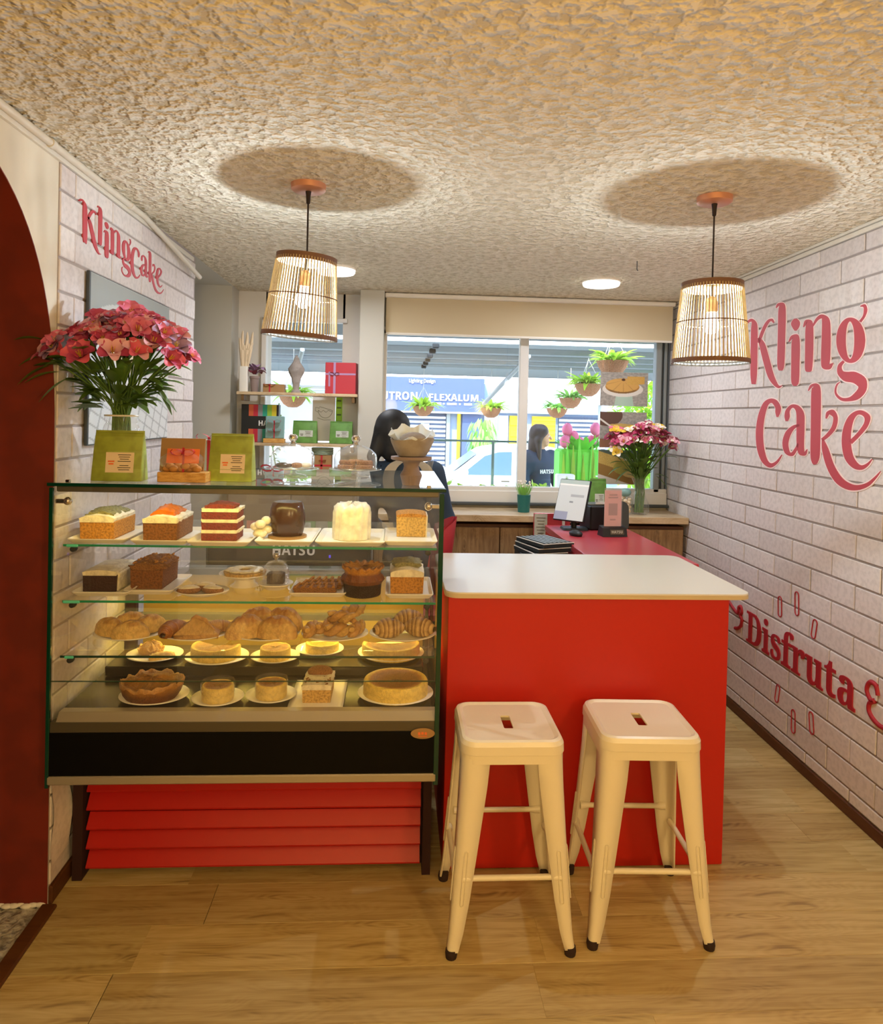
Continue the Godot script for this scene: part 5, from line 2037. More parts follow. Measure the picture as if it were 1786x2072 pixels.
func bouquet(label: String, foot: Vector3, neck: Vector3, heads: Array, leaves: Array, cols: Array, size: float, sd: int, lm: String) -> Node3D:
	# heads: Vector3 relative to foot; each gets a stem through the neck, and a blossom
	var t := thing("flower_bouquet", label, "flowers", foot)
	var r := RandomNumberGenerator.new()
	r.seed = sd
	var bl := blossom([], size, size * 0.98)
	for k in heads.size():
		var h: Vector3 = heads[k]
		var g := Vector3(r.randf_range(-0.03, 0.03), 0.012, r.randf_range(-0.03, 0.03))
		var nk := neck + Vector3(r.randf_range(-0.026, 0.026), r.randf_range(-0.01, 0.02), r.randf_range(-0.026, 0.026))
		var b := B.new()
		b.tube(smooth_line([g, nk, nk.lerp(h, 0.55) + Vector3(0, 0.012, 0), h - Vector3(0, 0.01, 0)], 4), 0.0028, 5)
		var st := part("stem", b, M.stem, t)
		var cname: String = cols[r.randi_range(0, cols.size() - 1)]
		var out := (h - nk).normalized()
		var up := (out + Vector3(r.randf_range(-0.5, 0.5), r.randf_range(-0.2, 0.4), r.randf_range(0.0, 0.7))).normalized()
		var x := up.cross(Vector3(0.3, 0.2, 1)).normalized()
		var bs := Basis(x, up, x.cross(up)) * Basis(Vector3.UP, r.randf_range(0, 6.0))
		var sc := r.randf_range(0.8, 1.15)
		var o := mi("blossom", bl[0], M[cname], t)
		o.transform = Transform3D(bs.scaled_local(Vector3.ONE * sc), h)
		var inner := mi("inner_petals", bl[1], M[cols[r.randi_range(0, cols.size() - 1)]], o)
		inner.position = Vector3(0, 0.004, 0)
		b = B.new()
		for e in 4:
			var an := TAU * e / 4.0
			b.tube([Vector3(0, 0, 0), Vector3(cos(an) * 0.006, size * 0.7, sin(an) * 0.006)], 0.0011, 4)
		mi("stamens", b.done(), M.petal_yellow, o)
	for q in leaves:
		var b := B.new()
		leaf_on(b, q[0], q[1], q[2], q[3], q[4])
		part("leaf", b, M[lm], t)
	return t


func vases() -> void:
	# glass jar with pink flowers on the display case
	var at := Vector3(-0.955, TOPY + 0.001, -2.565)
	var t := thing("glass_jar", "clear glass jar holding the pink bouquet on the display case", "vase", at)
	var b := B.new()
	b.lathe([Vector2(0, 0.0), Vector2(0.056, 0.0), Vector2(0.06, 0.006), Vector2(0.061, 0.165), Vector2(0.056, 0.185), Vector2(0.05, 0.195), Vector2(0.055, 0.203), Vector2(0.055, 0.22)], 36)
	part("jar_body", b, M.vase_glass, t)
	b = B.new()
	b.lathe([Vector2(0.0545, 0.217), Vector2(0.057, 0.22), Vector2(0.0545, 0.223), Vector2(0.052, 0.22), Vector2(0.0545, 0.217)], 36)
	part("rim", b, M.white_plate, t)
	var r := RandomNumberGenerator.new()
	r.seed = 77
	var heads := []
	# a dome of heads: wide and shallow, leaning towards the viewer
	for k in 58:
		var u := (k + 0.5) / 58.0
		var an := k * 2.39996
		var rad := sqrt(u)
		var x := cos(an) * rad * 0.215 + 0.025
		var z := sin(an) * rad * 0.13 + 0.05
		var y := 0.545 - 0.13 * rad * rad - 0.10 * (z - 0.05) + r.randf_range(-0.022, 0.015)
		if x < -0.13:
			z = maxf(z, 0.145)
		heads.append(Vector3(x, y, z))
	var leaves := []
	for k in 96:
		var an := r.randf_range(0, TAU)
		var hh := r.randf_range(0.24, 0.42)
		var rad := 0.035 + (hh - 0.22) * 0.62
		var from := Vector3(cos(an) * rad, hh, sin(an) * rad * 0.6 + 0.03)
		var dir := Vector3(cos(an), r.randf_range(-0.1, 1.1), sin(an) * 0.7).normalized()
		if from.x < -0.12:
			from.z = maxf(from.z, 0.14)
		leaves.append([from, dir, r.randf_range(0.07, 0.11), r.randf_range(0.034, 0.05), r.randf_range(0.0, 0.04)])
	for q in [[0.15, 0.40, 1, 0.1], [0.13, 0.34, 1, 0.2], [0.11, 0.31, 1, -0.5], [0.12, 0.33, 0.6, -0.7], [-0.17, 0.42, -1, -0.15], [-0.19, 0.46, -1, 0.3], [-0.18, 0.38, -1, -0.4], [-0.15, 0.36, -1, -0.1], [-0.12, 0.34, -0.8, -0.5]]:
		leaves.append([Vector3(q[0], q[1], 0.14 if q[0] < 0 else 0.02), Vector3(q[2], q[3], 0.2).normalized(), 0.1, 0.032, 0.03])
	bouquet("full bouquet of pink and lilac flowers in the jar on the display case", at, Vector3(0, 0.21, 0), heads, leaves, ["petal_pink", "petal_pink", "petal_rose", "petal_pale", "petal_lilac", "petal_coral", "petal_pale", "petal_lilac", "petal_rose"], 0.05, 5, "leaf")

	# ribbed vase with mixed flowers by the window
	at = Vector3(1.70, 1.0185, -4.88)
	t = thing("ribbed_vase", "ribbed glass vase holding mixed flowers on the wood counter by the window", "vase", at)
	b = B.new()
	var w := func(a: float, k: int) -> Vector2: return Vector2(1.0 + 0.05 * cos(a * 10.0), 0.0)
	b.lathe([Vector2(0, 0), Vector2(0.05, 0.0), Vector2(0.066, 0.02), Vector2(0.066, 0.06), Vector2(0.048, 0.11), Vector2(0.034, 0.16), Vector2(0.04, 0.21), Vector2(0.055, 0.25)], 60, [], w)
	part("vase_body", b, M.vase_glass, t)
	heads = []
	for q in [[-0.185, 0.53], [-0.16, 0.56], [-0.13, 0.50], [-0.11, 0.55], [-0.08, 0.52], [-0.05, 0.57], [-0.02, 0.55], [0.01, 0.60], [0.04, 0.58], [0.06, 0.61], [0.09, 0.55], [0.12, 0.56], [0.14, 0.53], [0.16, 0.50], [0.17, 0.54], [0.12, 0.48], [0.02, 0.53], [-0.17, 0.43], [-0.14, 0.46], [0.18, 0.47], [0.1, 0.59], [-0.03, 0.6]]:
		heads.append(Vector3(q[0] * 1.12, q[1] - 0.01, r.randf_range(-0.06, 0.1)))
	for k in 22:
		var an := k * 2.39996
		var rad := sqrt((k + 0.5) / 22.0)
		heads.append(Vector3(cos(an) * rad * 0.19 + 0.01, 0.575 - 0.09 * rad + r.randf_range(-0.02, 0.02), sin(an) * rad * 0.1 + 0.03))
	leaves = []
	for k in 110:
		var an := r.randf_range(0, TAU)
		var hh := r.randf_range(0.25, 0.49)
		var rad := (0.02 + (hh - 0.22) * 0.45) * r.randf_range(0.3, 1.0)
		leaves.append([Vector3(cos(an) * rad, hh, sin(an) * rad), Vector3(cos(an) * 0.8, r.randf_range(0.3, 1.1), sin(an) * 0.8).normalized(), r.randf_range(0.07, 0.11), r.randf_range(0.026, 0.04), r.randf_range(0, 0.03)])
	for q in [[0.09, 0.28, 1, 0.05], [0.1, 0.27, 0.9, -0.6], [0.15, 0.4, 1, 0.3], [-0.14, 0.33, -1, -0.3], [-0.1, 0.3, -1, -0.6], [-0.13, 0.36, -1, 0.2]]:
		leaves.append([Vector3(q[0], q[1], 0.03), Vector3(q[2], q[3], 0.1).normalized(), 0.1, 0.03, 0.03])
	bouquet("mixed bouquet of rose, yellow and white flowers beside the window frame", at, Vector3(0, 0.19, 0), heads, leaves, ["petal_rose", "petal_pink", "petal_yellow", "petal_rose", "petal_pale", "petal_dark", "petal_white"], 0.055, 9, "leaf")


# ---------------------------------------------------------------- bags and gifts
func paper_bag(called: String, label: String, at: Vector3, turn: float, w: float, h: float, d: float, m: Material, paper: Material, far := false) -> Node3D:
	var t := thing(called, label, "bag", at, turn, "green paper bags")
	var b := B.new()
	var rings := []
	for q in [[1.0, 1.0, 0.0], [1.02, 1.02, 0.012], [1.0, 0.92, 0.25], [0.99, 0.62, 0.6], [0.985, 0.25, 0.88], [0.985, 0.12, 0.94], [0.985, 0.08, 1.0]]:
		var p := rrect(w * q[0], maxf(d * q[1], 0.006), minf(0.004, d * q[1] * 0.4), 2)
		rings.append(ring(p, h * q[2], Vector2(0, -0.0)))
	b.loft(rings, true, true, false)
	part("bag_body", b, m, t)
	b = B.new()
	b.box(Vector3(0, h * 0.955, 0), Vector3(w * 0.97, h * 0.012, d * 0.14 + 0.003), 0.001)
	part("seal", b, m, t)
	var k := Transform3D(Basis(Vector3.RIGHT, -0.13), Vector3(w * 0.055, h * 0.37, d * 0.415))
	b = B.new()
	b.xf = k
	b.box(Vector3.ZERO, Vector3(w * 0.56, h * 0.4, 0.0015))
	var lb := part("paper_label", b, paper, t)
	b = B.new()
	b.xf = k
	for i in 8:
		if i == 4:
			continue
		b.box(Vector3(w * 0.09, h * (0.15 - 0.042 * i), 0.001), Vector3(w * (0.26 - 0.04 * (i % 3)), h * 0.014, 0.0008))
	part("print_lines", b, M.steel_dark, lb)
	b = B.new()
	b.xf = k
	for i in 2:
		b.box(Vector3(-w * 0.17, h * (0.02 - 0.05 * i), 0.001), Vector3(w * (0.13 - 0.03 * i), h * 0.03, 0.0008))
	part("print_mark", b, M.orange_card if not far else M.steel_dark, lb)
	return t


func bow(b: B, at: Vector3, s: float) -> void:
	for sg in [-1.0, 1.0]:
		b.surf(8, 1, func(u: float, v: float) -> Vector3:
			var a := u * TAU
			return at + Vector3(sg * s * (0.5 - 0.5 * cos(a)), s * 0.28 * sin(a) + s * 0.15 * (0.5 - 0.5 * cos(a)), s * 0.12 + (v - 0.5) * s * 0.35), 1)
	b.ball(at + Vector3(0, 0, s * 0.12), Vector3(s * 0.12, s * 0.12, s * 0.12), 8, 6)


func case_top() -> void:
	paper_bag("paper_bag", "olive green paper bag with a cream label below the pink bouquet", Vector3(-0.935, TOPY + 0.001, -2.505), 0.04, 0.162, 0.17, 0.075, M.green_bag, M.label_paper)
	paper_bag("paper_bag", "olive green paper bag with a cream label right of the cookie gift pack", Vector3(-0.572, TOPY + 0.001, -2.565), -0.02, 0.15, 0.165, 0.075, M.green_bag, M.label_paper)
	# cookie gift pack
	var t := thing("cookie_gift", "kraft cookie pack with an orange card and red bow on a pine block", "gift", Vector3(-0.725, TOPY + 0.001, -2.51))
	var b := B.new()
	b.box(Vector3(0.008, 0.017, 0), Vector3(0.16, 0.034, 0.1), 0.002)
	part("pine_base", b, M.pine, t)
	b = B.new()
	b.xf = Transform3D(Basis(Vector3.RIGHT, -0.16), Vector3(-0.008, 0.034, -0.01))
	b.box(Vector3(0, 0.056, 0), Vector3(0.15, 0.115, 0.006), 0.001)
	part("kraft_back", b, M.kraft, t)
	b = B.new()
	for k in 9:
		b.ball(Vector3(-0.05 + 0.013 * k, 0.045 + 0.008 * (k % 2), 0.018 + 0.006 * (k % 3)), Vector3(0.017, 0.012, 0.012), 9, 6)
	var ck := part("cookies", b, M.cookie, t)
	tag(ck, "", "", "", "stuff")
	b = B.new()
	b.xf = Transform3D(Basis(Vector3.RIGHT, -0.25), Vector3(0.006, 0.088, 0.026))
	b.box(Vector3.ZERO, Vector3(0.108, 0.05, 0.002))
	part("card", b, M.orange_card, t)
	b = B.new()
	b.box(Vector3(0.01, 0.075, 0.037), Vector3(0.007, 0.085, 0.0015))
	bow(b, Vector3(0.008, 0.098, 0.035), 0.04)
	part("bow", b, M.ribbon_red, t)
	b = B.new()
	b.ball(Vector3(0.0, 0.07, 0.016), Vector3(0.075, 0.04, 0.03), 18, 10, func(d: Vector3) -> float: return 1.0 + 0.06 * sin(d.x * 17.0 + d.y * 9.0))
	part("clear_wrap", b, M.cello, t)
	# pale box with a red bow behind
	t = thing("gift_box", "pale box tied with a red bow standing behind the green bags", "gift", Vector3(-0.69, TOPY + 0.001, -2.86))
	b = B.new()
	b.box(Vector3(0, 0.065, 0), Vector3(0.13, 0.13, 0.08), 0.002)
	part("box_body", b, M.label_grey, t)
	b = B.new()
	bow(b, Vector3(-0.03, 0.137, 0.03), 0.05)
	b.box(Vector3(-0.03, 0.066, 0.0405), Vector3(0.012, 0.13, 0.001))
	part("bow", b, M.ribbon_red, t)
	t = thing("ribbon_bow", "loose red ribbon bow on the glass top between green bag and cake dome", "ribbon", Vector3(-0.475, TOPY + 0.002, -2.82))
	b = B.new()
	b.xf = Transform3D(Basis(Vector3.RIGHT, -0.5), Vector3(0, 0.02, 0))
	bow(b, Vector3.ZERO, 0.045)
	part("bow_loops", b, M.ribbon_red, t)
	# two big cake domes on glass stands
	for k in 2:
		t = thing("cake_dome", ["clear glass cake dome on a stand over dark sweets, nearer the green bag", "clear glass cake dome on a stand over stacked biscuits, nearer the pedestal bowl"][k], "cake dome", Vector3([-0.395, -0.155][k], TOPY + 0.001, [-2.80, -2.82][k]))
		b = B.new()
		b.lathe([Vector2(0, 0), Vector2(0.058, 0.0), Vector2(0.056, 0.004), Vector2(0.014, 0.011), Vector2(0.014, 0.018), Vector2(0.09, 0.025), Vector2(0.102, 0.028), Vector2(0.1, 0.031), Vector2(0, 0.029)], 40)
		part("stand", b, M.vase_glass, t)
		b = B.new()
		b.lathe([Vector2(0.0815, 0.0315), Vector2(0.084, 0.0315), Vector2(0.084, 0.075), Vector2(0.078, 0.092), Vector2(0.06, 0.108), Vector2(0.035, 0.118), Vector2(0.012, 0.125), Vector2(0.0, 0.126)], 40)
		b.lathe([Vector2(0.0, 0.1225), Vector2(0.012, 0.122), Vector2(0.034, 0.1155), Vector2(0.0585, 0.106), Vector2(0.0757, 0.0908), Vector2(0.0815, 0.0742), Vector2(0.0815, 0.0315)], 40)
		var d := part("dome", b, M.dome_glass, t)
		b = B.new()
		b.lathe([Vector2(0.083, 0.030), Vector2(0.0855, 0.032), Vector2(0.083, 0.034), Vector2(0.083, 0.030)], 40)
		part("dome_rim", b, M.chrome, d)
		b = B.new()
		b.lathe([Vector2(0.012, 0.124), Vector2(0.009, 0.132), Vector2(0.017, 0.142), Vector2(0.018, 0.152), Vector2(0.012, 0.16), Vector2(0, 0.162)], 24)
		part("knob", b, M.chrome, d)
		if k == 0:
			for j in 3:
				b = B.new()
				b.ball(Vector3(0, 0.011, 0), Vector3([0.034, 0.024, 0.022][j], 0.011, 0.024), 14, 8)
				food_thing("chocolate_sweet", ["long dark sweet at the left under the first cake dome", "small pale sweet in the middle under the first cake dome", "small pale sweet at the right under the first cake dome"][j], "sweet", t.position + Vector3([-0.03, 0.018, 0.052][j], 0.031, [0.03, 0.02, 0.01][j]), 0.0, "sweet_body", b, [M.choc, M.nut, M.cream_icing][j])
		else:
			for j in 7:
				b = B.new()
				b.box(Vector3(0, 0.008, 0), Vector3(0.062, 0.016, 0.034), 0.004)
				var lv := j / 4
				food_thing("biscuit", ["biscuit bar at the front left of the lower layer under the dome", "biscuit bar at the front right of the lower layer under the dome", "biscuit bar at the back left of the lower layer under the dome", "biscuit bar at the back right of the lower layer under the dome", "biscuit bar on top of the stack, left one", "biscuit bar on top of the stack, right one", "biscuit bar on top of the stack, rear one"][j], "biscuit", t.position + Vector3([-0.036, 0.034, -0.032, 0.036, -0.03, 0.036, 0.0][j], 0.031 + 0.0165 * lv, [0.026, 0.028, -0.03, -0.028, 0.012, 0.014, -0.032][j]), [0.1, -0.1, 0.05, 0.2, -0.12, 0.15, 0.0][j], "biscuit_body", b, M.nut)
	# pedestal with a clay bowl and tulle
	t = thing("pedestal", "turned wooden pedestal under the clay bowl at the right end of the case top", "pedestal", Vector3(0.057, TOPY + 0.001, -2.52))
	b = B.new()
	b.xf.basis = Basis.from_scale(Vector3(0.8, 0.87, 0.8))
	b.lathe([Vector2(0, 0), Vector2(0.038, 0.0), Vector2(0.04, 0.01), Vector2(0.046, 0.03), Vector2(0.049, 0.04), Vector2(0.042, 0.052), Vector2(0.036, 0.06), Vector2(0.032, 0.075), Vector2(0.036, 0.088), Vector2(0.042, 0.094), Vector2(0.085, 0.1), Vector2(0.09, 0.104), Vector2(0.09, 0.114), Vector2(0, 0.116)], 32)
	part("pedestal_body", b, M.stand_wood, t)
	t = thing("clay_bowl", "rough clay bowl with a cream loaf shape and white tulle on the pedestal", "bowl", Vector3(0.057, TOPY + 0.103, -2.52))
	b = B.new()
	b.xf.basis = Basis.from_scale(Vector3(0.82, 0.95, 0.82))
	var w := func(a: float, k: int) -> Vector2: return Vector2(1.0 + 0.025 * sin(a * 3.0 + 1.0), (0.006 * sin(a * 2.0) if k >= 3 else 0.0))
	b.lathe([Vector2(0, 0), Vector2(0.06, 0.0), Vector2(0.075, 0.02), Vector2(0.09, 0.05), Vector2(0.094, 0.064), Vector2(0.088, 0.064), Vector2(0.07, 0.04), Vector2(0, 0.03)], 36, [], w)
	part("bowl_body", b, M.clay, t)
	b = B.new()
	b.ball(Vector3(0.005, 0.052, 0.005), Vector3(0.05, 0.032, 0.045), 18, 10)
	part("bread_shape", b, M.clay, t)
	b = B.new()
	b.surf(40, 5, func(u: float, v: float) -> Vector3:
		var a := -u * TAU
		var rr := 0.06 + 0.018 * v + 0.007 * sin(a * 9.0) * v
		return Vector3(cos(a) * rr, 0.05 + 0.034 * v + 0.009 * sin(a * 7.0 + v * 3.0) * v - 0.022 * sin(a) * v, sin(a) * rr), 1)
	part("tulle", b, M.tulle, t)
	t = thing("glass_candlestick", "small clear glass candlestick beside the wooden pedestal", "candlestick", Vector3(0.128, TOPY + 0.001, -2.60))
	b = B.new()
	b.lathe([Vector2(0, 0), Vector2(0.018, 0.0), Vector2(0.018, 0.008), Vector2(0.007, 0.014), Vector2(0.009, 0.03), Vector2(0.005, 0.05), Vector2(0.01, 0.07), Vector2(0.012, 0.085), Vector2(0, 0.086)], 20)
	part("stick", b, M.vase_glass, t)


# ---------------------------------------------------------------- nook shelves, kitchen, window, till
func words(s: String, cap: float, depth: float, bold := true, serif := false) -> TextMesh:
	var f := SystemFont.new()
	f.font_names = PackedStringArray(["Droid Serif" if serif else "Droid Sans"])
	f.font_weight = 700 if bold else 400
	var t := TextMesh.new()
	t.text = s
	t.font = f
	t.font_size = 64
	t.pixel_size = cap / 0.714 / 64.0
	t.depth = depth
	return t


func sheet_mat(key: String, im: Image, rough := 0.6) -> StandardMaterial3D:
	var m := mat(key, "ffffff", rough)
	m.albedo_texture = tex(im)
	return m


func painted(w: int, h: int, f: Callable) -> Image:
	var im := Image.create(w, h, false, Image.FORMAT_RGB8)
	for y in h:
		for x in w:
			im.set_pixel(x, y, f.call(Vector2((x + 0.5) / w, (y + 0.5) / h)))
	return im


func poster(called: String, label: String, cat: String, at: Vector3, turn: float, w: float, h: float, m: Material) -> Node3D:
	var t := thing(called, label, cat, at, turn)
	var b := B.new()
	b.box(Vector3(0, 0, -0.003), Vector3(w, h, 0.005))
	part("board", b, M.label_grey, t)
	b = B.new()
	b.uvquad(w, h)
	part("print", b, m, t)
	return t


func food_prints() -> void:
	var nz := FastNoiseLite.new()
	nz.seed = 4
	nz.frequency = 6.0
	var el := func(p: Vector2, c: Vector2, r: Vector2) -> float: return ((p - c) / r).length()
	# grey poster with a pale fluffy shape and lattice lines
	var im := painted(160, 120, func(p: Vector2) -> Color:
		var c := Color("8d918c") if p.y < 0.22 + 0.06 * p.x else Color("c9c9c6")
		if p.y < 0.4 and p.x < 0.3 and el.call(p, Vector2(0.35, 0.55), Vector2(0.5, 0.42)) < 1.0:
			c = Color("b7b7b2")
		var d: float = el.call(p, Vector2(0.42, 0.36), Vector2(0.22, 0.2)) + 0.15 * nz.get_noise_2d(p.x * 3, p.y * 3)
		if d < 1.0:
			c = Color("e6d9b8").lerp(Color("cbb88c"), clampf(0.5 + nz.get_noise_2d(p.x * 6, p.y * 6), 0, 1))
		if p.y > 0.55:
			c = Color("d6d8d8")
			var q := Vector2(p.x * 9.0 + p.y * 3.0, p.y * 12.0 - p.x * 5.0)
			if (p.x < 0.3 or p.x > 0.55) and (absf(fposmod(q.x, 1.0) - 0.5) < 0.06 or absf(fposmod(q.y, 1.0) - 0.5) < 0.06):
				c = Color("a8aaaa")
		return c)
	var t := thing("wall_poster", "large grey glossy poster on the brick wall behind the pink bouquet", "poster", Vector3(XL + 0.013, 1.848, -3.1), PI / 2)
	var b := B.new()
	b.box(Vector3(0, 0, 0.006), Vector3(0.9, 0.63, 0.012), 0.002)
	part("poster_back", b, M.frame_dark, t)
	b = B.new()
	b.xf.origin = Vector3(0.004, 0, 0.0126)
	b.uvquad(0.89, 0.622)
	part("print", b, sheet_mat("poster_print", im, 0.5), t)
	# three food pictures in the window
	var bg := func(p: Vector2) -> Color: return Color("8b8782").lerp(Color("a9a39c"), clampf(0.5 + nz.get_noise_2d(p.x * 2, p.y * 2), 0, 1))
	var im1 := painted(150, 110, func(p: Vector2) -> Color:
		var c: Color = bg.call(p)
		if p.y > 0.6 and absf(p.x - 0.5) < 0.16 + 0.12 * (p.y - 0.6):
			c = Color("a9c2b4").darkened(0.15 * absf(p.x - 0.45))
		if el.call(p, Vector2(0.47, 0.5), Vector2(0.43, 0.23)) < 1.0:
			c = Color("d4cfc8")
		if el.call(p, Vector2(0.46, 0.43), Vector2(0.36, 0.2)) < 1.0:
			c = Color("a97a3c").darkened(0.25 if p.y > 0.52 else 0.0)
		if el.call(p, Vector2(0.46, 0.38), Vector2(0.35, 0.2)) < 1.0:
			var a := (p - Vector2(0.48, 0.24)).angle()
			c = Color("c79a52").darkened(0.12 if absf(fposmod(a * 1.6, 1.0) - 0.5) < 0.06 else 0.0)
		if p.x > 0.56 and p.y > 0.12 and p.y < 0.36 and p.x < 0.93 and p.y < 0.38 - 0.1 * (p.x - 0.5):
			c = Color("b98d3e").lerp(Color("d0a95c"), clampf(0.5 + nz.get_noise_2d(p.x * 8, p.y * 8), 0, 1))
		if el.call(p, Vector2(0.48, 0.22), Vector2(0.04, 0.035)) < 1.0:
			c = Color("4a2c18")
		return c)
	var im2 := painted(150, 110, func(p: Vector2) -> Color:
		var c: Color = bg.call(p)
		if el.call(p, Vector2(0.15, 0.1), Vector2(0.33, 0.3)) < 1.0:
			c = Color("5d4238")
		if p.y > 0.75:
			c = Color("8a6248")
		if p.x > 0.2 and p.x < 0.72 and p.y > 0.32 + 0.1 * absf(p.x - 0.45) and p.y < 0.72:
			c = Color("5a3020") if p.y > 0.5 - 0.2 * (p.x - 0.4) else Color("c4a35c")
		if absf(p.y - (0.2 + p.x * 0.9)) < 0.03 and p.x < 0.3:
			c = Color("d8d4ce")
		if p.x > 0.62 and p.x < 0.76 and p.y > 0.4 and p.y < 0.62:
			c = Color("e0d8cc")
		return c)
	var im3 := painted(150, 110, func(p: Vector2) -> Color:
		var c: Color = Color("c9c5c0")
		if p.y < 0.2:
			c = Color("4c5a50")
		var q := p.y - 0.28 - 0.42 * p.x
		if q > -0.25 and q < 0.12 and p.x < 0.55:
			c = Color("c9b069").lerp(Color("a88a42"), clampf(0.5 + nz.get_noise_2d(p.x * 7, p.y * 7), 0, 1))
		if q > 0.1 and q < 0.42:
			c = Color("8c6a34")
		if el.call(p, Vector2(0.62, 0.52), Vector2(0.3, 0.22)) < 1.0:
			c = Color("7a8a3c").lerp(Color("b8a050"), clampf(0.5 + nz.get_noise_2d(p.x * 9, p.y * 9), 0, 1))
		if el.call(p, Vector2(0.75, 0.7), Vector2(0.22, 0.1)) < 1.0:
			c = Color("c8b070")
		return c)
	poster("food_picture", "window picture of a golden pie on a pale stand, topmost of three", "picture", Vector3(1.65, 1.893, -5.12), 0.0, 0.35, 0.245, sheet_mat("pic_pie", im1))
	poster("food_picture", "window picture of a layered chocolate slice, second of the three", "picture", Vector3(1.65, 1.597, -5.12), 0.0, 0.345, 0.26, sheet_mat("pic_slice", im2))
	poster("food_picture", "window picture of a filled sandwich behind the ribbed vase, lowest of three", "picture", Vector3(1.645, 1.325, -5.12), 0.0, 0.345, 0.25, sheet_mat("pic_sandwich", im3))


func nook() -> void:
	for k in 2:
		var y: float = [1.792, 1.452][k]
		var t := thing("wall_shelf", ["upper wooden shelf across the small window", "lower wooden shelf across the small window"][k], "shelf", Vector3(-0.665, y, -4.98))
		var b := B.new()
		b.box(Vector3.ZERO, Vector3(0.8, 0.02, 0.26), 0.002)
		part("shelf_board", b, M.counter_top_wood, t)
		for s in [-0.37, 0.37]:
			b = B.new()
			b.box(Vector3(s, -0.03, -0.02), Vector3(0.02, 0.04, 0.2), 0.002)
			part("bracket", b, M.counter_wood, t)
	var Y1 := 1.803
	var Y2 := 1.463
	# dried stems in a white vase
	var t := thing("dried_arrangement", "white slab vase with pale dried stems at the left end of the upper shelf", "vase", Vector3(-1.035, Y1, -4.93))
	var b := B.new()
	b.loft([ring(rrect(0.055, 0.05, 0.008, 3), 0.0), ring(rrect(0.058, 0.052, 0.008, 3), 0.17)], true, true)
	part("vase_body", b, M.white_matte, t)
	for k in 9:
		b = B.new()
		var dx := -0.02 + 0.008 * k
		b.tube(smooth_line([Vector3(dx * 0.5, 0.15, 0.0), Vector3(dx, 0.28, 0.01), Vector3(dx * 1.4 + 0.01 * sin(k * 2.0), 0.36 + 0.05 * sin(k * 1.7), 0.015)], 4), [0.006, 0.008, 0.010, 0.011, 0.012, 0.011, 0.010, 0.008, 0.004], 6)
		part("dried_stem", b, M.label_paper, t)
	t = thing("potted_plant", "purple-leaved plant in a dark pot on the upper shelf", "plant", Vector3(-0.972, Y1, -4.98))
	b = B.new()
	b.lathe([Vector2(0, 0), Vector2(0.023, 0.0), Vector2(0.03, 0.09), Vector2(0.034, 0.092), Vector2(0.034, 0.108), Vector2(0.028, 0.108), Vector2(0, 0.1)], 20)
	part("pot", b, M.stand_wood, t)
	for k in 11:
		b = B.new()
		var an := TAU * k / 11.0
		leaf_on(b, Vector3(cos(an) * 0.01, 0.12 + 0.02 * (k % 3), sin(an) * 0.01), Vector3(cos(an), 1.1, sin(an)).normalized(), 0.105, 0.065, 0.07)
		part("leaf", b, M.petal_lilac if k % 3 else M.petal_dark, t)
	t = thing("small_gift", "low kraft box with a red bow on the upper shelf", "gift", Vector3(-0.835, Y1, -4.97))
	b = B.new()
	b.box(Vector3(0, 0.028, 0), Vector3(0.14, 0.056, 0.09), 0.002)
	part("box_body", b, M.kraft, t)
	b = B.new()
	bow(b, Vector3(-0.025, 0.05, 0.045), 0.04)
	b.box(Vector3(-0.025, 0.028, 0.046), Vector3(0.01, 0.056, 0.001))
	part("bow", b, M.ribbon_red, t)
	t = thing("leaf_ornament", "beige carved leaf-shaped ornament standing on the upper shelf", "ornament", Vector3(-0.69, Y1, -4.98))
	b = B.new()
	b.xf.basis = Basis.from_scale(Vector3(1, 1, 0.45))
	var w := func(a: float, k: int) -> Vector2: return Vector2(1.0 + 0.07 * sin(a * 6.0 + k * 1.3), 0.0)
	b.lathe([Vector2(0, 0), Vector2(0.034, 0.0), Vector2(0.032, 0.01), Vector2(0.02, 0.025), Vector2(0.024, 0.06), Vector2(0.032, 0.1), Vector2(0.05, 0.14), Vector2(0.054, 0.165), Vector2(0.04, 0.19), Vector2(0.024, 0.215), Vector2(0.016, 0.24), Vector2(0, 0.265)], 28, [], w)
	part("carving", b, M.clay, t)
	t = thing("red_gift_box", "large red gift box with a lilac ribbon at the right end of the upper shelf", "gift", Vector3(-0.38, Y1, -4.98), -0.12)
	b = B.new()
	b.box(Vector3(0, 0.107, 0), Vector3(0.21, 0.214, 0.1), 0.003)
	part("box_body", b, M.red_top, t)
	b = B.new()
	b.box(Vector3(-0.04, 0.107, 0.0505), Vector3(0.016, 0.215, 0.0015))
	b.box(Vector3(0, 0.135, 0.0505), Vector3(0.21, 0.012, 0.0015))
	b.box(Vector3(-0.075, 0.1, 0.052), Vector3(0.012, 0.1, 0.0015))
	part("ribbon", b, M.petal_lilac, t)
	b = B.new()
	bow(b, Vector3(-0.04, 0.135, 0.05), 0.035)
	part("bow", b, M.petal_lilac, t)
	# lower shelf
	t = thing("striped_box", "black box with coloured stripes and white lettering on the lower shelf", "box", Vector3(-0.925, Y2, -4.99))
	b = B.new()
	b.box(Vector3(0, 0.128, 0), Vector3(0.25, 0.256, 0.08), 0.002)
	part("box_body", b, M.dark, t)
	var sc := ["d0613c", "c0243a", "8a8f96", "1f9c84", "8fbf3c", "d6c22c"]
	for k in 6:
		mat("stripe_%d" % k, sc[k], 0.5)
		for r in 2:
			b = B.new()
			b.box(Vector3(-0.06 + k * 0.031, [0.215, 0.045][r], 0.0405), Vector3(0.031, [0.078, 0.088][r], 0.001))
			part("stripe", b, M["stripe_%d" % k], t)
	var o := mi("lettering", words("HATSU", 0.035, 0.002), M.white_paint, t)
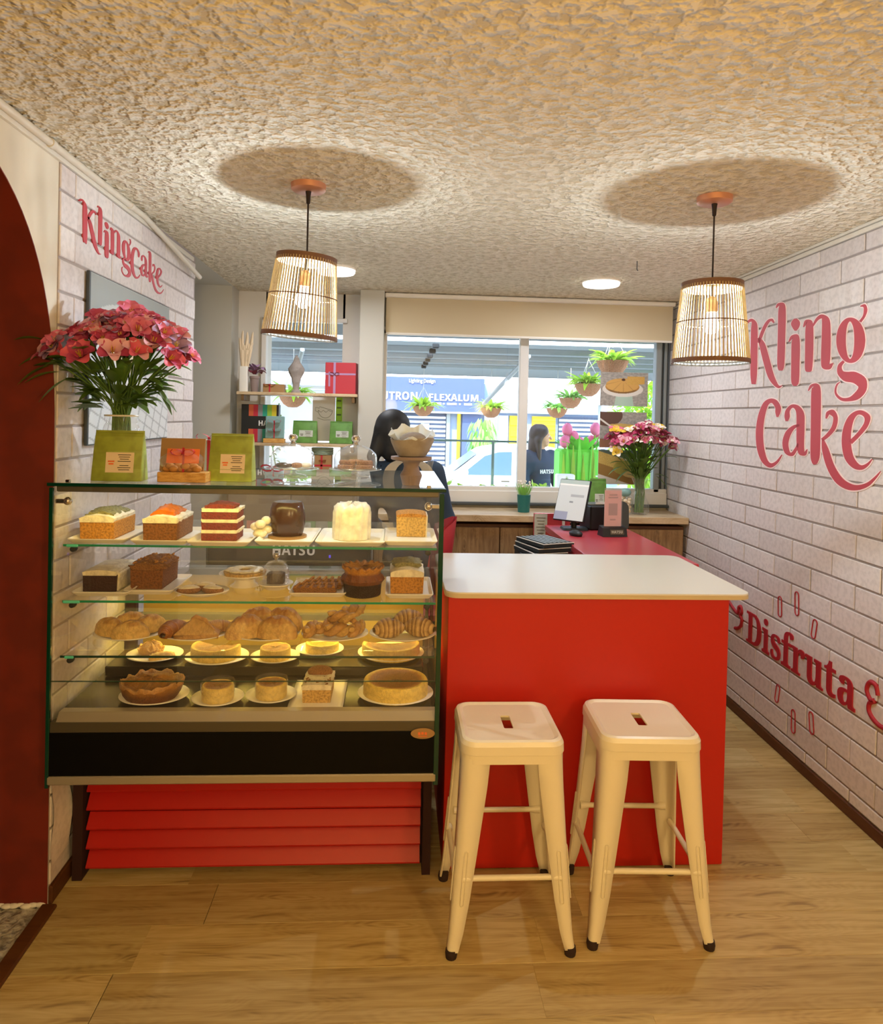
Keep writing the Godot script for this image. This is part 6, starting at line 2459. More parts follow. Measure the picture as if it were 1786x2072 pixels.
	o.position = Vector3(0.065, 0.128, 0.041)
	t = thing("blue_gift_bag", "clear gift bag of blue sweets with red bows on a pine block", "gift", Vector3(-0.815, Y2, -4.89))
	b = B.new()
	b.box(Vector3(0, 0.014, 0), Vector3(0.14, 0.028, 0.07), 0.002)
	part("pine_base", b, M.pine, t)
	b = B.new()
	b.xf = Transform3D(Basis(Vector3.RIGHT, -0.08), Vector3(0, 0.028, -0.01))
	b.box(Vector3(0, 0.075, 0), Vector3(0.125, 0.15, 0.03), 0.004)
	mat("blue_pack", "7fa6a4", 0.4)
	part("pack", b, M.blue_pack, t)
	for r in 2:
		b = B.new()
		bow(b, Vector3(0.0, 0.08 + 0.06 * r, 0.012), 0.045)
		b.box(Vector3(0, 0.06 + 0.06 * r, 0.016), Vector3(0.007, 0.06, 0.001))
		part("bow", b, M.ribbon_red, t)
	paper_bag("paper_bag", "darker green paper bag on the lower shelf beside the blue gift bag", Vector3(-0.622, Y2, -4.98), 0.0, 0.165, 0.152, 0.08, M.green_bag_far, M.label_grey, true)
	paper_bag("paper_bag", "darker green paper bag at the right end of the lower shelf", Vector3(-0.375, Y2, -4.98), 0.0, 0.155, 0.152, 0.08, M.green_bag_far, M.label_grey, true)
	# below: cupboard, gift box, woven basket
	t = thing("back_cupboard", "dark cupboard with a pale top under the small window", "cupboard", Vector3(-0.665, 0, -4.86))
	b = B.new()
	b.box(Vector3(0, 0.62, 0), Vector3(0.82, 1.24, 0.4), 0.003)
	part("carcass", b, M.dark_wall, t)
	b = B.new()
	b.box(Vector3(0, 1.255, 0.005), Vector3(0.84, 0.03, 0.42), 0.003)
	part("cupboard_top", b, M.counter_top_wood, t)
	for k in 2:
		b = B.new()
		b.box(Vector3(-0.2 + 0.4 * k, 0.62, 0.205), Vector3(0.39, 1.16, 0.014), 0.002)
		part("door", b, M.dark_wall, t)
	t = thing("gift_box", "kraft gift box with crossed red ribbon on the cupboard under the shelves", "gift", Vector3(-0.495, 1.271, -4.92))
	b = B.new()
	b.box(Vector3(0, 0.057, 0), Vector3(0.13, 0.114, 0.1), 0.002)
	part("box_body", b, M.kraft, t)
	b = B.new()
	b.box(Vector3(0, 0.057, 0.0505), Vector3(0.013, 0.115, 0.0015))
	b.box(Vector3(0, 0.045, 0.0505), Vector3(0.13, 0.012, 0.0015))
	bow(b, Vector3(0.005, 0.075, 0.05), 0.025)
	part("ribbon", b, M.ribbon_red, t)
	t = thing("woven_basket", "small grey-green woven basket resting on the kraft gift box", "basket", Vector3(-0.495, 1.386, -4.92))
	b = B.new()
	for k in 4:
		var loop := []
		for i in 29:
			var a := TAU * i / 28
			loop.append(Vector3(cos(a) * (0.07 + 0.003 * sin(a * 12.0 + k * PI)), 0.007 + k * 0.012, sin(a) * (0.05 + 0.003 * sin(a * 12.0 + k * PI))))
		b.tube(loop, 0.006, 6, false)
	b.loft([ring(circ(0.05, 16), 0.0), ring(circ(0.05, 16), 0.004)])
	mat("sage", "8fa08c", 0.8)
	part("weave", b, M.sage, t)
	# sheets on the small window's glass
	t = thing("window_notice", "white window notice with a line drawing of a cup", "notice", Vector3(-0.515, 1.64, -5.16))
	b = B.new()
	b.box(Vector3.ZERO, Vector3(0.16, 0.34, 0.002))
	part("sheet", b, M.white_paint, t)
	b = B.new()
	var arc := []
	for k in 15:
		var a := PI + PI * k / 14
		arc.append(Vector3(0.01 + cos(a) * 0.05 , 0.05 + sin(a) * 0.055, 0.002))
	b.tube(arc, 0.0013, 5)
	b.tube([Vector3(-0.04, 0.05, 0.002), Vector3(-0.02, 0.035, 0.002), Vector3(-0.005, 0.05, 0.002), Vector3(0.015, 0.035, 0.002), Vector3(0.03, 0.05, 0.002), Vector3(0.06, 0.04, 0.002)], 0.0013, 5)
	b.tube([Vector3(-0.035, 0.06, 0.002), Vector3(-0.03, 0.075, 0.002), Vector3(0.06, 0.05, 0.002)], 0.0013, 5)
	b.tube([Vector3(-0.04, 0.035, 0.002), Vector3(-0.06, 0.045, 0.002), Vector3(-0.06, 0.07, 0.002), Vector3(-0.036, 0.065, 0.002)], 0.0013, 5)
	b.tube([Vector3(-0.045, -0.005, 0.002), Vector3(0.0, -0.02, 0.002), Vector3(0.05, -0.018, 0.002)], 0.0013, 5)
	part("cup_drawing", b, M.steel_dark, t)
	t = thing("window_notice", "narrow bright green window notice beside the cup drawing", "notice", Vector3(-0.408, 1.63, -5.16))
	b = B.new()
	b.box(Vector3.ZERO, Vector3(0.045, 0.33, 0.002))
	part("sheet", b, M.leaf_light, t)
	b = B.new()
	for k in 6:
		b.box(Vector3(0, 0.13 - 0.05 * k, 0.0015), Vector3(0.03, 0.012, 0.001))
	part("print_lines", b, M.leaf, t)
	# roller blind over the big window
	t = thing("roller_blind", "cream roller blind pulled a little down over the big window", "blind", Vector3(0.94, 2.5, -5.04))
	b = B.new()
	b.box(Vector3(0, 0.003, 0), Vector3(2.07, 0.03, 0.07), 0.006)
	part("head_rail", b, M.lamp_white, t)
	b = B.new()
	b.box(Vector3(0, -0.135, 0.0), Vector3(2.05, 0.25, 0.003))
	part("fabric", b, M.blind, t)
	b = B.new()
	b.box(Vector3(0, -0.262, 0.0), Vector3(2.05, 0.016, 0.014), 0.004)
	part("bottom_bar", b, M.lamp_white, t)


func kitchen() -> void:
	var t := thing("drinks_cooler", "low black cooler with white lettering seen through the cake case", "cooler", Vector3(-0.61, 0, -4.38))
	var b := B.new()
	b.box(Vector3(0, 0.45, 0), Vector3(0.95, 0.9, 0.3), 0.006)
	part("body", b, M.dark_soft, t)
	b = B.new()
	b.box(Vector3(0.0, 0.83, 0.152), Vector3(0.92, 0.12, 0.006), 0.002)
	part("sign_band", b, M.dark, t)
	var o := mi("lettering", words("HATSU", 0.058, 0.003), M.white_paint, t)
	o.position = Vector3(0.03, 0.864, 0.157)
	var gl := mat("display_glow", "4a3cff", 0.4)
	gl.emission_enabled = true
	gl.emission = Color(0.4, 0.3, 1.0)
	gl.emission_energy_multiplier = 0.8
	b = B.new()
	b.box(Vector3(0.24, 0.83, 0.156), Vector3(0.01, 0.016, 0.002))
	part("indicator_light", b, M.display_glow, t)
	t = thing("work_bench", "pale grey bench behind the cake case", "bench", Vector3(-0.66, 0, -3.72))
	b = B.new()
	b.box(Vector3(0, 0.73, 0), Vector3(0.86, 0.03, 0.5), 0.003)
	part("bench_top", b, M.label_grey, t)
	for k in 4:
		b = B.new()
		b.box(Vector3(-0.4 + 0.8 * (k % 2), 0.36, -0.22 + 0.44 * (k / 2)), Vector3(0.04, 0.715, 0.04), 0.003)
		part("leg", b, M.steel, t)
	# red chair, only the edge of its back in view
	t = thing("red_chair", "red shell chair partly hidden behind the right edge of the cake case", "chair", Vector3(0.085, 0, -3.62), -PI / 2)
	b = B.new()
	b.loft([ring(rrect(0.38, 0.36, 0.08, 4), 0.68), ring(rrect(0.4, 0.38, 0.09, 4), 0.71)], true, true, true)
	part("seat", b, M.red_top, t)
	b = B.new()
	b.surf(12, 8, func(u: float, v: float) -> Vector3:
		var s := (u - 0.5) * 2.0
		return Vector3(s * 0.19 * (1.0 - 0.25 * v * v), 0.72 + v * 0.44 - 0.06 * s * s * v, -0.17 + 0.09 * s * s - 0.05 * v), 1)
	b.surf(12, 8, func(u: float, v: float) -> Vector3:
		var s := (0.5 - u) * 2.0
		return Vector3(s * 0.19 * (1.0 - 0.25 * v * v), 0.72 + v * 0.44 - 0.06 * s * s * v, -0.185 + 0.09 * s * s - 0.05 * v), 1)
	part("backrest", b, M.red_top, t)
	for k in 4:
		b = B.new()
		var sx := -1.0 if k % 2 else 1.0
		var sz := -1.0 if k / 2 else 1.0
		b.tube([Vector3(sx * 0.15, 0.69, sz * 0.14), Vector3(sx * 0.19, 0.0, sz * 0.18)], 0.012, 8)
		part("leg", b, M.chrome, t)


func till() -> void:
	var y := 0.987
	# portrait touch screen, leaning back, turned to the cashier
	var im := painted(96, 128, func(p: Vector2) -> Color:
		var c := Color("ccd3d6")
		if p.y < 0.1:
			c = Color("aebfbd")
		elif p.y < 0.14:
			c = Color("eef1f1")
		if p.y > 0.36 and p.y < 0.42 and p.x > 0.45 and p.x < 0.9:
			c = Color("aab0b6")
		if absf(p.x - 0.5) < 0.06 and absf(p.y - 0.55) < 0.02:
			c = Color("8a9098")
		if p.y > 0.8 and p.x < 0.45:
			c = Color("9aa0b8")
		return c)
	var sm := sheet_mat("screen_print", im, 0.2)
	sm.emission_enabled = true
	sm.emission = Color.WHITE
	sm.emission_operator = BaseMaterial3D.EMISSION_OP_MULTIPLY
	sm.emission_texture = sm.albedo_texture
	sm.emission_energy_multiplier = 0.3
	var t := thing("till_screen", "till screen leaning back on the red side counter, showing a pale page", "monitor", Vector3(1.085, y, -4.33))
	var b := B.new()
	b.loft([ring(rrect(0.16, 0.12, 0.02, 4), 0.0, Vector2(0.03, -0.04)), ring(rrect(0.15, 0.11, 0.02, 4), 0.012, Vector2(0.03, -0.04))])
	b.tube([Vector3(0.03, 0.01, -0.05), Vector3(0.03, 0.14, -0.05)], 0.018, 10)
	part("stand", b, M.dark, t)
	var f := Transform3D(Basis(Vector3.UP, -0.70) * Basis(Vector3.RIGHT, -0.38), Vector3(0.0, 0.185, 0.0))
	b = B.new()
	b.xf = f
	b.box(Vector3(0, 0, -0.011), Vector3(0.205, 0.265, 0.02), 0.004)
	part("screen_body", b, M.dark, t)
	b = B.new()
	b.xf = f * Transform3D(Basis(), Vector3(0, 0, 0.0003))
	b.uvquad(0.195, 0.255)
	part("screen", b, sm, t)
	t = thing("computer_mouse", "black computer mouse at the foot of the till screen", "mouse", Vector3(1.065, y, -4.13), 0.3)
	b = B.new()
	b.ball(Vector3(0, 0.006, 0), Vector3(0.036, 0.026, 0.055), 18, 10, func(d: Vector3) -> float: return 1.0 if d.y > 0 else 0.9 + 0.1 * d.y)
	part("mouse_body", b, M.dark, t)
	b = B.new()
	b.box(Vector3(0, 0.03, -0.03), Vector3(0.006, 0.006, 0.014), 0.002)
	part("scroll_wheel", b, M.rubber, t)
	t = thing("receipt_printer", "black receipt printer on the red side counter behind the pink card", "printer", Vector3(1.26, y, -4.42), 0.15)
	b = B.new()
	b.box(Vector3(0, 0.075, 0), Vector3(0.14, 0.15, 0.17), 0.008)
	part("printer_body", b, M.dark, t)
	b = B.new()
	b.box(Vector3(0, 0.153, -0.01), Vector3(0.13, 0.006, 0.13), 0.002)
	part("lid", b, M.steel_dark, t)
	b = B.new()
	b.box(Vector3(0.02, 0.16, 0.045), Vector3(0.08, 0.018, 0.003))
	part("paper", b, M.white_paint, t)
	t = thing("card_reader", "rounded black card reader behind the pink counter card", "card reader", Vector3(1.385, y, -4.28), -0.2)
	b = B.new()
	b.xf = Transform3D(Basis(Vector3.RIGHT, -0.25), Vector3.ZERO)
	b.prism(rrect_xy(0.085, 0.18, 0.04, Vector2(0, 0.095)), -0.02, 0.02)
	part("reader_body", b, M.dark, t)
	b = B.new()
	b.loft([ring(rrect(0.06, 0.07, 0.015, 3), 0.0), ring(rrect(0.05, 0.06, 0.015, 3), 0.02)])
	part("reader_stand", b, M.dark_soft, t)
	# pink card in a clear upright, on a black wedge
	t = thing("card_holder", "pink price card in a clear upright holder on a black wedge", "sign holder", Vector3(1.285, y, -4.14), 0.12)
	b = B.new()
	var wedge := PackedVector2Array([Vector2(-0.045, 0), Vector2(0.045, 0), Vector2(0.03, 0.05), Vector2(-0.02, 0.06)])
	b.xf = Transform3D(Basis(Vector3.UP, -PI / 2), Vector3.ZERO)
	b.prism(wedge, -0.075, 0.075)
	part("base_wedge", b, M.dark, t)
	var face := Transform3D(Basis(Vector3.RIGHT, -0.29), Vector3(0, 0.027, 0.0395))
	b = B.new()
	b.xf = face
	b.box(Vector3(0.012, 0.0, 0), Vector3(0.085, 0.03, 0.002))
	var o := part("name_plate", b, M.steel_dark, t)
	var l := mi("lettering", words("HATSU", 0.016, 0.0015), M.label_grey, o)
	l.transform = face * Transform3D(Basis(), Vector3(0.012, 0, 0.0015))
	b = B.new()
	b.box(Vector3(0.0, 0.16, 0.0), Vector3(0.105, 0.215, 0.003))
	mat("pink_card", "d9aaa8", 0.6)
	o = part("pink_card", b, M.pink_card, t)
	b = B.new()
	b.box(Vector3(0, 0.155, 0.002), Vector3(0.055, 0.07, 0.001))
	b.box(Vector3(0, 0.225, 0.002), Vector3(0.06, 0.008, 0.001))
	b.box(Vector3(0, 0.24, 0.002), Vector3(0.05, 0.008, 0.001))
	b.box(Vector3(0, 0.095, 0.002), Vector3(0.035, 0.008, 0.001))
	mat("pink_print", "a88a8a", 0.6)
	part("print", b, M.pink_print, o)
	b = B.new()
	b.box(Vector3(0, 0.165, 0.004), Vector3(0.112, 0.23, 0.002))
	part("clear_front", b, M.cello, t)
	# stack of black boards on a dark stand
	t = thing("dark_stand", "dark low stand left of the till counter", "stand", Vector3(0.83, 0, -3.95))
	b = B.new()
	b.box(Vector3(0, 0.46, 0), Vector3(0.25, 0.92, 0.36), 0.004)
	part("stand_body", b, M.dark, t)
	for k in 3:
		t = thing("menu_board", ["black menu board with pale edges, lowest of the stack left of the till", "black menu board with pale edges, middle of the stack left of the till", "black ribbed menu board on top of the stack left of the till"][k], "menu", Vector3(0.815 + 0.012 * k, 0.921 + 0.026 * k, -3.93), [0.25, 0.32, 0.4][k])
		b = B.new()
		b.box(Vector3(0, 0.012, 0), Vector3(0.2, 0.022, 0.27), 0.002)
		part("board", b, M.dark_soft, t)
		b = B.new()
		b.box(Vector3(0, 0.0225, 0.134), Vector3(0.2, 0.003, 0.006))
		b.box(Vector3(-0.098, 0.0225, 0), Vector3(0.006, 0.003, 0.27))
		part("pale_edge", b, M.white_matte, t)
		if k == 2:
			b = B.new()
			for i in 6:
				b.box(Vector3(-0.07 + 0.028 * i, 0.025, 0), Vector3(0.014, 0.004, 0.24), 0.001)
			part("ribs", b, M.frame_grey, t)
	# things on the wood counter
	t = thing("grass_pot", "teal pot with small white-tipped grass on the wood counter below the window", "plant", Vector3(0.893, 1.0185, -4.9))
	b = B.new()
	b.lathe([Vector2(0, 0), Vector2(0.04, 0.0), Vector2(0.047, 0.12), Vector2(0.043, 0.12), Vector2(0, 0.11)], 24)
	mat("teal", "1d6a66", 0.4)
	part("pot", b, M.teal, t)
	b = B.new()
	for k in 60:
		var an := k * 2.4
		var r := 0.004 * sqrt(k * 1.6)
		leaf_on(b, Vector3(cos(an) * r, 0.11, sin(an) * r), Vector3(cos(an) * 0.35, 1, sin(an) * 0.35).normalized(), 0.09 + 0.02 * sin(k * 1.3), 0.007, 0.01)
	tag(part("grass", b, M.leaf_tree, t), "", "", "", "stuff")
	b = B.new()
	for k in 16:
		var an := k * 2.4
		b.ball(Vector3(cos(an) * 0.04, 0.19 + 0.02 * sin(k * 2.0), sin(an) * 0.04), Vector3(0.008, 0.008, 0.008), 6, 4)
	tag(part("tips", b, M.petal_white, t), "", "", "", "stuff")
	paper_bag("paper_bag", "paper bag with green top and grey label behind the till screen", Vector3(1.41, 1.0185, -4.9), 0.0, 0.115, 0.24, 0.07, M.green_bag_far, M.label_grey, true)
	t = thing("glass_candy_jar", "small round glass jar of pale sweets left of the ribbed vase", "jar", Vector3(1.585, 1.0185, -4.86))
	b = B.new()
	b.lathe([Vector2(0, 0), Vector2(0.045, 0.0), Vector2(0.06, 0.03), Vector2(0.06, 0.09), Vector2(0.045, 0.12), Vector2(0.048, 0.13)], 28)
	part("jar_body", b, M.vase_glass, t)
	b = B.new()
	for k in 24:
		b.ball(Vector3(0.035 * cos(k * 2.4), 0.02 + 0.004 * k, 0.035 * sin(k * 2.4)), Vector3(0.016, 0.013, 0.014), 7, 5)
	tag(part("sweets", b, M.label_paper, t), "", "", "", "stuff")
	b = B.new()
	b.ball(Vector3(0.01, 0.15, 0), Vector3(0.04, 0.03, 0.03), 12, 8)
	part("cloth_cover", b, M.blue_pack, t)


func rrect_xy(w: float, h: float, r: float, c: Vector2) -> PackedVector2Array:
	var out := PackedVector2Array()
	for p in rrect(w, h, r, 5):
		out.append(p + c)
	return out


# ---------------------------------------------------------------- people
func hand(b: B, wrist: Vector3, dir: Vector3, palm: Vector3, side: float, curl: float) -> void:
	# palm towards the palm vector; five fingers of unequal length, thumb from the palm's side
	var across := dir.cross(palm).normalized() * side
	var q := []
	var knuckle := wrist + dir * 0.085
	q.append([wrist, wrist + dir * 0.05, 0.024, 0.03])
	q.append([wrist + dir * 0.03 - across * 0.02, knuckle - across * 0.026, 0.018, 0.014])
	q.append([wrist + dir * 0.03 + across * 0.02, knuckle + across * 0.026, 0.018, 0.014])
	var len := [0.068, 0.078, 0.073, 0.058]
	for k in 4:
		var base := knuckle + across * (0.03 - 0.02 * k)
		var p := base
		var d := dir
		for s in 3:
			d = (d + palm * curl * (0.5 + 0.3 * s)).normalized()
			var e: Vector3 = p + d * len[k] * [0.45, 0.32, 0.25][s]
			q.append([p, e, 0.0092 - 0.0009 * s, 0.0088 - 0.0009 * s])
			p = e
	var tb := wrist + dir * 0.03 + across * 0.03
	var t1 := tb + (dir * 0.7 + across * 0.7 + palm * 0.3).normalized() * 0.04
	q.append([tb, t1, 0.013, 0.0105])
	q.append([t1, t1 + (dir + palm * 0.5).normalized() * 0.03, 0.0105, 0.0085])
	flesh(b, q, 0.0045, 0.006)


func person(label: String, at: Vector3, turn: float, lean: float, seen_front: bool, hairm: String, topm: String, tall: float, look := 0.0) -> Node3D:
	# faces +z of its own frame; heights for a 1.66 m figure, scaled by tall
	var t := thing("person", label, "person", at, turn)
	var s := tall
	var hx := lean
	var head := Vector3(hx, 1.53, 0.03) * s
	var neck := Vector3(hx * 0.75, 1.40, 0.0) * s
	var chest := Vector3(hx * 0.45, 1.22, 0.0) * s
	var waist := Vector3(hx * 0.15, 1.02, 0.01) * s
	var hip := Vector3(0, 0.88, 0.0) * s
	var arms := []
	var legs := []
	var ends := []
	for sd in [-1.0, 1.0]:
		var sh := Vector3(hx * 0.55 + sd * 0.165, 1.325, -0.005) * s
		var el := Vector3(hx * 0.4 + sd * 0.215, 1.06, 0.02) * s
		var wr := Vector3(hx * 0.4 + sd * 0.13, 0.96, 0.22) * s
		if seen_front:
			wr = Vector3(sd * 0.22, 0.84, 0.09) * s
		arms.append([sh, el, 0.05 * s, 0.04 * s])
		arms.append([el, wr, 0.039 * s, 0.027 * s])
		ends.append([wr, (wr - el).normalized(), sd])
		var hj := Vector3(sd * 0.085, 0.86, 0.0) * s
		var kn := Vector3(sd * 0.095, 0.47, 0.015) * s
		var an := Vector3(sd * 0.1, 0.085, -0.01) * s
		legs.append([hj, kn, 0.085 * s, 0.057 * s])
		legs.append([kn, an, 0.055 * s, 0.036 * s])
		legs.append([an + Vector3(0, -0.035, -0.02), an + Vector3(0, -0.05, 0.14), 0.036 * s, 0.028 * s])
	var torso := [[chest + Vector3(-0.08, 0.02, 0) * s, chest + Vector3(0.08, 0.02, 0) * s, 0.1 * s, 0.1 * s], [chest, waist, 0.115 * s, 0.1 * s], [waist, hip, 0.1 * s, 0.115 * s], [hip + Vector3(-0.06, 0, 0), hip + Vector3(0.06, 0, 0), 0.105 * s, 0.105 * s], [chest + Vector3(-0.12, 0.085, 0) * s, chest + Vector3(0.12, 0.085, 0) * s, 0.055 * s, 0.055 * s]]
	var b := B.new()
	flesh(b, torso + arms + legs + [[chest + Vector3(0, 0.1, 0) * s, neck, 0.06 * s, 0.05 * s], [neck, head - Vector3(0, 0.05, 0.01) * s, 0.049 * s, 0.047 * s]], 0.016, 0.03)
	# head on a finer grid, with brow, nose, lips, chin and ears
	var h := head
	var tn := Basis(Vector3.UP, look)
	flesh(b, [[h + tn * (Vector3(0, 0.035, -0.025) * s), h + tn * (Vector3(0, 0.03, 0.0) * s), 0.083 * s, 0.08 * s], [h + tn * (Vector3(0, -0.01, 0.02) * s), h + tn * (Vector3(0, -0.075, 0.045) * s), 0.068 * s, 0.036 * s], [h + tn * (Vector3(0, 0.012, 0.085) * s), h + tn * (Vector3(0, -0.02, 0.104) * s), 0.009 * s, 0.014 * s], [h + tn * (Vector3(-0.035, 0.028, 0.07) * s), h + tn * (Vector3(0.035, 0.028, 0.07) * s), 0.014 * s, 0.014 * s], [h + tn * (Vector3(-0.018, -0.052, 0.078) * s), h + tn * (Vector3(0.018, -0.052, 0.078) * s), 0.009 * s, 0.009 * s], [h + tn * (Vector3(0.075, 0.01, -0.005) * s), h + tn * (Vector3(0.08, -0.025, 0.0) * s), 0.014 * s, 0.01 * s], [h + tn * (Vector3(-0.075, 0.01, -0.005) * s), h + tn * (Vector3(-0.08, -0.025, 0.0) * s), 0.014 * s, 0.01 * s], [neck - Vector3(0, 0.02, 0), h - Vector3(0, 0.06, 0.0), 0.05 * s, 0.046 * s]], 0.006, 0.014)
	for e in ends:
		hand(b, e[0], e[1], Vector3(-e[2] * 0.6, -0.5, 0.2).normalized(), e[2], 0.5)
	part("body", b, M.skin, t)
	for sd in [-1.0, 1.0]:
		b = B.new()
		b.ball(h + tn * (Vector3(sd * 0.031, 0.006, 0.077) * s), Vector3(0.011, 0.009, 0.008) * s, 10, 7)
		var o := part("eye", b, M.white_matte, t)
		b = B.new()
		b.ball(h + tn * (Vector3(sd * 0.031, 0.006, 0.0835) * s), Vector3(0.005, 0.005, 0.003) * s, 8, 6)
		part("iris", b, M.hair, o)
	b = B.new()
	var cap := [[h + tn * (Vector3(0, 0.045, -0.035) * s), h + tn * (Vector3(0, 0.05, -0.01) * s), 0.096 * s, 0.088 * s], [h + tn * (Vector3(0, 0.0, -0.06) * s), h + tn * (Vector3(0, -0.09, -0.07) * s), 0.075 * s, 0.06 * s]]
	for sd in [-1.0, 1.0]:
		cap.append([h + tn * (Vector3(sd * 0.055, 0.06, 0.03) * s), h + tn * (Vector3(sd * 0.075, -0.03, -0.03) * s), 0.034 * s, 0.03 * s])
		if seen_front:
			cap.append([h + tn * (Vector3(sd * 0.07, -0.03, -0.03) * s), h + tn * (Vector3(sd * 0.09, -0.26, -0.02) * s), 0.035 * s, 0.022 * s])
	if seen_front:
		cap.append([h + tn * (Vector3(0, -0.08, -0.07) * s), h + tn * (Vector3(0, -0.3, -0.1) * s), 0.07 * s, 0.05 * s])
	else:
		cap.append([h + tn * (Vector3(0.06, 0.02, -0.07) * s), h + tn * (Vector3(0.1, -0.12, -0.09) * s), 0.04 * s, 0.03 * s])
		cap.append([h + tn * (Vector3(0.1, -0.12, -0.09) * s), h + tn * (Vector3(0.095, -0.22, -0.08) * s), 0.028 * s, 0.012 * s])
	flesh(b, cap, 0.008, 0.025)
	part("hair", b, M[hairm], t)
	b = B.new()
	flesh(b, torso + arms + [[chest + Vector3(0, 0.1, 0) * s, neck - Vector3(0, 0.04, 0), 0.068 * s, 0.055 * s]], 0.016, 0.035, 0.014)
	part("sweatshirt", b, M[topm], t)
	b = B.new()
	flesh(b, legs + [[hip, hip + Vector3(0, -0.02, 0), 0.11 * s, 0.11 * s]], 0.018, 0.03, 0.012)
	part("trousers", b, M.trouser, t)
	return t


func people() -> void:
	var t := person("person with dark tied hair in a navy top working behind the cake case", Vector3(0.125, 0, -4.0), PI, 0.14, false, "hair", "navy", 1.02)
	var b := B.new()
	for sd in [-1.0, 1.0]:
		b.surf(10, 2, func(u: float, v: float) -> Vector3: return Vector3(0.05 + sd * (0.04 + 0.07 * sin(u * 2.2)) + (v - 0.5) * 0.06, 1.42 - 0.13 * u * u - 0.04 * u, -0.05 - 0.105 * sin(0.4 + u * 1.1)), 1)
	part("apron_straps", b, M.apron, t)
	t = person("person with long dark hair in a navy sweatshirt standing outside, looking to the right", Vector3(1.5, 0, -7.4), 0.45, 0.0, true, "hair_brown", "navy_light", 0.965, 0.95)
	var o := mi("chest_lettering", words("HATSU", 0.04, 0.004), M.white_paint, t)
	o.transform = Transform3D(Basis(Vector3.RIGHT, -0.08), Vector3(0.0, 1.12, 0.134))


# ---------------------------------------------------------------- terrace and street
func fern(b: B, n: int, reach: float, rise: float, droop: float, w: float, sd: int) -> void:
	var r := RandomNumberGenerator.new()
	r.seed = sd
	for k in n:
		var an := r.randf_range(0, TAU)
		var dir := Vector3(cos(an), r.randf_range(0.4, 1.2) * rise, sin(an)).normalized()
		leaf_on(b, Vector3(cos(an) * 0.04, 0.0, sin(an) * 0.04), dir, reach * r.randf_range(0.7, 1.15), w * r.randf_range(0.8, 1.2), droop * r.randf_range(0.3, 1.2))


func hanging(at: Vector3, label: String, m: String, sd: int, top: float) -> void:
	var t := thing("hanging_basket", label, "hanging plant", at, 0.0, "hanging coconut-fibre baskets")
	var b := B.new()
	var w := func(a: float, k: int) -> Vector2: return Vector2(1.0 + 0.03 * sin(a * 14.0), 0.0)
	b.lathe([Vector2(0, -0.135), Vector2(0.05, -0.132), Vector2(0.1, -0.10), Vector2(0.135, -0.05), Vector2(0.152, 0.0), Vector2(0.158, 0.012), Vector2(0.145, 0.012), Vector2(0.12, -0.02), Vector2(0, -0.03)], 42, [], w)
	part("coir_bowl", b, M.coir, t)
	b = B.new()
	for k in 3:
		var an := TAU * k / 3.0 + 0.4
		b.tube([Vector3(cos(an) * 0.15, 0.01, sin(an) * 0.15), Vector3(0, 0.3, 0)], 0.003, 5)
	b.tube([Vector3(0, 0.3, 0), Vector3(0, top - at.y, 0)], 0.004, 5)
	part("wire_hanger", b, M.frame_white, t)
	b = B.new()
	fern(b, 60, 0.3, 0.9, 0.16, 0.05, sd)
	tag(part("foliage", b, M[m], t), "", "", "", "stuff")


func leafy(b: B, c: Vector3, r: Vector3, n: int, l: float, w: float, sd: int) -> void:
	var g := RandomNumberGenerator.new()
	g.seed = sd
	for k in n:
		var d := Vector3(g.randfn(), g.randfn(), g.randfn()).normalized()
		var p := c + d * r * pow(g.randf(), 0.4)
		leaf_on(b, p, (d + Vector3(g.randfn(), -0.3 + g.randfn(), g.randfn()) * 0.6).normalized(), l * g.randf_range(0.7, 1.2), w, l * 0.2)


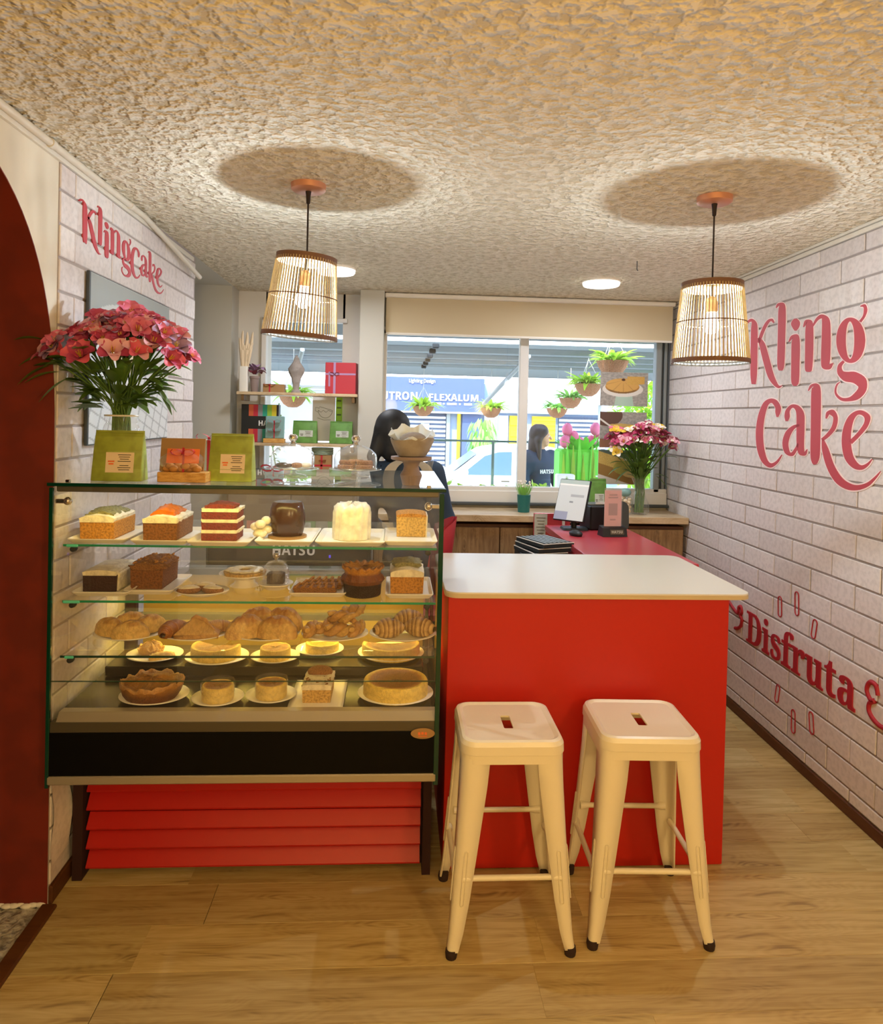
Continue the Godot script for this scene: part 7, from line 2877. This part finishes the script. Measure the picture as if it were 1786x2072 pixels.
func street() -> void:
	var b := B.new()
	b.box(Vector3(1.0, -0.07, -7.5), Vector3(14.0, 0.1, 4.4))
	struct("terrace_floor", b, M.terrace)
	b = B.new()
	b.box(Vector3(1.0, -0.52, -16.2), Vector3(44.0, 0.1, 13.0))
	struct("street_ground", b, M.asphalt)
	# pergola boards with open gaps
	var t := thing("pergola", "dark grey slatted pergola roof over the terrace outside", "pergola", Vector3(1.0, 2.4, -8.4))
	for q in [[-6.0, 1.3], [-7.78, 0.62], [-8.66, 0.58], [-9.47, 0.58], [-10.35, 0.62]]:
		b = B.new()
		b.box(Vector3(0, 0.02, q[0] + 8.4 - 0.05), Vector3(11.0, 0.05, q[1]), 0.005)
		part("roof_board", b, M.pergola, t)
	b = B.new()
	b.box(Vector3(0, 0.0, -2.75), Vector3(11.0, 0.2, 0.08), 0.005)
	part("front_beam", b, M.pergola, t)
	for x in [0.55, -2.1]:
		b = B.new()
		b.tube([Vector3(x, 0.0, 0.0), Vector3(x - 0.35, -0.55, -1.4)], 0.03, 6)
		part("brace", b, M.frame_grey, t)
	for k in 6:
		b = B.new()
		b.box(Vector3(-0.62 + 0.0 * k, -0.03, 1.2 - 0.62 * k), Vector3(0.07, 0.05, 0.1), 0.01)
		part("hook", b, M.dark_soft, t)
	for x in [-4.6, 4.9]:
		b = B.new()
		b.box(Vector3(x, -1.2, -2.6), Vector3(0.1, 2.4, 0.1), 0.005)
		part("post", b, M.pergola, t)
	# rail along the terrace edge
	t = thing("terrace_rail", "dark thin rail along the edge of the terrace outside", "railing", Vector3(1.6, 0, -9.5))
	b = B.new()
	b.tube([Vector3(-5, 1.345, 0), Vector3(5, 1.345, 0)], 0.014, 8)
	part("hand_rail", b, M.rail, t)
	for k in 3:
		b = B.new()
		b.tube([Vector3(-3.6 + 3.3 * k, -0.02, 0), Vector3(-3.6 + 3.3 * k, 1.36, 0)], 0.02, 8)
		part("post", b, M.rail, t)
	# hanging baskets
	hanging(Vector3(0.388, 1.79, -10.4), "coconut basket hanging in front of the blue sign lettering", "leaf_light", 1, 2.385)
	hanging(Vector3(1.404, 1.79, -10.6), "coconut basket hanging in front of the weeping green shrub", "leaf_light", 2, 2.385)
	hanging(Vector3(2.40, 1.81, -10.6), "coconut basket hanging in front of the yellow shutter", "leaf_tree", 3, 2.385)
	hanging(Vector3(2.45, 1.95, -10.0), "coconut basket with white flecked plant, second of the receding row", "leaf_tree", 4, 2.385)
	hanging(Vector3(2.24, 2.07, -8.3), "coconut basket in the receding row just left of the window pictures", "leaf_light", 5, 2.385)
	hanging(Vector3(2.13, 2.24, -7.0), "big near coconut basket hanging above the topmost window picture", "leaf_light", 6, 2.385)
	hanging(Vector3(-1.17, 1.86, -8.2), "coconut basket seen through the small window behind the shelves", "leaf_light", 7, 2.385)
	# planter boxes below the window
	t = thing("planter_box", "long planter of light green leaves under the window outside", "planter", Vector3(0.72, 0, -5.9))
	b = B.new()
	b.box(Vector3(0, 0.46, 0), Vector3(1.3, 0.96, 0.22), 0.01)
	part("box_body", b, M.white_paint, t)
	b = B.new()
	for k in 6:
		leafy(b, Vector3(-0.5 + 0.2 * k, 1.0 + 0.03 * (k % 2), 0), Vector3(0.1, 0.09, 0.09), 34, 0.09, 0.04, 40 + k)
	tag(part("foliage", b, M.leaf_light, t), "", "", "", "stuff")
	# tulip stand
	t = thing("tulip_stand", "tall bright green stand of big pink tulips outside the window", "flower stand", Vector3(1.70, 0, -6.5))
	b = B.new()
	b.box(Vector3(0, 0.69, 0), Vector3(0.44, 1.4, 0.25), 0.02)
	part("stand_body", b, M.lime, t)
	for k in 7:
		b = B.new()
		b.box(Vector3(-0.14 + 0.03 * (k % 3), 0.75, 0.126), Vector3(0.012, 1.2 - 0.1 * k, 0.003))
		if k < 3:
			part("pale_stripe", b, M.leaf_tree, t)
		else:
			b = B.new()
			b.box(Vector3(0.15, 1.32 - 0.055 * k, 0.126), Vector3(0.08, 0.012, 0.003))
			part("text_line", b, M.white_paint, t)
	var spots := [[-0.13, 1.57], [0.12, 1.58], [-0.06, 1.5], [0.1, 1.46], [-0.16, 1.46], [0.0, 1.44], [0.17, 1.55]]
	for k in spots.size():
		b = B.new()
		b.ball(Vector3(spots[k][0], spots[k][1], 0.05 * sin(k * 2.0)), Vector3(0.05, 0.058, 0.05), 14, 10, func(d: Vector3) -> float: return 1.0 + 0.06 * cos(atan2(d.z, d.x) * 3.0) * (0.5 + d.y))
		var o := part("tulip_head", b, M.tulip, t)
		b = B.new()
		b.tube([Vector3(spots[k][0], spots[k][1] - 0.05, 0.05 * sin(k * 2.0)), Vector3(spots[k][0] * 0.8, 1.3, 0)], 0.008, 6)
		part("tulip_stem", b, M.leaf_light, o)
	for k in 11:
		b = B.new()
		leaf_on(b, Vector3(-0.19 + 0.034 * k, 0.5 + 0.05 * (k % 3), 0.135), Vector3(0.06 * sin(k * 2.0), 1, 0.01).normalized(), 0.85 + 0.08 * (k % 2), 0.05, 0.0)
		part("tulip_leaf", b, [M.leaf_light, M.leaf_tree, M.lime][k % 3], t)
	b = B.new()
	fern(b, 40, 0.2, 1.6, 0.02, 0.06, 31)
	var lf := part("tulip_leaves", b, M.lime, t)
	lf.position = Vector3(0, 1.36, 0)
	lf.scale = Vector3(1.3, 1, 0.8)
	tag(lf, "", "", "", "stuff")
	t = thing("white_tote", "white printed tote standing in front of the tulip stand outside", "bag", Vector3(1.5, 0, -6.25))
	b = B.new()
	b.box(Vector3(0, 0.59, 0), Vector3(0.16, 1.18, 0.1), 0.01)
	part("bag_body", b, M.white_paint, t)
	b = B.new()
	for k in 5:
		leaf_on(b, Vector3(-0.03 + 0.015 * k, 1.06 + 0.01 * k, 0.052), Vector3(0.4 - 0.2 * k, 1, 0).normalized(), 0.07, 0.014, 0.0)
	part("leaf_print", b, M.leaf_tree, t)
	# hedge at the right
	t = thing("leafy_tree", "light green leafy tree seen between the window pictures and frame", "tree", Vector3(4.3, -0.47, -12.2))
	b = B.new()
	b.tube([Vector3(0, 0, 0), Vector3(0.03, 0.9, 0), Vector3(0, 1.9, 0)], 0.05, 8)
	part("trunk", b, M.stand_wood, t)
	b = B.new()
	leafy(b, Vector3(0, 1.95, 0), Vector3(0.6, 1.1, 0.5), 1800, 0.16, 0.07, 61)
	tag(part("foliage", b, M.leaf_light, t), "", "", "", "stuff")
	# weeping shrub across the street
	t = thing("weeping_shrub", "dense green weeping shrub before the shop front across the street", "shrub", Vector3(2.05, -0.47, -17.0))
	b = B.new()
	b.tube([Vector3(0, 0, 0), Vector3(0, 1.4, 0)], 0.05, 8)
	part("trunk", b, M.stand_wood, t)
	b = B.new()
	var g := RandomNumberGenerator.new()
	g.seed = 71
	for k in 700:
		var an := g.randf_range(0, TAU)
		var y := g.randf_range(0.2, 2.1)
		var rr := 0.32 * g.randf_range(0.5, 1.0)
		leaf_on(b, Vector3(cos(an) * rr, y, sin(an) * rr), Vector3(cos(an) * 0.4, -0.9, sin(an) * 0.4).normalized(), 0.2, 0.06, 0.03)
	tag(part("foliage", b, M.leaf_tree, t), "", "", "", "stuff")
	car()
	shop_front()
	# pale van or screen beyond, white in the sun
	t = thing("white_awning", "white awning panel glaring in the sun across the street", "awning", Vector3(4.4, 2.47, -20.4))
	b = B.new()
	b.box(Vector3(0, 0, 0), Vector3(3.4, 0.78, 0.3), 0.03)
	part("panel", b, M.white_paint, t)
	b = B.new()
	b.tube([Vector3(-1.6, 0.39, 0.16), Vector3(1.6, 0.39, 0.16)], 0.03, 6)
	part("top_bar", b, M.frame_grey, t)
	for k in 2:
		b = B.new()
		b.tube([Vector3(-1.5 + 3.0 * k, 0.0, -0.1), Vector3(-1.5 + 3.0 * k, -2.94, -0.1)], 0.05, 8)
		part("post", b, M.frame_grey, t)
	# neighbour's white wall behind the small window
	t = thing("white_garden_wall", "white terrace wall seen through the small window", "garden wall", Vector3(-1.9, 0, -9.2))
	b = B.new()
	b.box(Vector3(0, 0.98, 0), Vector3(2.6, 1.96, 0.12), 0.01)
	part("wall_body", b, M.white_paint, t)
	b = B.new()
	b.box(Vector3(0, 2.0, 0), Vector3(2.7, 0.04, 0.16), 0.01)
	part("coping", b, M.frame_white, t)
	b = B.new()
	b.box(Vector3(1.32, 0.98, 0.02), Vector3(0.06, 1.96, 0.14), 0.01)
	part("end_post", b, M.frame_grey, t)
	t = thing("climbing_plant", "thin climbing plant on the white terrace wall", "plant", Vector3(-1.5, -0.02, -9.08))
	b = B.new()
	b.tube([Vector3(0, 0, 0), Vector3(0.05, 0.8, 0.02), Vector3(-0.04, 1.3, 0.02), Vector3(0.04, 1.8, 0.02)], 0.008, 6)
	part("stem", b, M.stem, t)
	b = B.new()
	for k in 50:
		leaf_on(b, Vector3(0.04 * sin(k * 1.7), 0.3 + 0.03 * k, 0.03), Vector3(cos(k * 2.4), 0.1, 0.5).normalized(), 0.07, 0.045, 0.03)
	tag(part("foliage", b, M.leaf, t), "", "", "", "stuff")
	people()


func car() -> void:
	var t := thing("parked_car", "white parked hatchback in the street beyond the terrace", "car", Vector3(2.1, -0.47, -15.0))
	# side profile facing left (nose at -x), heights above the road
	var body := PackedVector2Array()
	for p in smooth_line([Vector2(-1.95, 0.3), Vector2(-1.97, 0.55), Vector2(-1.85, 0.78), Vector2(-1.45, 0.92), Vector2(-0.98, 1.0), Vector2(-0.45, 1.38), Vector2(-0.15, 1.5), Vector2(0.4, 1.55), Vector2(1.1, 1.53), Vector2(1.55, 1.42), Vector2(1.85, 1.05), Vector2(1.95, 0.75), Vector2(1.95, 0.32)], 4):
		body.append(p)
	body.append(Vector2(1.5, 0.22))
	body.append(Vector2(-1.5, 0.22))
	var b := B.new()
	b.prism(body, -0.82, 0.82, 3)
	part("body", b, M.car_paint, t)
	var wins := [[Vector2(-0.78, 0.98), Vector2(-0.32, 1.36), Vector2(-0.05, 1.44), Vector2(0.22, 1.45), Vector2(0.22, 0.98)], [Vector2(0.34, 0.98), Vector2(0.34, 1.45), Vector2(0.85, 1.44), Vector2(0.95, 1.3), Vector2(0.95, 0.98)], [Vector2(1.06, 1.0), Vector2(1.06, 1.38), Vector2(1.3, 1.32), Vector2(1.5, 1.08), Vector2(1.5, 1.0)]]
	for w in wins:
		b = B.new()
		b.prism(PackedVector2Array(w), 0.8, 0.828)
		b.prism(PackedVector2Array(w), -0.828, -0.8)
		part("side_window", b, M.car_glass, t)
	b = B.new()
	b.quadn(Vector3(-0.93, 1.04, -0.72), Vector3(-0.46, 1.4, -0.66), Vector3(-0.46, 1.4, 0.66), Vector3(-0.93, 1.04, 0.72), Vector3(-1, 1, 0))
	part("windscreen", b, M.car_glass, t)
	for x in [0.28, 1.0]:
		b = B.new()
		b.box(Vector3(x, 0.68, 0.821), Vector3(0.012, 0.7, 0.006))
		part("door_seam", b, M.frame_grey, t)
	for x in [0.1, 0.86]:
		b = B.new()
		b.box(Vector3(x, 0.86, 0.832), Vector3(0.17, 0.025, 0.02), 0.008)
		part("door_handle", b, M.steel_dark, t)
	b = B.new()
	b.ball(Vector3(-0.72, 1.03, 0.93), Vector3(0.07, 0.08, 0.1), 12, 8)
	part("mirror", b, M.car_paint, t)
	for x in [-1.22, 1.22]:
		for z in [-0.75, 0.75]:
			b = B.new()
			b.xf = Transform3D(Basis(Vector3.RIGHT, PI / 2), Vector3(x, 0.3, z))
			b.lathe([Vector2(0, -0.1), Vector2(0.24, -0.1), Vector2(0.3, -0.06), Vector2(0.3, 0.06), Vector2(0.24, 0.1), Vector2(0, 0.1)], 24)
			part("wheel", b, M.rubber, t)


func shop_front() -> void:
	var t := thing("shop_building", "blue-grey shop building across the street with white lettering and slatted shutters", "building", Vector3(1.5, -0.47, -22.4))
	var c := -t.position
	var b := B.new()
	b.xf.origin = c
	b.box(Vector3(2.0, 1.1, -23.3), Vector3(16.0, 3.2, 1.9))
	part("wall", b, M.facade, t)
	b = B.new()
	b.xf.origin = c
	b.box(Vector3(0.35, 2.31, -22.2), Vector3(4.7, 1.06, 0.4), 0.01)
	part("sign_board", b, M.sign_blue, t)
	b = B.new()
	b.xf.origin = c
	b.box(Vector3(0.35, 1.77, -22.02), Vector3(4.8, 0.05, 0.1), 0.01)
	part("sign_edge", b, M.white_paint, t)
	b = B.new()
	b.xf.origin = c
	b.box(Vector3(5.6, 1.97, -22.25), Vector3(5.8, 0.34, 0.3), 0.01)
	part("fascia", b, M.sign_light, t)
	for q in [["LUTRON", 0.66, 2.13, 0.235, true, 1], ["FLEXALUM", 0.966, 2.13, 0.2, true, 0], ["Lighting Design", 0.36, 2.67, 0.1, false, 0], ["illuminación", -0.35, 2.70, 0.09, false, 1]]:
		if q[0] == "illuminación":
			continue
		var tm := words(q[0], q[3], 0.04, q[4])
		tm.horizontal_alignment = HORIZONTAL_ALIGNMENT_RIGHT if q[5] else HORIZONTAL_ALIGNMENT_LEFT
		tm.vertical_alignment = VERTICAL_ALIGNMENT_BOTTOM
		var o := mi("lettering", tm, M.white_paint, t)
		o.position = c + Vector3(q[1], q[2] - q[3] * 0.33, -21.98)
		if q[0] == "FLEXALUM":
			o.scale.x = 1.513 / tm.get_aabb().size.x
		if q[0] == "Lighting Design":
			o.scale.x = 0.80 / tm.get_aabb().size.x
	b = B.new()
	b.xf.origin = c
	for k in 3:
		b.box(Vector3(1.2 + 0.5 * k, 2.04, -21.99), Vector3(0.36 - 0.06 * k, 0.06, 0.02))
		if k < 2:
			b.box(Vector3(1.45 + 0.5 * k, 2.04, -21.99), Vector3(0.05, 0.05, 0.02))
	part("sign_line", b, M.white_paint, t)
	# roller shutters: each slat its own piece
	for q in [[-0.7, 1.55, "shutter_dark", "shutter_white", 15], [2.75, 3.5, "shutter_white", "shutter_white", 15], [3.55, 3.82, "yellow_paint", "yellow_paint", 6], [4.26, 5.0, "yellow_paint", "yellow_paint", 15], [5.1, 6.6, "shutter_dark", "shutter_white", 15]]:
		b = B.new()
		b.xf.origin = c
		b.box(Vector3((q[0] + q[1]) / 2, 0.62, -22.3), Vector3(q[1] - q[0], 2.2, 0.1))
		var sh := part("shutter", b, M[q[2]], t)
		for k in q[4]:
			b = B.new()
			b.xf.origin = c
			var h: float = 2.1 / q[4]
			b.box(Vector3((q[0] + q[1]) / 2, 1.68 - h * (k + 0.5), -22.235), Vector3(q[1] - q[0] - 0.02, h * 0.5, 0.03), 0.008)
			part("slat", b, M[q[3]], sh)
	for q in [[1.62, "frame_grey", 0.12], [1.95, "yellow_paint", 0.1], [2.35, "sign_blue", 0.6], [3.95, "shutter_dark", 0.16]]:
		b = B.new()
		b.xf.origin = c
		b.box(Vector3(q[0], 0.65, -22.26), Vector3(q[2], 2.24, 0.14), 0.01)
		part("pier", b, M[q[1]], t)
	b = B.new()
	b.xf.origin = c
	b.box(Vector3(0.9, 1.3, -22.2), Vector3(0.26, 0.24, 0.02), 0.004)
	part("notice", b, M.sign_light, t)


func _ready() -> void:
	rng.seed = 20240611
	materials()
	letters()
	view_and_light()
	setting()
	conduit()
	signs()
	pendants()
	display_case()
	shelf_food()
	counters()
	stools()
	vases()
	case_top()
	food_prints()
	nook()
	kitchen()
	till()
	street()
